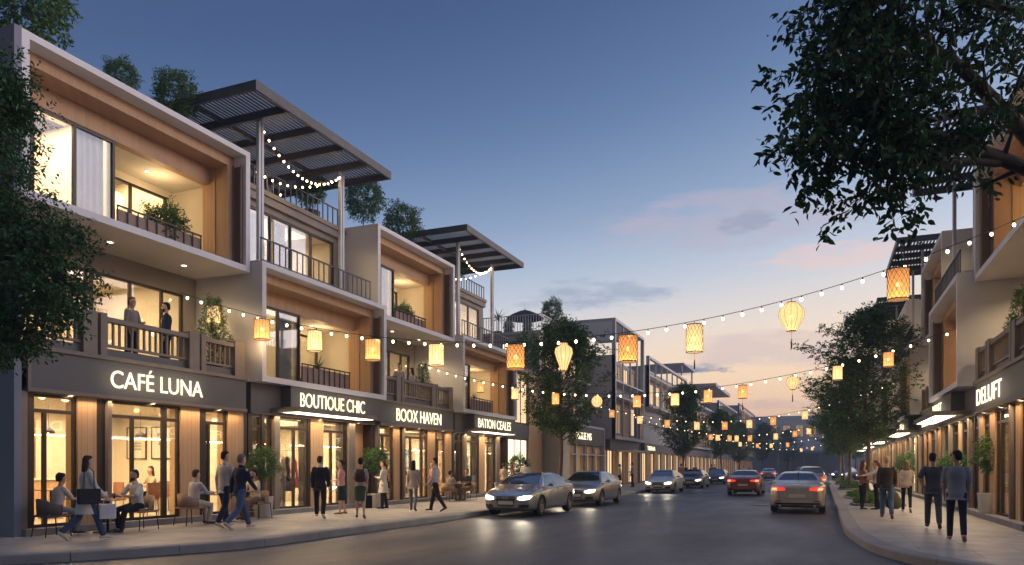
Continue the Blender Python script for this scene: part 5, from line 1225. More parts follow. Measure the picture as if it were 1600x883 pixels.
def car_shell(kind):
    Lc = CARL; suv = kind == 'suv'
    top = cspline([(0, .90), (.05, .98), (.15, 1.05), (.5, 1.10), (.85, 1.16), (1.45, 1.385), (2.0, 1.445), (2.55, 1.44), (3.0, 1.34), (3.62, 1.02), (3.9, .965), (4.35, .86), (4.6, .74), (4.72, .62)]) if not suv else \
        cspline([(0, .95), (.05, 1.1), (.2, 1.3), (.45, 1.5), (.9, 1.6), (2.0, 1.66), (2.6, 1.62), (3.05, 1.48), (3.6, 1.14), (3.9, 1.08), (4.35, .99), (4.6, .85), (4.72, .7)])
    sh = cspline([(0, .82), (.1, .93), (.5, .99), (1.5, .985), (3.0, .93), (3.8, .87), (4.4, .78), (4.6, .70), (4.72, .60)]) if not suv else cspline([(0, .9), (.1, 1.05), (.5, 1.10), (1.5, 1.09), (3.0, 1.04), (3.8, .99), (4.4, .9), (4.6, .8), (4.72, .68)])
    w = cspline([(0, .66), (.04, .74), (.14, .82), (.4, .885), (.9, .915), (2.3, .92), (3.6, .915), (4.1, .89), (4.45, .82), (4.62, .72), (4.69, .60), (4.72, .54)])
    bot = cspline([(0, .38), (.05, .30), (.2, .23), (.6, .19), (4.1, .18), (4.5, .20), (4.65, .24), (4.72, .30)])
    gh = cspline([(0, 0), (.45, 0), (.9, .25), (1.5, .8), (2.0, 1), (2.6, 1), (3.05, .8), (3.6, .12), (3.75, 0), (4.72, 0)]) if not suv else cspline([(0, .1), (.1, .5), (.5, .95), (1, 1), (2.6, 1), (3.1, .8), (3.6, .12), (3.75, 0), (4.72, 0)])
    ys = sorted(set([0, .015, .04, .08, .14]+[.2+i*(4.4-.2)/58 for i in range(59)]+[4.46, 4.52, 4.58, 4.63, 4.67, 4.7, 4.715, 4.72]))
    b = MB(); NS = 44; rows = []
    for y in ys:
        W_, S_, T_, B_, G = w(y), sh(y), top(y), bot(y), gh(y)
        wr = W_*(.93-.29*G)
        pts = [(0, B_), (.7*W_, B_), (.90*W_, B_+.03), (.975*W_, B_+.10), (W_, B_+(S_-B_)*.42), (W_*1.0, B_+(S_-B_)*.66), (W_*.985, S_-.07), (W_*.955, S_-.015)]
        if G > .02: pts += [(W_*.925, S_+.012), (W_*.925+(wr-W_*.925)*.5, S_+(T_-S_)*.48), (wr+.01, T_-.085*G-.01), (wr*.90, T_-.03), (wr*.62, T_-.008), (0, T_)]
        else:
            dz = max(.004, T_-S_); pts += [(W_*.90, S_+dz*.25), (W_*.80, S_+dz*.5), (W_*.70, S_+dz*.68), (W_*.5, S_+dz*.86), (W_*.28, S_+dz*.96), (0, T_)]
        # resample by catmull-rom
        dense = []
        for i in range(len(pts)-1):
            p0, p1, p2, p3 = pts[max(i-1, 0)], pts[i], pts[i+1], pts[min(i+2, len(pts)-1)]
            k = NS//(len(pts)-1)+1
            for j in range(k):
                t = j/k; g = lambda a, b_, c, d: .5*((2*b_)+(c-a)*t+(2*a-5*b_+4*c-d)*t*t+(-a+3*b_-3*c+d)*t**3)
                dense.append((g(p0[0], p1[0], p2[0], p3[0]), g(p0[1], p1[1], p2[1], p3[1])))
        dense.append(pts[-1]); rows.append((y, dense))
    K = len(rows[0][1]); base = 0
    for y, d in rows:
        for x, z in d: b.v.append((x, y, z))
        for x, z in d[1:-1]: b.v.append((-x, y, z))
    ring = K+K-2
    def idx(i, k):  # k around: 0..K-1 right, then left back
        return i*ring+k
    order = list(range(K))+[K+(K-3-j) for j in range(K-2)]
    n = len(order)
    for i in range(len(rows)-1):
        for k in range(n):
            a, c = order[k], order[(k+1) % n]; b.f.append((i*ring+a, i*ring+c, (i+1)*ring+c, (i+1)*ring+a)[::-1]); b.sm.append(True)
    b.f.append(tuple(order)); b.sm.append(False); b.f.append(tuple((len(rows)-1)*ring+k for k in reversed(order))); b.sm.append(False)
    me = b.mesh('car_body'); o = bpy.data.objects.new('tmp', me); COL.objects.link(o)
    bvh = BVHTree.FromPolygons([v.co for v in me.vertices], [p.vertices for p in me.polygons])
    cut = MB()
    for wy in (.86, 3.78):
        for s_ in (-1, 1): cut.lathe([(.365, s_*.58), (.365, s_*1.2)] if s_ > 0 else [(.365, -1.2), (.365, -.58)], (0, wy, .335), 28, 'X')
    co = cut.build('cutter', 'black_rubber'); me.materials.append(MATS['steel']); me.materials.append(MATS['black_rubber'])
    # cutter material in slot 1
    co.data.materials.clear(); co.data.materials.append(MATS['steel']); co.data.materials.append(MATS['black_rubber'])
    for p in co.data.polygons: p.material_index = 1
    bo = o.modifiers.new('b', 'BOOLEAN'); bo.object = co; bo.operation = 'DIFFERENCE'; bo.solver = 'EXACT'
    dg = bpy.context.evaluated_depsgraph_get(); res = bpy.data.meshes.new_from_object(o.evaluated_get(dg)); bpy.data.objects.remove(o); bpy.data.objects.remove(co); res.name = 'car_body'
    return res, bvh
def project(bvh, poly, axis, off=.006, step=.04, ox=0):
    """poly: outline in the plane seen along axis; returns MB conforming to the shell. axis '+y' front, '-y' rear, '+x','-x' sides, '+z' top"""
    xs = [p[0] for p in poly]; zs = [p[1] for p in poly]; mb = MB()
    def inside(x, z):
        c = False; n = len(poly); j = n-1
        for i in range(n):
            if ((poly[i][1] > z) != (poly[j][1] > z)) and (x < (poly[j][0]-poly[i][0])*(z-poly[i][1])/(poly[j][1]-poly[i][1]+1e-12)+poly[i][0]): c = not c
            j = i
        return c
    bmx = bmesh.new(); vs_ = [bmx.verts.new((x, z, 0)) for x, z in poly]; bmx.faces.new(vs_)
    for ax_ in (0, 1):
        lo, hi = (min(xs), max(xs)) if ax_ == 0 else (min(zs), max(zs)); n = int((hi-lo)/step)
        for i in range(1, n+1):
            v = lo+i*step+1e-5
            if v >= hi: break
            bmesh.ops.bisect_plane(bmx, geom=bmx.verts[:]+bmx.edges[:]+bmx.faces[:], plane_co=(v, 0, 0) if ax_ == 0 else (0, v, 0), plane_no=(1, 0, 0) if ax_ == 0 else (0, 1, 0))
    dirs = {'+y': (V(0, 9, 0), V(0, -1, 0)), '-y': (V(0, -9, 0), V(0, 1, 0)), '+x': (V(9, 0, 0), V(-1, 0, 0)), '-x': (V(-9, 0, 0), V(1, 0, 0)), '+z': (V(0, 0, 9), V(0, 0, -1))}
    o_, d_ = dirs[axis]; ok = {}
    bmx.verts.ensure_lookup_table()
    for i, v in enumerate(bmx.verts):
        a, c = v.co.x, v.co.y
        src = V(a, 0, c) if 'y' in axis else V(0, a, c) if 'x' in axis else V(a, c, 0)
        hit, nn, _, _ = bvh.ray_cast(src+o_, d_)
        if hit is None: ok[v] = None; continue
        if nn.dot(d_) > 0: nn = -nn
        ok[v] = hit+nn*off
    m = {}
    for v, h in ok.items():
        if h is not None: m[v] = len(mb.v); mb.v.append(tuple(h))
    for f in bmx.faces:
        if all(ok[v] is not None for v in f.verts):
            pts = [ok[v] for v in f.verts]
            if max((a-b_).length for a in pts for b_ in pts) < .45: mb.f.append(tuple(m[v] for v in f.verts)); mb.sm.append(True)
    bmx.free(); return mb
CARCACHE = {}
def car_parts(kind):
    if kind in CARCACHE: return CARCACHE[kind]
    body, bvh = car_shell(kind); suv = kind == 'suv'; k = 0
    P = {}; dz = .1 if suv else 0
    def add(nm, mb, m, off=None): P.setdefault(nm, []).append((mb.mesh(nm), m))
    up = lambda poly: [(x, z+dz) for x, z in poly]
    # glass
    zt = 1.40 if not suv else 1.6
    add('windscreen', project(bvh, [(-.66, 1.03+dz), (-.69, 1.06+dz), (-.535, zt-.03), (-.47, zt-.005), (.47, zt-.005), (.535, zt-.03), (.69, 1.06+dz), (.66, 1.03+dz)], '+y', .005, .06), 'car_glass')
    add('rear_window', project(bvh, [(-.60, 1.14+dz), (-.64, 1.17+dz), (-.50, zt-.05), (-.44, zt-.02), (.44, zt-.02), (.50, zt-.05), (.64, 1.17+dz), (.60, 1.14+dz)], '-y', .005, .05), 'car_glass')
    for ax in ('+x', '-x'):
        z0 = 1.0+dz; zz = 1.365 if not suv else 1.58
        add('side_window', project(bvh, [(2.36, z0-.01), (3.36, z0-.045), (3.27, z0+.03), (2.86, zz-.035), (2.42, zz)], ax, .005, .08), 'car_glass')
        add('side_window', project(bvh, [(1.24, z0+.0), (2.28, z0-.008), (2.34, zz), (1.92, zz), (1.46, zz-.05)] if not suv else [(1.0, z0), (2.28, z0), (2.34, zz), (1.0, zz)], ax, .005, .08), 'car_glass')
        add('quarter_window', project(bvh, [(.93, z0+.03), (1.19, z0+.0), (1.40, zz-.075), (1.30, zz-.11)] if not suv else [(.42, z0+.05), (.93, z0), (.93, zz), (.60, zz-.03)], ax, .005, .06), 'car_glass')
        for a in ([(2.29, .30), (2.30, .30), (2.335, 1.35+dz), (2.325, 1.35+dz)], [(3.40, .30), (3.41, .30), (3.43, .93+dz), (3.42, .93+dz)], [(1.28, .52), (1.29, .52), (1.16, .97+dz), (1.15, .97+dz)]):
            add('door_gap', project(bvh, a, ax, .003, .12), 'black_rubber')
        add('sill_trim', project(bvh, [(1.3, .235), (3.3, .235), (3.3, .275), (1.3, .275)], ax, .006, .3), 'steel')
        add('belt_trim', project(bvh, [(1.0, z0-.035), (3.42, z0-.075), (3.42, z0-.063), (1.0, z0-.022)], ax, .007, .2), 'steel')
        s_ = 1 if ax == '+x' else -1
        for hy in (2.05, 1.05+.3):
            h = MB(); h.beam((s_*.925, hy, .86+dz), (s_*.925, hy+.2, .865+dz), .03, .028); add('door_handle', h, 'BODY')
    g = 'grille'
    add('grille', project(bvh, up([(-.31, .36), (-.28, .33), (.28, .33), (.31, .36), (.35, .60), (.33, .665), (-.33, .665), (-.35, .60)]), '+y', .006, .05), 'black_rubber')
    fr = MB(); out_ = up([(-.28, .33), (.28, .33), (.35, .61), (.33, .665), (-.33, .665), (-.35, .61), (-.28, .33)]); pts = []
    for (a, b_) in zip(out_, out_[1:]):
        for t in range(6):
            x = a[0]+(b_[0]-a[0])*t/6; z = a[1]+(b_[1]-a[1])*t/6; h, n, _, _ = bvh.ray_cast(V(x, 9, z), V(0, -1, 0)); pts.append(h+V(0, .012, 0)) if h else None
    pts.append(pts[0]); fr.tube(pts, .009, 5, cap=False)
    for i in range(5):
        z = .38+i*.052+dz; w_ = .28+(z-dz-.33)*.18; fr.beam((-w_, CARL+.004, z), (w_, CARL+.004, z), .010, .004)
    add('grille_trim', fr, 'rim_metal')
    for s_ in (-1, 1):
        f = lambda q: [(x*s_, z+dz) for x, z in q]
        add('headlight', project(bvh, f([(.40, .565), (.56, .535), (.76, .57), (.815, .66), (.78, .70), (.58, .675), (.42, .635)]), '+y', .006, .05), 'HEAD')
        add('fog_grille', project(bvh, f([(.42, .30), (.72, .30), (.76, .40), (.46, .40)]), '+y', .006, .06), 'black_rubber')
        add('taillight', project(bvh, f([(.38, .80), (.66, .775), (.80, .80), (.82, .90), (.66, .915), (.40, .895)]), '-y', .007, .05), 'TAIL')
        add('reflector', project(bvh, f([(.52, .42), (.72, .42), (.72, .455), (.52, .455)]), '-y', .006, .06), 'TAIL')
        m = MB(); m.sphere((s_*1.0, 3.16, 1.02+dz), .1, 12, (1.0, .55, .62)); m.beam((s_*.86, 3.2, .97+dz), (s_*.97, 3.18, .99+dz), .05, .03); add('wing_mirror', m, 'BODY')
        ex = MB(); ex.lathe([(.04, 0), (.045, .02), (.045, .12)], (s_*.55, -.01, .27), 12, 'Y'); add('exhaust_pipe', ex, 'steel')
    add('number_plate', project(bvh, up([(-.26, .40), (.26, .40), (.26, .51), (-.26, .51)]), '+y', .012, .3), 'plate')
    add('number_plate', project(bvh, up([(-.26, .56), (.26, .56), (.26, .67), (-.26, .67)]), '-y', .008, .3), 'plate')
    add('rear_diffuser', project(bvh, up([(-.68, .26), (.68, .26), (.74, .38), (-.74, .38)]), '-y', .006, .08), 'black_rubber')
    add('boot_gap', project(bvh, up([(-.56, .525), (.56, .525), (.62, .78), (.61, .78), (.55, .533), (-.55, .533), (-.61, .78), (-.62, .78)]), '-y', .003, .05), 'black_rubber')
    add('bonnet_gap', project(bvh, [(-.62, 3.66), (-.63, 3.66), (-.55, 4.5), (-.54, 4.5)], '+z', .003, .1), 'black_rubber'); add('bonnet_gap', project(bvh, [(.62, 3.66), (.63, 3.66), (.55, 4.5), (.54, 4.5)], '+z', .003, .1), 'black_rubber')
    a = MB(); a.tube([(0, 1.35, 1.36+dz), (0, 1.28, 1.42+dz), (0, 1.18, 1.44+dz)], [.014, .012, .006], 6); add('roof_antenna', a, 'black_rubber')
    wm = {}
    ty = MB(); ty.lathe([(.225, -.105), (.30, -.11), (.325, -.085), (.332, -.03), (.332, .03), (.325, .085), (.30, .11), (.225, .105)], (0, 0, 0), 28, 'X'); ty.f = [q for q in ty.f if len(q) == 4]; ty.sm = [True]*len(ty.f); ty = ty.mesh('tyre')
    rm = MB(); rm.lathe([(.228, -.09), (.232, .095), (.215, .10), (.205, .06), (.20, -.05)], (0, 0, 0), 28, 'X')
    rm.f = [q for q in rm.f if len(q) == 4]; rm.sm = [True]*len(rm.f)
    for i in range(10):
        a = 2*PI*(i//2)/5+(.12 if i % 2 else -.12); rm.beam((.075, math.cos(a)*.05, math.sin(a)*.05), (.085, math.cos(a+(.06 if i % 2 else -.06))*.215, math.sin(a+(.06 if i % 2 else -.06))*.215), .03, .03)
    rm.lathe([(0, .095), (.05, .09), (.055, .03)], (0, 0, 0), 14, 'X'); rm = rm.mesh('rim')
    hb = MB(); hb.lathe([(0, .02), (.2, .02)], (0, 0, 0), 24, 'X'); hb = hb.mesh('brake_disc')
    CARCACHE[kind] = (body, P, (ty, rm, hb), bvh); return CARCACHE[kind]
mat('plate', (.45, .47, .52), .5, var=0); mat('lamp_off', (.45, .47, .5), .15, var=0, coat=.5); mat('taillight_off', (.20, .012, .012), .2, var=0, coat=.6); mat('rim_metal', (.34, .34, .35), .32, metal=.9, var=0)
CPAINT = {}
def paint(name, col, rough=.3, metal=.7):
    if name not in CPAINT: CPAINT[name] = mat('paint_'+name, col, rough, metal=metal, var=.02, coat=.8)
    return CPAINT[name]
def car(label, x, y, heading, pnt, kind='saloon', heads=None, tails='on', lamp=0, Ls=1.0, emblem=None, group='cars on the street'):
    """x,y = centre; heading 0: towards +y (away); 180: towards camera"""
    body, P, (ty, rm, hb), bvh = car_parts(kind)
    o = thing('parked_car' if False else 'car', label, 'car', (x, y, 0), R(heading), group)
    off = V(0, -CARL/2, 0)
    def add(nm, me, m, par=o, loc=off):
        ob = bpy.data.objects.new(nm, me); link(ob, par); ob.location = loc
        if not me.materials: me.materials.append(None)
        ob.material_slots[0].link = 'OBJECT'; ob.material_slots[0].material = m if not isinstance(m, str) else MATS[m]; return ob
    add('body', body, pnt)
    for nm, lst in P.items():
        for me, m in lst:
            mm = pnt if m == 'BODY' else (heads or 'lamp_off') if m == 'HEAD' else ('taillight_glow' if tails == 'on' and nm == 'taillight' else 'taillight_off') if m == 'TAIL' else m
            add(nm, me, mm)
    for wy in (.86, 3.78):
        for s_ in (-1, 1):
            t = add('wheel', ty, 'black_rubber', o, V(s_*.785, wy-CARL/2, .335)); t.rotation_euler = (0, 0, 0 if s_ > 0 else PI)
            add('rim', rm, 'rim_metal', t, V(0, 0, 0)); add('brake_disc', hb, 'dark_grey_metal', t, V(0, 0, 0))
    hs = heads in ('headlight_glow',)
    if hs:
        for s_ in (-1, 1):
            b = MB(); b.sphere((s_*.62, 4.60-CARL/2+.03, .635+(.1 if kind == 'suv' else 0)), .055, 10); b.build('headlight_bulb', 'headlight_hot', o, world=False)
            if lamp:
                l = light('SPOT', 'headlamp', (0, 0, 0), lamp, (1, .88, .66), .06, spot=75, blend=.8, parent=None); l.parent = o; l.location = (s_*.62, 4.78-CARL/2, .64); l.rotation_euler = (R(84), 0, 0)
    if tails == 'on':
        for s_ in (-1, 1):
            q = project(bvh, [(s_*.64, .80), (s_*.80, .815), (s_*.81, .88), (s_*.66, .885)], '-y', .010, .05); q.v = [(a, b_-CARL/2, c) for a, b_, c in q.v]; q.build('brake_light', 'brakelight_hot', o, world=False)
    if emblem == 'rings':
        b = MB()
        for i in range(4):
            c = V((i-1.5)*.052, CARL/2+.018, .615); b.tube([c+V(math.cos(a)*.034, 0, math.sin(a)*.034) for a in [2*PI*j/14 for j in range(15)]], .0055, 5, cap=False)
        b.build('ring_emblem', 'steel', o, world=False)
    elif emblem == 'oval':
        b = MB(); b.sphere((0, -CARL/2-.0, .86), .05, 10, (1.3, .3, .5)); b.build('badge', 'steel', o, world=False)
    o.scale = (1, Ls, 1)
    return o
emission('headlight_hot', (1, .93, .75), 14); emission('headlight_dim', (1, .85, .6), 4)
SIL = paint('silver', (.30, .31, .34), .32, .75); BRZ = paint('warm_silver', (.31, .325, .36), .28, .75); CHM = paint('champagne', (.41, .40, .39), .34, .6); WHC = paint('pearl', (.52, .50, .46), .3, .35)
GRC = paint('graphite', (.12, .12, .14), .28, .7); COP = paint('copper', (.24, .075, .045), .3, .7); NVC = paint('dark_blue', (.03, .045, .08), .28, .6); BLC = paint('black', (.02, .02, .024), .25, .5)
car('warm silver saloon with lit headlights and ring emblem, nearest at the left kerb', -9.38, 24.35, 180, BRZ, heads='headlight_glow', tails='off', lamp=60, emblem='rings')
car('silver saloon with lit headlights parked right behind the nearest one', -9.3, 31.25, 180, SIL, heads='headlight_glow', tails='off', lamp=40, Ls=.96)
car('pearl white saloon with glowing headlights, third at the left kerb', -9.3, 47.9, 180, WHC, heads='headlight_glow', tails='off', lamp=60)
car('graphite saloon parked beside the second street tree', -9.25, 59.6, 180, GRC, heads='headlight_dim', tails='off')
car('dark silver car parked behind the graphite saloon', -9.2, 73.5, 180, NVC, heads='headlight_dim', tails='off')
car('copper saloon with bright red tail lamps driving away', -4.05, 45.4, 0, COP)
car('champagne saloon with its brake lamps lit, nearest the camera in the right lane', -.78, 29.6, 0, CHM, emblem='oval')
car('silver blue off-roader ahead of the champagne saloon', -.62, 51.5, 0, SIL, 'suv')
car('dark saloon ahead of the silver blue off-roader', -.55, 59.5, 0, NVC)
car('pale silver saloon driving far down the street', -6.0, 97, 0, SIL)
car('dark blue car stopped beyond the end of the right pavement', 2.6, 101, 160, NVC, 'suv', heads='headlight_glow', tails='off')
car('pale car beside the dark blue one beyond the right pavement', 5.6, 104, 150, WHC, heads='headlight_dim', tails='off')
car('small dark car in the distance before the end building', -1.2, 120, 0, BLC)
car('grey car far away in the middle of the street', -3.4, 140, 180, GRC, 'suv', heads='headlight_glow', tails='off')

# ================================================================ café furniture
def chair_(label, loc, rz, m='rattan'):
    o = thing('armchair', label, 'chair', loc, R(rz), 'chairs at the café tables'); s = MB()
    s.box(-.26, .26, -.24, .26, .41, .455); ob = s.build('seat', m, o, world=False); bv = ob.modifiers.new('b', 'BEVEL'); bv.width = .02; bv.segments = 2
    c = MB(); n = 18; base = 0
    for i in range(n+1):
        a = PI*(1.0+i/n); top = .80-.13*abs(math.cos(a))**2
        x, y = math.cos(a)*.30, .05+math.sin(a)*.31
        for r_, z in ((1, .46), (1.05, top), (.96, top), (.91, .46)): c.v.append((x*r_, .05+(y-.05)*r_, z))
    for i in range(n):
        for j in range(4): a = i*4+j; b_ = i*4+(j+1) % 4; c.f.append((a, b_, b_+4, a+4)); c.sm.append(j in (0, 2))
    c.f.append((0, 1, 2, 3)); c.f.append(tuple(n*4+k for k in (3, 2, 1, 0))); c.sm += [False, False]
    c.build('backrest', m, o, world=False)
    for x, y in ((-.23, .22), (.23, .22), (-.22, -.22), (.22, -.22)):
        l = MB(); l.tube([(x, y, .42), (x*1.12, y*1.2, 0)], [.014, .011], 7); l.build('leg', 'bronze', o, world=False)
    cu = MB(); cu.box(-.22, .22, -.18, .22, .456, .50); ob = cu.build('cushion', cloth((.35, .27, .2)), o, world=False); bv = ob.modifiers.new('b', 'BEVEL'); bv.width = .02; bv.segments = 2
    return o
def table_(label, loc, r_=.36):
    o = thing('cafe_table', label, 'table', loc, 0, 'round café tables'); t = MB(); t.lathe([(0, .715), (r_-.01, .715), (r_, .722), (r_, .738), (r_-.01, .745), (0, .745)], (0, 0, 0), 30); t.build('table_top', 'table_wood', o, world=False)
    p = MB(); p.tube([(0, 0, .02), (0, 0, .715)], .03, 10); p.build('pedestal', 'bronze', o, world=False)
    f = MB()
    for k in range(4): a = k*PI/2+.5; f.beam((0, 0, .02), (math.cos(a)*.3, math.sin(a)*.3, .012), .05, .02)
    f.build('foot', 'bronze', o, world=False); return o
def candle(label, loc):
    o = thing('candle_glass', label, 'candle', loc, 0, 'things on the café tables'); g = MB(); g.lathe([(.03, 0), (.038, .01), (.042, .09), (.040, .09), (.035, .015), (0, .015)], (0, 0, 0), 14); g.build('glass', 'glass', o, world=False)
    w = MB(); w.lathe([(0, .016), (.033, .016), (.033, .04), (0, .04)], (0, 0, 0), 12); w.build('wax', 'candle_wax', o, world=False); f = MB(); f.sphere((0, 0, .062), .013, 8, (1, 1, 1.8)); f.build('flame', 'candle_flame', o, world=False)
    l = light('POINT', 'flame_light', (0, 0, 0), 2.2, (1, .55, .22), .02); l.parent = o; l.location = (0, 0, .075)
def cup(label, loc, h=.10, r_=.035, m='ceramic'):
    o = thing('cup', label, 'cup', loc, 0, 'things on the café tables'); g = MB(); g.lathe([(r_*.7, 0), (r_*.8, .005), (r_, h), (r_*.9, h), (r_*.7, .02), (0, .02)], (0, 0, 0), 14); g.build('cup_body', m, o, world=False)
    h_ = MB(); h_.tube([(r_*.9, 0, h*.8), (r_*1.5, 0, h*.65), (r_*1.5, 0, h*.4), (r_*.85, 0, h*.25)], .005, 5); h_.build('cup_handle', m, o, world=False)
chair_('dark woven armchair under the curly haired woman', (-14.86, 10.66, Z0), -5, 'rattan_dark'); chair_('woven armchair under the man in white shirt at the nearest table', (-14.55, 12.62, Z0), 178)
table_('round table with candle between the curly haired woman and bearded man', (-14.6, 11.78, Z0))
candle('glowing candle glass on the nearest café table', (-14.5, 11.5, Z0+.745)); cup('tall pale glass beside the candle', (-14.6, 11.72, Z0+.745), .16, .04); cup('dark jar on the nearest café table', (-14.62, 11.95, Z0+.745), .12, .04, 'pot_dark'); cup('small dark pot next to the jar on the nearest table', (-14.75, 11.86, Z0+.745), .09, .035, 'bronze')
chair_('brown woven armchair under the man in beige trousers', (-14.6, 14.08, Z0), -8); chair_('brown woven armchair under the man in pale yellow top', (-14.6, 16.56, Z0), 175)
table_('round table hidden behind the two walking men', (-14.6, 15.25, Z0)); cup('white cup on the table behind the walking men', (-14.5, 15.1, Z0+.745), .08)
chair_('woven armchair at the far café table, left side', (-14.55, 27.93, Z0), -5); chair_('woven armchair under the man in black polo', (-14.5, 29.86, Z0), 172); table_('far round café table before the gallery', (-14.5, 28.9, Z0)); cup('small cup on the far café table', (-14.45, 28.85, Z0+.745), .09)
# inside the café
def diner(lab, loc, rz):
    o = thing('dining_chair', lab, 'chair', loc, R(rz), 'dining chairs inside the café'); s = MB(); s.box(-.23, .23, -.23, .23, .42, .48); s.build('seat', 'terracotta', o, world=False)
    b = MB(); b.box(-.23, .23, -.25, -.2, .48, .88); ob = b.build('backrest', 'terracotta', o, world=False)
    for x in (-.2, .2):
        for y in (-.2, .2): l = MB(); l.tube([(x, y, .42), (x*1.1, y*1.1, 0)], [.018, .012], 6); l.build('leg', 'wood_dark', o, world=False)
for i, (x, y, a, lab) in enumerate(((-18.0, 12.0, -20, 'padded chair behind the first café window'), (-18.2, 14.2, -90, 'padded chair behind the café door, left'), (-18.1, 15.2, -10, 'padded chair facing the woman seated indoors'), (-18.2, 16.35, 175, 'padded chair under the woman seated indoors'), (-16.9, 14.8, 100, 'padded chair close behind the café door'))): diner(lab, (x, y, .30), a)
table_('table indoors between the padded chairs', (-18.15, 15.75, .30), .42); table_('table indoors behind the first café window', (-18.0, 12.9, .30), .4)
for y0, y1, lab, kd in ((12.9, 13.75, 'framed print seen through the left leaf of the café door', 0), (14.15, 15.0, 'framed botanical print seen through the café door', 1)): pass
# boutique display
def clothes_rail(x, y0, y1):
    o = thing('clothes_rail', 'brass clothes rail in the boutique window', 'clothes rail', (x, (y0+y1)/2, .29)); b = MB(); b.tube([(x, y0, 2.15), (x, y1, 2.15)], .014, 7); b.build('rail', 'steel', o)
    b = MB(); b.tube([(x, y0+.02, .3), (x, y0+.02, 2.15)], .014, 7); b.build('upright', 'steel', o); b = MB(); b.tube([(x, y1-.02, .3), (x, y1-.02, 2.15)], .014, 7); b.build('upright', 'steel', o)
clothes_rail(-16.4, 19.3, 21.1)
def garment(lab, y, col, w_, z0, z1, dress=True):
    o = thing('hanging_dress' if dress else 'blouse', lab, 'garment', (-16.4, y, z1), 0, 'clothes hanging in the boutique window'); b = MB()
    rows = [(z0, w_*1.15, .07), (z0+(z1-z0)*.5, w_*.9, .06), (z1-.25, w_*.75, .06), (z1-.08, w_*.8, .045), (z1, w_*.35, .03)]
    loft(b, [(V(-16.4, y, z), a, c, V(0, 1, 0), V(1, 0, 0)) for z, a, c in rows], 14); b.build('fabric', cloth(col), o)
    h = MB(); h.tube([(-16.4, y-w_*.6, z1-.03), (-16.4, y, z1+.07), (-16.4, y+w_*.6, z1-.03)], .007, 5); h.tube([(-16.4, y, z1+.07), (-16.4, y, 2.16)], .004, 4); h.build('hanger', 'steel', o)
garment('lilac dress hanging leftmost in the boutique window', 19.45, (.42, .30, .50), .16, .85, 1.95); garment('pale blouse hanging beside the lilac dress', 19.72, (.62, .45, .42), .2, 1.1, 1.95, False); garment('navy dress hanging behind the pale blouse', 19.98, (.03, .035, .10), .16, .8, 1.95)
garment('deep pink dress in the boutique window', 20.32, (.48, .05, .15), .2, .9, 1.85); garment('coral dress at the right end of the rail', 20.72, (.62, .14, .08), .17, .95, 1.9)
o = thing('dress_form', 'dress form in pale trousers standing in the boutique window', 'mannequin', (-16.0, 19.2, .30)); b = MB(); loft(b, [(V(-16.0, 19.2, z), a, c, V(0, 1, 0), V(1, 0, 0)) for z, a, c in ((1.15, .14, .1), (1.3, .11, .09), (1.5, .16, .12), (1.68, .17, .1), (1.76, .06, .05), (1.9, .05, .05))], 14); b.build('torso', 'ceramic', o)
b = MB()
for s_ in (-1, 1): limb(b, [(-16.0, 19.2+s_*.08, 1.2), (-16.0, 19.2+s_*.1, .75), (-16.0, 19.2+s_*.1, .35)], [.09, .07, .06])
b.build('trousers', cloth((.6, .48, .42)), o); b = MB(); b.lathe([(0, .30), (.18, .30), (.18, .32), (0, .32)], (-16.0, 19.2, 0), 20); b.build('base_plate', 'steel', o)
# ================================================================ strings of bulbs and lanterns
emission('pergola_bulb', (1, .74, .42), 18, sample=False)
def cable_pts(a, b, sag, n=60):
    a, b = Vector(a), Vector(b); return [a.lerp(b, i/n)-V(0, 0, 4*sag*(i/n)*(1-i/n)) for i in range(n+1)]
def string(label, a, b, sag, spacing, size=.032, m='bulb_glow', group='strings of bulbs over the street', jitter=.0):
    o = thing('string_lights', label, 'string lights', a, 0, group); pts = cable_pts(a, b, sag); c = MB(); c.tube(pts, .0085, 5, cap=False); c.build('cable', 'cable', o)
    Ln = sum((q-p).length for p, q in zip(pts, pts[1:])); n = int(Ln/spacing); n = min(n, 98)
    bm_ = MB(); bm_.sphere((0, 0, -size*2.6), size, 8, (1, 1, 1.2)); bm_ = bm_.mesh('bulb'); bm_.materials.append(MATS[m]); sk = MB(); sk.tube([(0, 0, .004), (0, 0, -size*1.6)], size*.45, 6); sk = sk.mesh('socket'); sk.materials.append(MATS['cable'])
    for i in range(n):
        t = (i+.5)/n; k = min(int(t*60), 59); p = pts[k].lerp(pts[k+1], t*60-k)
        s_ = bpy.data.objects.new('socket', sk); s_.location = p-Vector(a); link(s_, o); bb = bpy.data.objects.new('bulb', bm_); link(bb, s_)
    return o
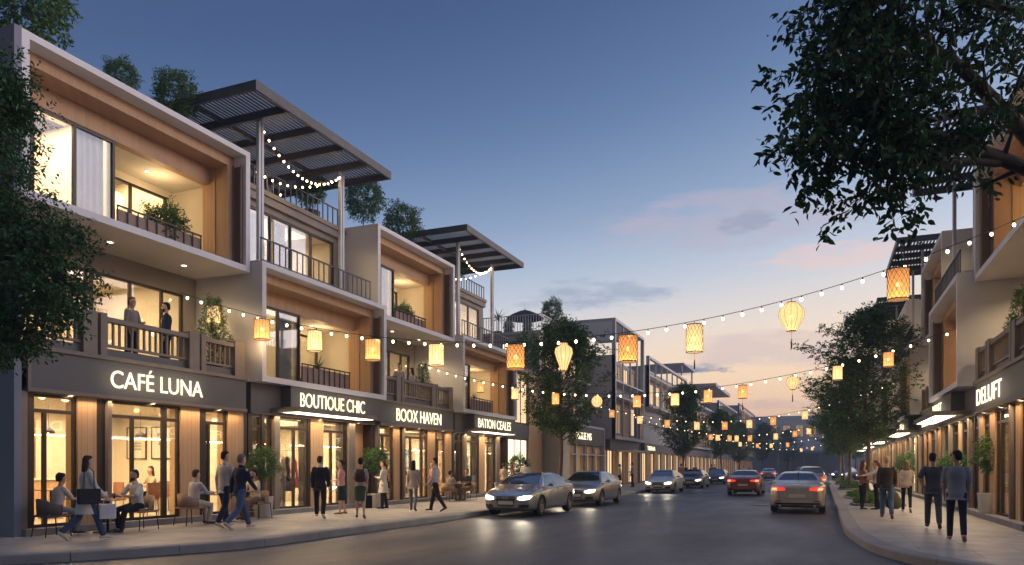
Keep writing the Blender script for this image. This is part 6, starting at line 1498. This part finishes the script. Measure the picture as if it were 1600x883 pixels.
def lantern(label, P, kind, h=.62, w=.24, hang=.12, tassel=False, power=10):
    """P: point on the cable"""
    P = Vector(P); o = thing('lantern', label, 'lantern', P, 0, 'lanterns hanging over the street')
    c = MB(); c.tube([(0, 0, 0), (0, 0, -hang-.02)], .007, 5); c.build('hanging_cord', 'cable', o, world=False); z1 = -hang; z0 = z1-h
    if kind in ('lattice', 'strip', 'orange', 'lattice_pale'): prof = [(w, z0), (w*1.0, z0+h*.5), (w, z1)]
    elif kind == 'balloon': prof = [(w*.34, z0)]+[(w*(.34+.66*math.sin(PI*(t**1.35))**.9), z0+h*(t)) for t in (.08, .18, .3, .42, .54, .66, .78, .88, .95)]+[(w*.34, z1)]
    elif kind == 'drop': prof = [(w*.30, z0), (w*.45, z0+h*.12), (w*.78, z0+h*.4), (w, z0+h*.64), (w*.9, z0+h*.8), (w*.45, z0+h*.92), (w*.40, z1)]
    else: prof = [(w*.3, z0)]+[(w*(.3+.7*math.sin(PI*t)**.7), z0+h*t) for t in (.1, .2, .35, .5, .65, .8, .9)]+[(w*.3, z1)]
    s = MB(); s.lathe(prof, (0, 0, 0), 28); 
    s.f = [f for f in s.f if len(f) == 4]; s.sm = [True]*len(s.f)
    s.build('lamp_shade', {'lattice': 'shade_rattan', 'lattice_pale': 'shade_cream', 'strip': 'shade_cream', 'orange': 'shade_orange'}.get(kind, 'shade_paper'), o, world=False)
    f = MB(); R_ = lambda z: [r for r, zz in prof if zz <= z+1e-6][-1]
    for z, r_ in ((z0, prof[0][0]), (z1, prof[-1][0])):
        f.tube([(math.cos(2*PI*i/20)*(r_+.004), math.sin(2*PI*i/20)*(r_+.004), z) for i in range(21)], .012, 5, cap=False)
    if kind in ('lattice', 'lattice_pale'):
        for k in range(14):
            for dr in (-1, 1):
                f.tube([(math.cos(2*PI*k/14+dr*t*1.6)*(w+.006), math.sin(2*PI*k/14+dr*t*1.6)*(w+.006), z0+h*t) for t in [i/12 for i in range(13)]], .0055, 4, cap=False)
    elif kind in ('balloon', 'drop', 'globe'):
        for k in range(12): f.tube([(math.cos(2*PI*k/12)*(r_+.003), math.sin(2*PI*k/12)*(r_+.003), z) for r_, z in prof], .005, 4, cap=False)
    else:
        for k in range(16): a = 2*PI*k/16; f.tube([(math.cos(a)*(w+.004), math.sin(a)*(w+.004), z0), (math.cos(a)*(w+.004), math.sin(a)*(w+.004), z1)], .004, 4, cap=False)
    f.lathe([(0, z1), (prof[-1][0], z1)], (0, 0, 0), 16)
    f.build('frame', 'lattice', o, world=False)
    b = MB(); b.sphere((0, 0, (z0+z1)/2-.0), .05 if h > .5 else .038, 10, (1, 1, 1.2)); b.build('bulb', 'lantern_bulb', o, world=False)
    if tassel: t = MB(); t.tube([(0, 0, z0), (0, 0, z0-.16)], .005, 5); t.tube([(0, 0, z0-.16), (0, 0, z0-.19), (0, 0, z0-.42)], [.006, .016, .02], 7); t.build('tassel', cloth((.2, .13, .07)), o, world=False)
    if power: l = light('POINT', 'lantern_light', (0, 0, 0), power, (1, .66, .33), .12); l.parent = o; l.location = (0, 0, z0-.08)
    return o
def on(a, b, sag, px):   # where the cable crosses the vertical plane through the camera at image column px
    k = (px-800)/1163; pr = cable_pts(a, b, sag, 240)
    best = min(pr, key=lambda p: abs((.9235*p.x+.3836*p.y)/(-.3836*p.x+.9235*p.y)-k)); return best
S1 = ((-17.45, 16.5, 6.75), (4.3, 20.25, 7.35), 2.12)
string('longest string of bulbs, crossing the whole picture from the café to the upper right', *S1, .47, .036)
for px, kd, lb, h, w, ts in ((333, 'strip', 'cream lantern before the café balcony conifer', .5, .19, 0), (409, 'orange', 'orange lantern in front of the white side wall left of the boutique', .56, .21, 0), (493, 'strip', 'cream lantern before the boutique loggia', .56, .2, 0), (580, 'orange', 'orange lantern before the right jamb of the boutique loggia', .56, .2, 0),
        (683, 'strip', 'cream lantern above the bookshop balcony', .56, .2, 0), (805, 'lattice', 'dark woven lantern at the left edge of the street tree', .62, .235, 0), (882, 'drop', 'teardrop paper lantern before the street tree', .72, .24, 1),
        (980, 'lattice', 'dark woven lantern before the grey framed block', .66, .235, 0), (1085, 'lattice_pale', 'pale latticed lantern with tassel against the sky', .68, .2, 1), (1238, 'balloon', 'balloon shaped paper lantern with tassel against the sky', .70, .3, 1), (1404, 'lattice', 'amber woven lantern nearest the right hand buildings', .70, .235, 0)):
    lantern(lb, on(*S1, px), kd, h, w, .10, ts, 12)
S2 = ((-17.4, 30.3, 6.5), (3.85, 26.6, 5.9), 1.75)
string('second string of bulbs, from the bookshop to the second building on the right', *S2, .5, .034)
for px, kd, lb, ts in ((749, 'orange', 'small orange lantern before the gallery loggia', 0), (805, 'strip', 'cream lantern right of the gallery loggia', 0), (867, 'orange', 'orange lantern left in the crown of the nearest street tree', 0), (933, 'globe', 'round paper lantern at the right side of the nearest street tree', 1), (994, 'orange', 'orange lantern before the grey framed block', 0), (1055, 'strip', 'cream lantern with tassel above the second street tree', 1),
        (1106, 'orange', 'orange lantern at the flat roof of the far block', 0), (1161, 'orange', 'orange lantern with tassel alone in the pink sky', 1), (1236, 'balloon', 'small balloon lantern left of the tall right hand tree', 1), (1308, 'strip', 'cream lantern before the left half of the tall right hand tree', 1), (1386, 'orange', 'orange lantern before the right half of the tall right hand tree', 0)):
    lantern(lb, on(*S2, px), kd, .46, .15 if kd not in ('balloon', 'globe') else .22, .08, ts, 5)
def far_string(lab, a, b, sag, n, size, kinds, ls, idx, px0=None):
    string(lab, a, b, sag, n, size*.8, 'bulb_far')
    for j, px in enumerate(idx):
        kd = kinds[j % len(kinds)]; lantern('%s lantern, %s from the left on the %s' % ({'orange': 'small orange', 'strip': 'small cream', 'balloon': 'small balloon'}[kd], ['first', 'second', 'third', 'fourth', 'fifth', 'sixth', 'seventh', 'eighth', 'ninth'][j], lab.split(',')[0]), on(a, b, sag, px), kd, ls, ls*.33, .07, False, 0)
far_string('third string of bulbs, in front of the far grey blocks', (-15, 46.5, 6.2), (3.9, 46, 6.4), 1.9, .55, .036, ('orange', 'strip'), .5, (956, 999, 1041, 1087, 1132, 1169, 1206, 1257))
far_string('fourth string of bulbs, above the parked cars', (-14.8, 62, 6.0), (3.9, 62, 6.2), 1.9, .6, .04, ('orange', 'strip'), .5, (1109, 1120.5, 1139, 1149.5, 1171, 1211, 1240.6, 1262))
far_string('fifth string of bulbs, far down the street', (-14.8, 84, 6.2), (3.9, 84, 6.0), 1.9, .7, .045, ('strip', 'orange'), .5, (1155, 1183, 1204, 1230))
far_string('sixth string of bulbs, farthest away', (-14, 112, 6.2), (3.9, 112, 6.0), 1.9, .9, .055, ('strip',), .5, (1251, 1268))
# pergola strings
string('string of bulbs looping under the front edge of the large pergola', (-15.5, 17.7, 11.85), (-15.5, 21.75, 11.85), .85, .24, .03, 'pergola_bulb', 'bulb strings under the pergolas')
string('string of bulbs under the middle of the large pergola', (-17.6, 18.6, 11.9), (-15.5, 21.75, 11.85), .75, .26, .03, 'pergola_bulb', 'bulb strings under the pergolas')
string('string of bulbs at the back of the large pergola', (-18.6, 19.5, 11.7), (-18.2, 21.9, 11.7), .7, .22, .03, 'pergola_bulb', 'bulb strings under the pergolas')
string('string of bulbs under the front of the smaller pergola', (-15.5, 30.8, 11.85), (-15.5, 34.6, 11.85), .7, .26, .03, 'pergola_bulb', 'bulb strings under the pergolas')
string('string of bulbs at the back of the smaller pergola', (-18.3, 31.5, 11.8), (-15.5, 34.6, 11.85), .8, .28, .03, 'pergola_bulb', 'bulb strings under the pergolas')
light('POINT', 'pergola_glow', (-16.5, 19.8, 11.1), 8, (1, .7, .38), .3); light('POINT', 'pergola_glow', (-16.5, 33, 11.1), 8, (1, .7, .38), .3)

# ================================================================ far blocks on the left
def part(root, name, m, *boxes):
    mb = MB()
    for q in boxes: mb.box(*q)
    return mb.build(name, m, root)
def win_x(root, x, y0, y1, z0, z1, pane, n=2, sgn=1):    # window in a wall facing +-x
    f = MB(); w = .06
    f.box(x-.04, x+.05, y0, y1, z1-w, z1); f.box(x-.04, x+.05, y0, y1, z0, z0+w)
    for i in range(n+1): y = y0+(y1-y0-w)*i/n; f.box(x-.04, x+.045, y, y+w, z0+w, z1-w)
    o = f.build('window', 'bronze', root); p = MB(); p.box(x-.02, x+.01, y0+.03, y1-.03, z0+.03, z1-.03); p.build('pane', pane, o)
def win_y(root, y, x0, x1, z0, z1, pane, n=2):
    f = MB(); w = .06
    f.box(x0, x1, y-.05, y+.04, z1-w, z1); f.box(x0, x1, y-.05, y+.04, z0, z0+w)
    for i in range(n+1): x = x0+(x1-x0-w)*i/n; f.box(x, x+w, y-.045, y+.04, z0+w, z1-w)
    o = f.build('window', 'bronze', root); p = MB(); p.box(x0+.03, x1-.03, y-.01, y+.02, z0+.03, z1-.03); p.build('pane', pane, o)
# E: low link
e = thing('link_building', 'low brown link building with tall lit windows right of the gallery', 'building', (-17, 41, .15))
part(e, 'wall', 'taupe_wall', (-30, -17.1, 36.8, 45.6, .15, 7.6)); part(e, 'timber_pier', 'wood', (-17.1, -16.85, 43.25, 45.6, .3, 7.4)); part(e, 'spandrel', 'fascia_grey', (-17.1, -16.9, 36.8, 43.2, 3.35, 4.2)); part(e, 'coping', 'taupe', (-30, -16.8, 36.8, 45.6, 7.4, 7.65))
for y in (36.9, 40.0): win_x(e, -16.98, y, y+3.1, 4.25, 7.3, 'lit_pane', 3)
for y in (36.9, 40.0): win_x(e, -16.98, y, y+3.1, .3, 3.3, 'lit_pane_bright', 3)
# F
f = thing('corner_block', 'grey corner block with ROBSLIE MS sign and roof terrace behind the street tree', 'building', (-17, 50, .15))
part(f, 'wall', 'grey_wall', (-32, -17.1, 45.75, 56, .15, 10.4)); part(f, 'shop_wall', 'taupe_wall', (-17.1, -15.6, 45.75, 56, .15, 4.4)); part(f, 'coping', 'light_metal', (-32, -16.95, 45.6, 56, 10.4, 10.58)); 
part(f, 'fascia', 'fascia_grey', (-15.6, -15.1, 45.7, 54.2, 3.15, 4.35)); part(f, 'fascia_trim', 'light_metal', (-15.6, -15.04, 45.64, 45.8, .15, 4.5), (-15.6, -15.04, 45.8, 54.2, 4.36, 4.5), (-15.6, -15.04, 54.1, 54.25, .15, 4.36))
text('ROBSLIE MS', .5, (-15.08, 46.6, 3.5), R(90), f, width=4.3)
for i in range(4):
    y = 45.9+i*2.1; part(f, 'pilaster', 'light_metal', (-15.55, -15.2, y+1.85, y+2.0, .15, 3.15)); part(f, 'timber_pier', 'wood', (-15.58, -15.35, y+.9, y+1.8, .2, 3.1)); win_x(f, -15.5, y, y+.9, .25, 3.05, 'lit_pane_bright', 1)
    part(f, 'shade', 'light_metal', (-15.5, -14.9, y, y+2.0, 2.42, 2.5))
win_y(f, 45.72, -19.8, -18.1, 9.15, 9.85, 'lit_pane_bright', 2)
for y in (46.6, 49.2, 51.8): win_x(f, -17.05, y, y+1.6, 5.3, 7.2, 'lit_pane_dim', 2); win_x(f, -17.05, y, y+1.6, 8.0, 9.6, 'lit_pane', 2)
part(f, 'balcony_slab', 'light_metal', (-17.1, -16.2, 46.5, 54.5, 5.0, 5.12), (-17.1, -16.2, 46.5, 54.5, 7.8, 7.9))
r_ = MB(); n = 42
for i in range(n): x = -25+8*i/n; r_.box(x, x+.035, 45.85, 45.885, 10.58, 11.65)
r_.box(-25, -16.98, 45.84, 45.9, 11.65, 11.7)
for i in range(40): y = 45.9+.25*i; r_.box(-17.03, -16.99, y, y+.035, 10.58, 11.65)
r_.box(-17.04, -16.98, 45.9, 55.9, 11.65, 11.7); r_.build('railing', 'light_metal', f)
o = thing('parasol', 'dark parasol open on the roof terrace of the corner block', 'parasol', (-19.4, 49, 10.58)); b = MB(); n = 8
b.lathe([(1.42, 1.5), (1.36, 1.55), (.9, 1.82), (.45, 2.03), (.03, 2.16)], (0, 0, 0), 8); b.f = [q for q in b.f if len(q) == 4]; b.sm = [False]*len(b.f); b.build('canopy', cloth((.05, .055, .07)), o, world=False)
b = MB(); b.tube([(0, 0, 0), (0, 0, 2.28)], .03, 8); b.build('pole', 'light_metal', o, world=False); b = MB(); b.lathe([(0, 0), (.35, 0), (.35, .08), (0, .1)], (0, 0, 0), 16); b.build('base', 'dark_grey_metal', o, world=False)
b = MB()
for i in range(8): a = 2*PI*i/8; b.tube([(0, 0, 1.75), (math.cos(a)*.7, math.sin(a)*.7, 1.86)], .012, 4)
b.build('rib', 'light_metal', o, world=False)
potted('roof_palm', 'palm in a pot at the left end of the corner block roof', (-20.7, 47.2, 10.58), SH_PALM, (.25, .3, .4), 0, 'pot_dark', 1.0, 'roof plant', 'trees in pots on the roof terraces')
roof_tree('tall tree right of the parasol on the corner block roof', (-17.9, 50.5, 10.58), 1.1, tall=1.2); roof_tree('low bush left of the parasol pole', (-19.9, 47.2, 10.58), .55, tall=.0); roof_tree('low bush right of the parasol pole', (-18.5, 47.2, 10.58), .5, tall=.0)
# framed blocks
def framed(label, y0, y1, z0, z1, sign, divs, top_open=0, body=None, zb=None, lit=('lit_pane_dim', 'lit_pane', 'lit_pane'), shop='lit_pane', x=-14.7, canopy=False, seed=1):
    g = thing('framed_block', label, 'building', (-17, (y0+y1)/2, .15), 0, 'far terraced blocks'); r = random.Random(seed); w = .22; zt = body or z1
    part(g, 'wall', 'grey_wall', (-32, x-.9, y0, y1, .15, zt)); part(g, 'side_wall', 'grey_wall', (x-2.9, x-.02, y0-.2, y0-.003, z0, zt))
    part(g, 'frame', 'light_metal', (x-.3, x, y0-.2, y0+w-.2, z0, z1), (x-.3, x, y1-w, y1, z0, z1), (x-.3, x-.002, y0+w-.2, y1-w, z1-w, z1), (x-.95, x-.002, y0+w-.2, y1-w, z0, z0+w))
    for i in range(1, divs): y = y0+(y1-y0)*i/divs; part(g, 'mullion', 'light_metal', (x-.16, x-.03, y-.05, y+.05, z0+w, z1-w))
    for zz in (zb or []): part(g, 'transom', 'light_metal', (x-.8, x-.04, y0+w-.19, y1-w, zz, zz+.12))
    lv = sorted([z0+w]+list(zb or [])+[zt]); 
    for a, b_ in zip(lv, lv[1:]):
        if b_-a < 1.3: continue
        for i in range(divs):
            ya = y0+(y1-y0)*(i+.18)/divs
            if r.random() < .3: part(g, 'timber_panel', 'wood', (x-.9, x-.84, ya-.2, ya+(y1-y0)/divs*.7, a+.13, b_-.02))
            else: win_x(g, x-.85, ya, ya+(y1-y0)/divs*.62, a+.3, b_-.35, r.choice(lit), 2)
    if top_open:
        part(g, 'pergola_rim', 'light_metal', (x-4.2, x-.3, y0-.2, y0, z1-.2, z1), (x-4.2, x-.3, y1-.2, y1, z1-.2, z1), (x-4.2, x-4.0, y0, y1-.2, z1-.2, z1))
        s = MB(); k = 20
        for i in range(k): xx = x-.5-3.5*i/k; s.box(xx-.11, xx, y0, y1-.2, z1-.12, z1-.06)
        s.build('louvre', 'light_metal', g)
    # shop level
    part(g, 'fascia', 'fascia_grey', (x-.9, x-.5, y0+.1, y1-.1, 3.0, min(3.85, z0-.02))); n = max(2, int((y1-y0)/3.2))
    for i in range(n):
        a = y0+(y1-y0)*i/n; L_ = (y1-y0)/n; part(g, 'timber_pier', 'wood', (x-.88, x-.6, a+L_*.5, a+L_*.97, .2, 3.0)); win_x(g, x-.8, a+L_*.05, a+L_*.48, .25, 2.95, shop, 2)
    if sign: text(sign, .42, (x-.48, y0+1.2, 3.2), R(90), g, width=min(3.6, (y1-y0)*.5))
    if canopy: part(g, 'canopy', 'light_metal', (x-.9, x+.9, y0+(y1-y0)*.2, y0+(y1-y0)*.8, 2.85, 2.98))
    return g
framed('tall grey block with slim open frame and louvred top beside the street tree', 56.3, 66.2, 3.8, 13.15, '', 4, 1, 10.3, (7.1, 8.3), canopy=True)
g = framed('grey block with a long gridded parapet behind the second street tree', 68.5, 89, 7.2, 11.9, 'TIENA', 7, 0, 11.0, (10.1,), seed=3, shop='lit_pane')
part(g, 'roof_canopy', 'light_metal', (-19, -14.2, 84, 92, 13.1, 13.25)); part(g, 'canopy_post', 'light_metal', (-14.6, -14.45, 84.3, 84.45, 11.9, 13.1)); part(g, 'canopy_post', 'light_metal', (-14.6, -14.45, 91.5, 91.65, 11.0, 13.1))
g = framed('lower far block with flat projecting roof behind the lanterns', 90.5, 116, 4.0, 9.8, '', 9, 0, 9.4, (6.8,), seed=5)
part(g, 'flat_roof', 'light_metal', (-22, -11.6, 91, 106, 11.2, 11.6)); part(g, 'canopy_post', 'light_metal', (-14.9, -14.7, 92, 92.2, 9.8, 11.2)); part(g, 'canopy_post', 'light_metal', (-14.9, -14.7, 104, 104.2, 9.8, 11.2))
framed('distant block with vertical fins, right of the flat roofed one', 119, 146, 4.0, 12.0, '', 10, 0, 11.6, (7.8,), seed=7)
framed('farthest terraced block on the left side in the haze', 150, 186, 4.0, 14.0, '', 12, 0, 13.6, (8.5,), seed=9)
# end of the street
g = thing('end_building', 'pale end building closing the street, with flat canopy on posts', 'building', (-10, 200, 0)); part(g, 'wall', 'grey_wall', (-30, 6, 200, 220, 0, 14.5)); part(g, 'upper_wall', 'white_plaster', (-14, 3, 197, 199.9, 5.5, 14.2)); part(g, 'canopy', 'light_metal', (-10, 0, 188, 197, 4.9, 5.5))
for x_ in (-9.8, -7, -4, -.4): part(g, 'canopy_post', 'light_metal', (x_, x_+.25, 188.2, 188.45, 0, 4.9))
for x_ in (-12, -9, -6, -3, 0): win_y(g, 196.95, x_, x_+1.8, 9, 12, 'lit_pane_dim', 2)
g = thing('warehouse', 'long low hazy building beyond the end of the right pavement', 'building', (30, 150, 0)); part(g, 'wall', 'grey_wall', (8, 70, 165, 190, 0, 9)); part(g, 'roof', 'roof_dark', (7.5, 71, 164.5, 190.5, 9, 9.4))
for x_ in range(10, 60, 6): win_y(g, 164.95, x_, x_+3.5, 1, 4, 'lit_pane_dim', 3)
g = thing('rear_block', 'pale grey block seen between end building and trees', 'building', (20, 215, 0)); part(g, 'wall', 'white_plaster', (4, 24, 222, 240, 0, 12)); part(g, 'roof', 'roof_dark', (3.5, 24.5, 221.5, 240.5, 12, 12.5))

# ================================================================ haze: the evening air
HAZE = True
if HAZE:
    hb_ = MB(); hb_.box(-205, 205, -65, 425, -1.01, 17.5)
    hz = hb_.build('haze', 'glass'); hz['kind'] = 'stuff'; m = bpy.data.materials.new('haze'); m.use_nodes = True; t = m.node_tree; t.nodes.clear()
    o_ = t.nodes.new('ShaderNodeOutputMaterial'); v_ = t.nodes.new('ShaderNodeVolumePrincipled'); v_.inputs['Color'].default_value = (.55, .70, 1.0, 1); v_.inputs['Density'].default_value = .0012; v_.inputs['Anisotropy'].default_value = 0
    t.links.new(v_.outputs[0], o_.inputs['Volume']); hz.data.materials.clear(); hz.data.materials.append(m)
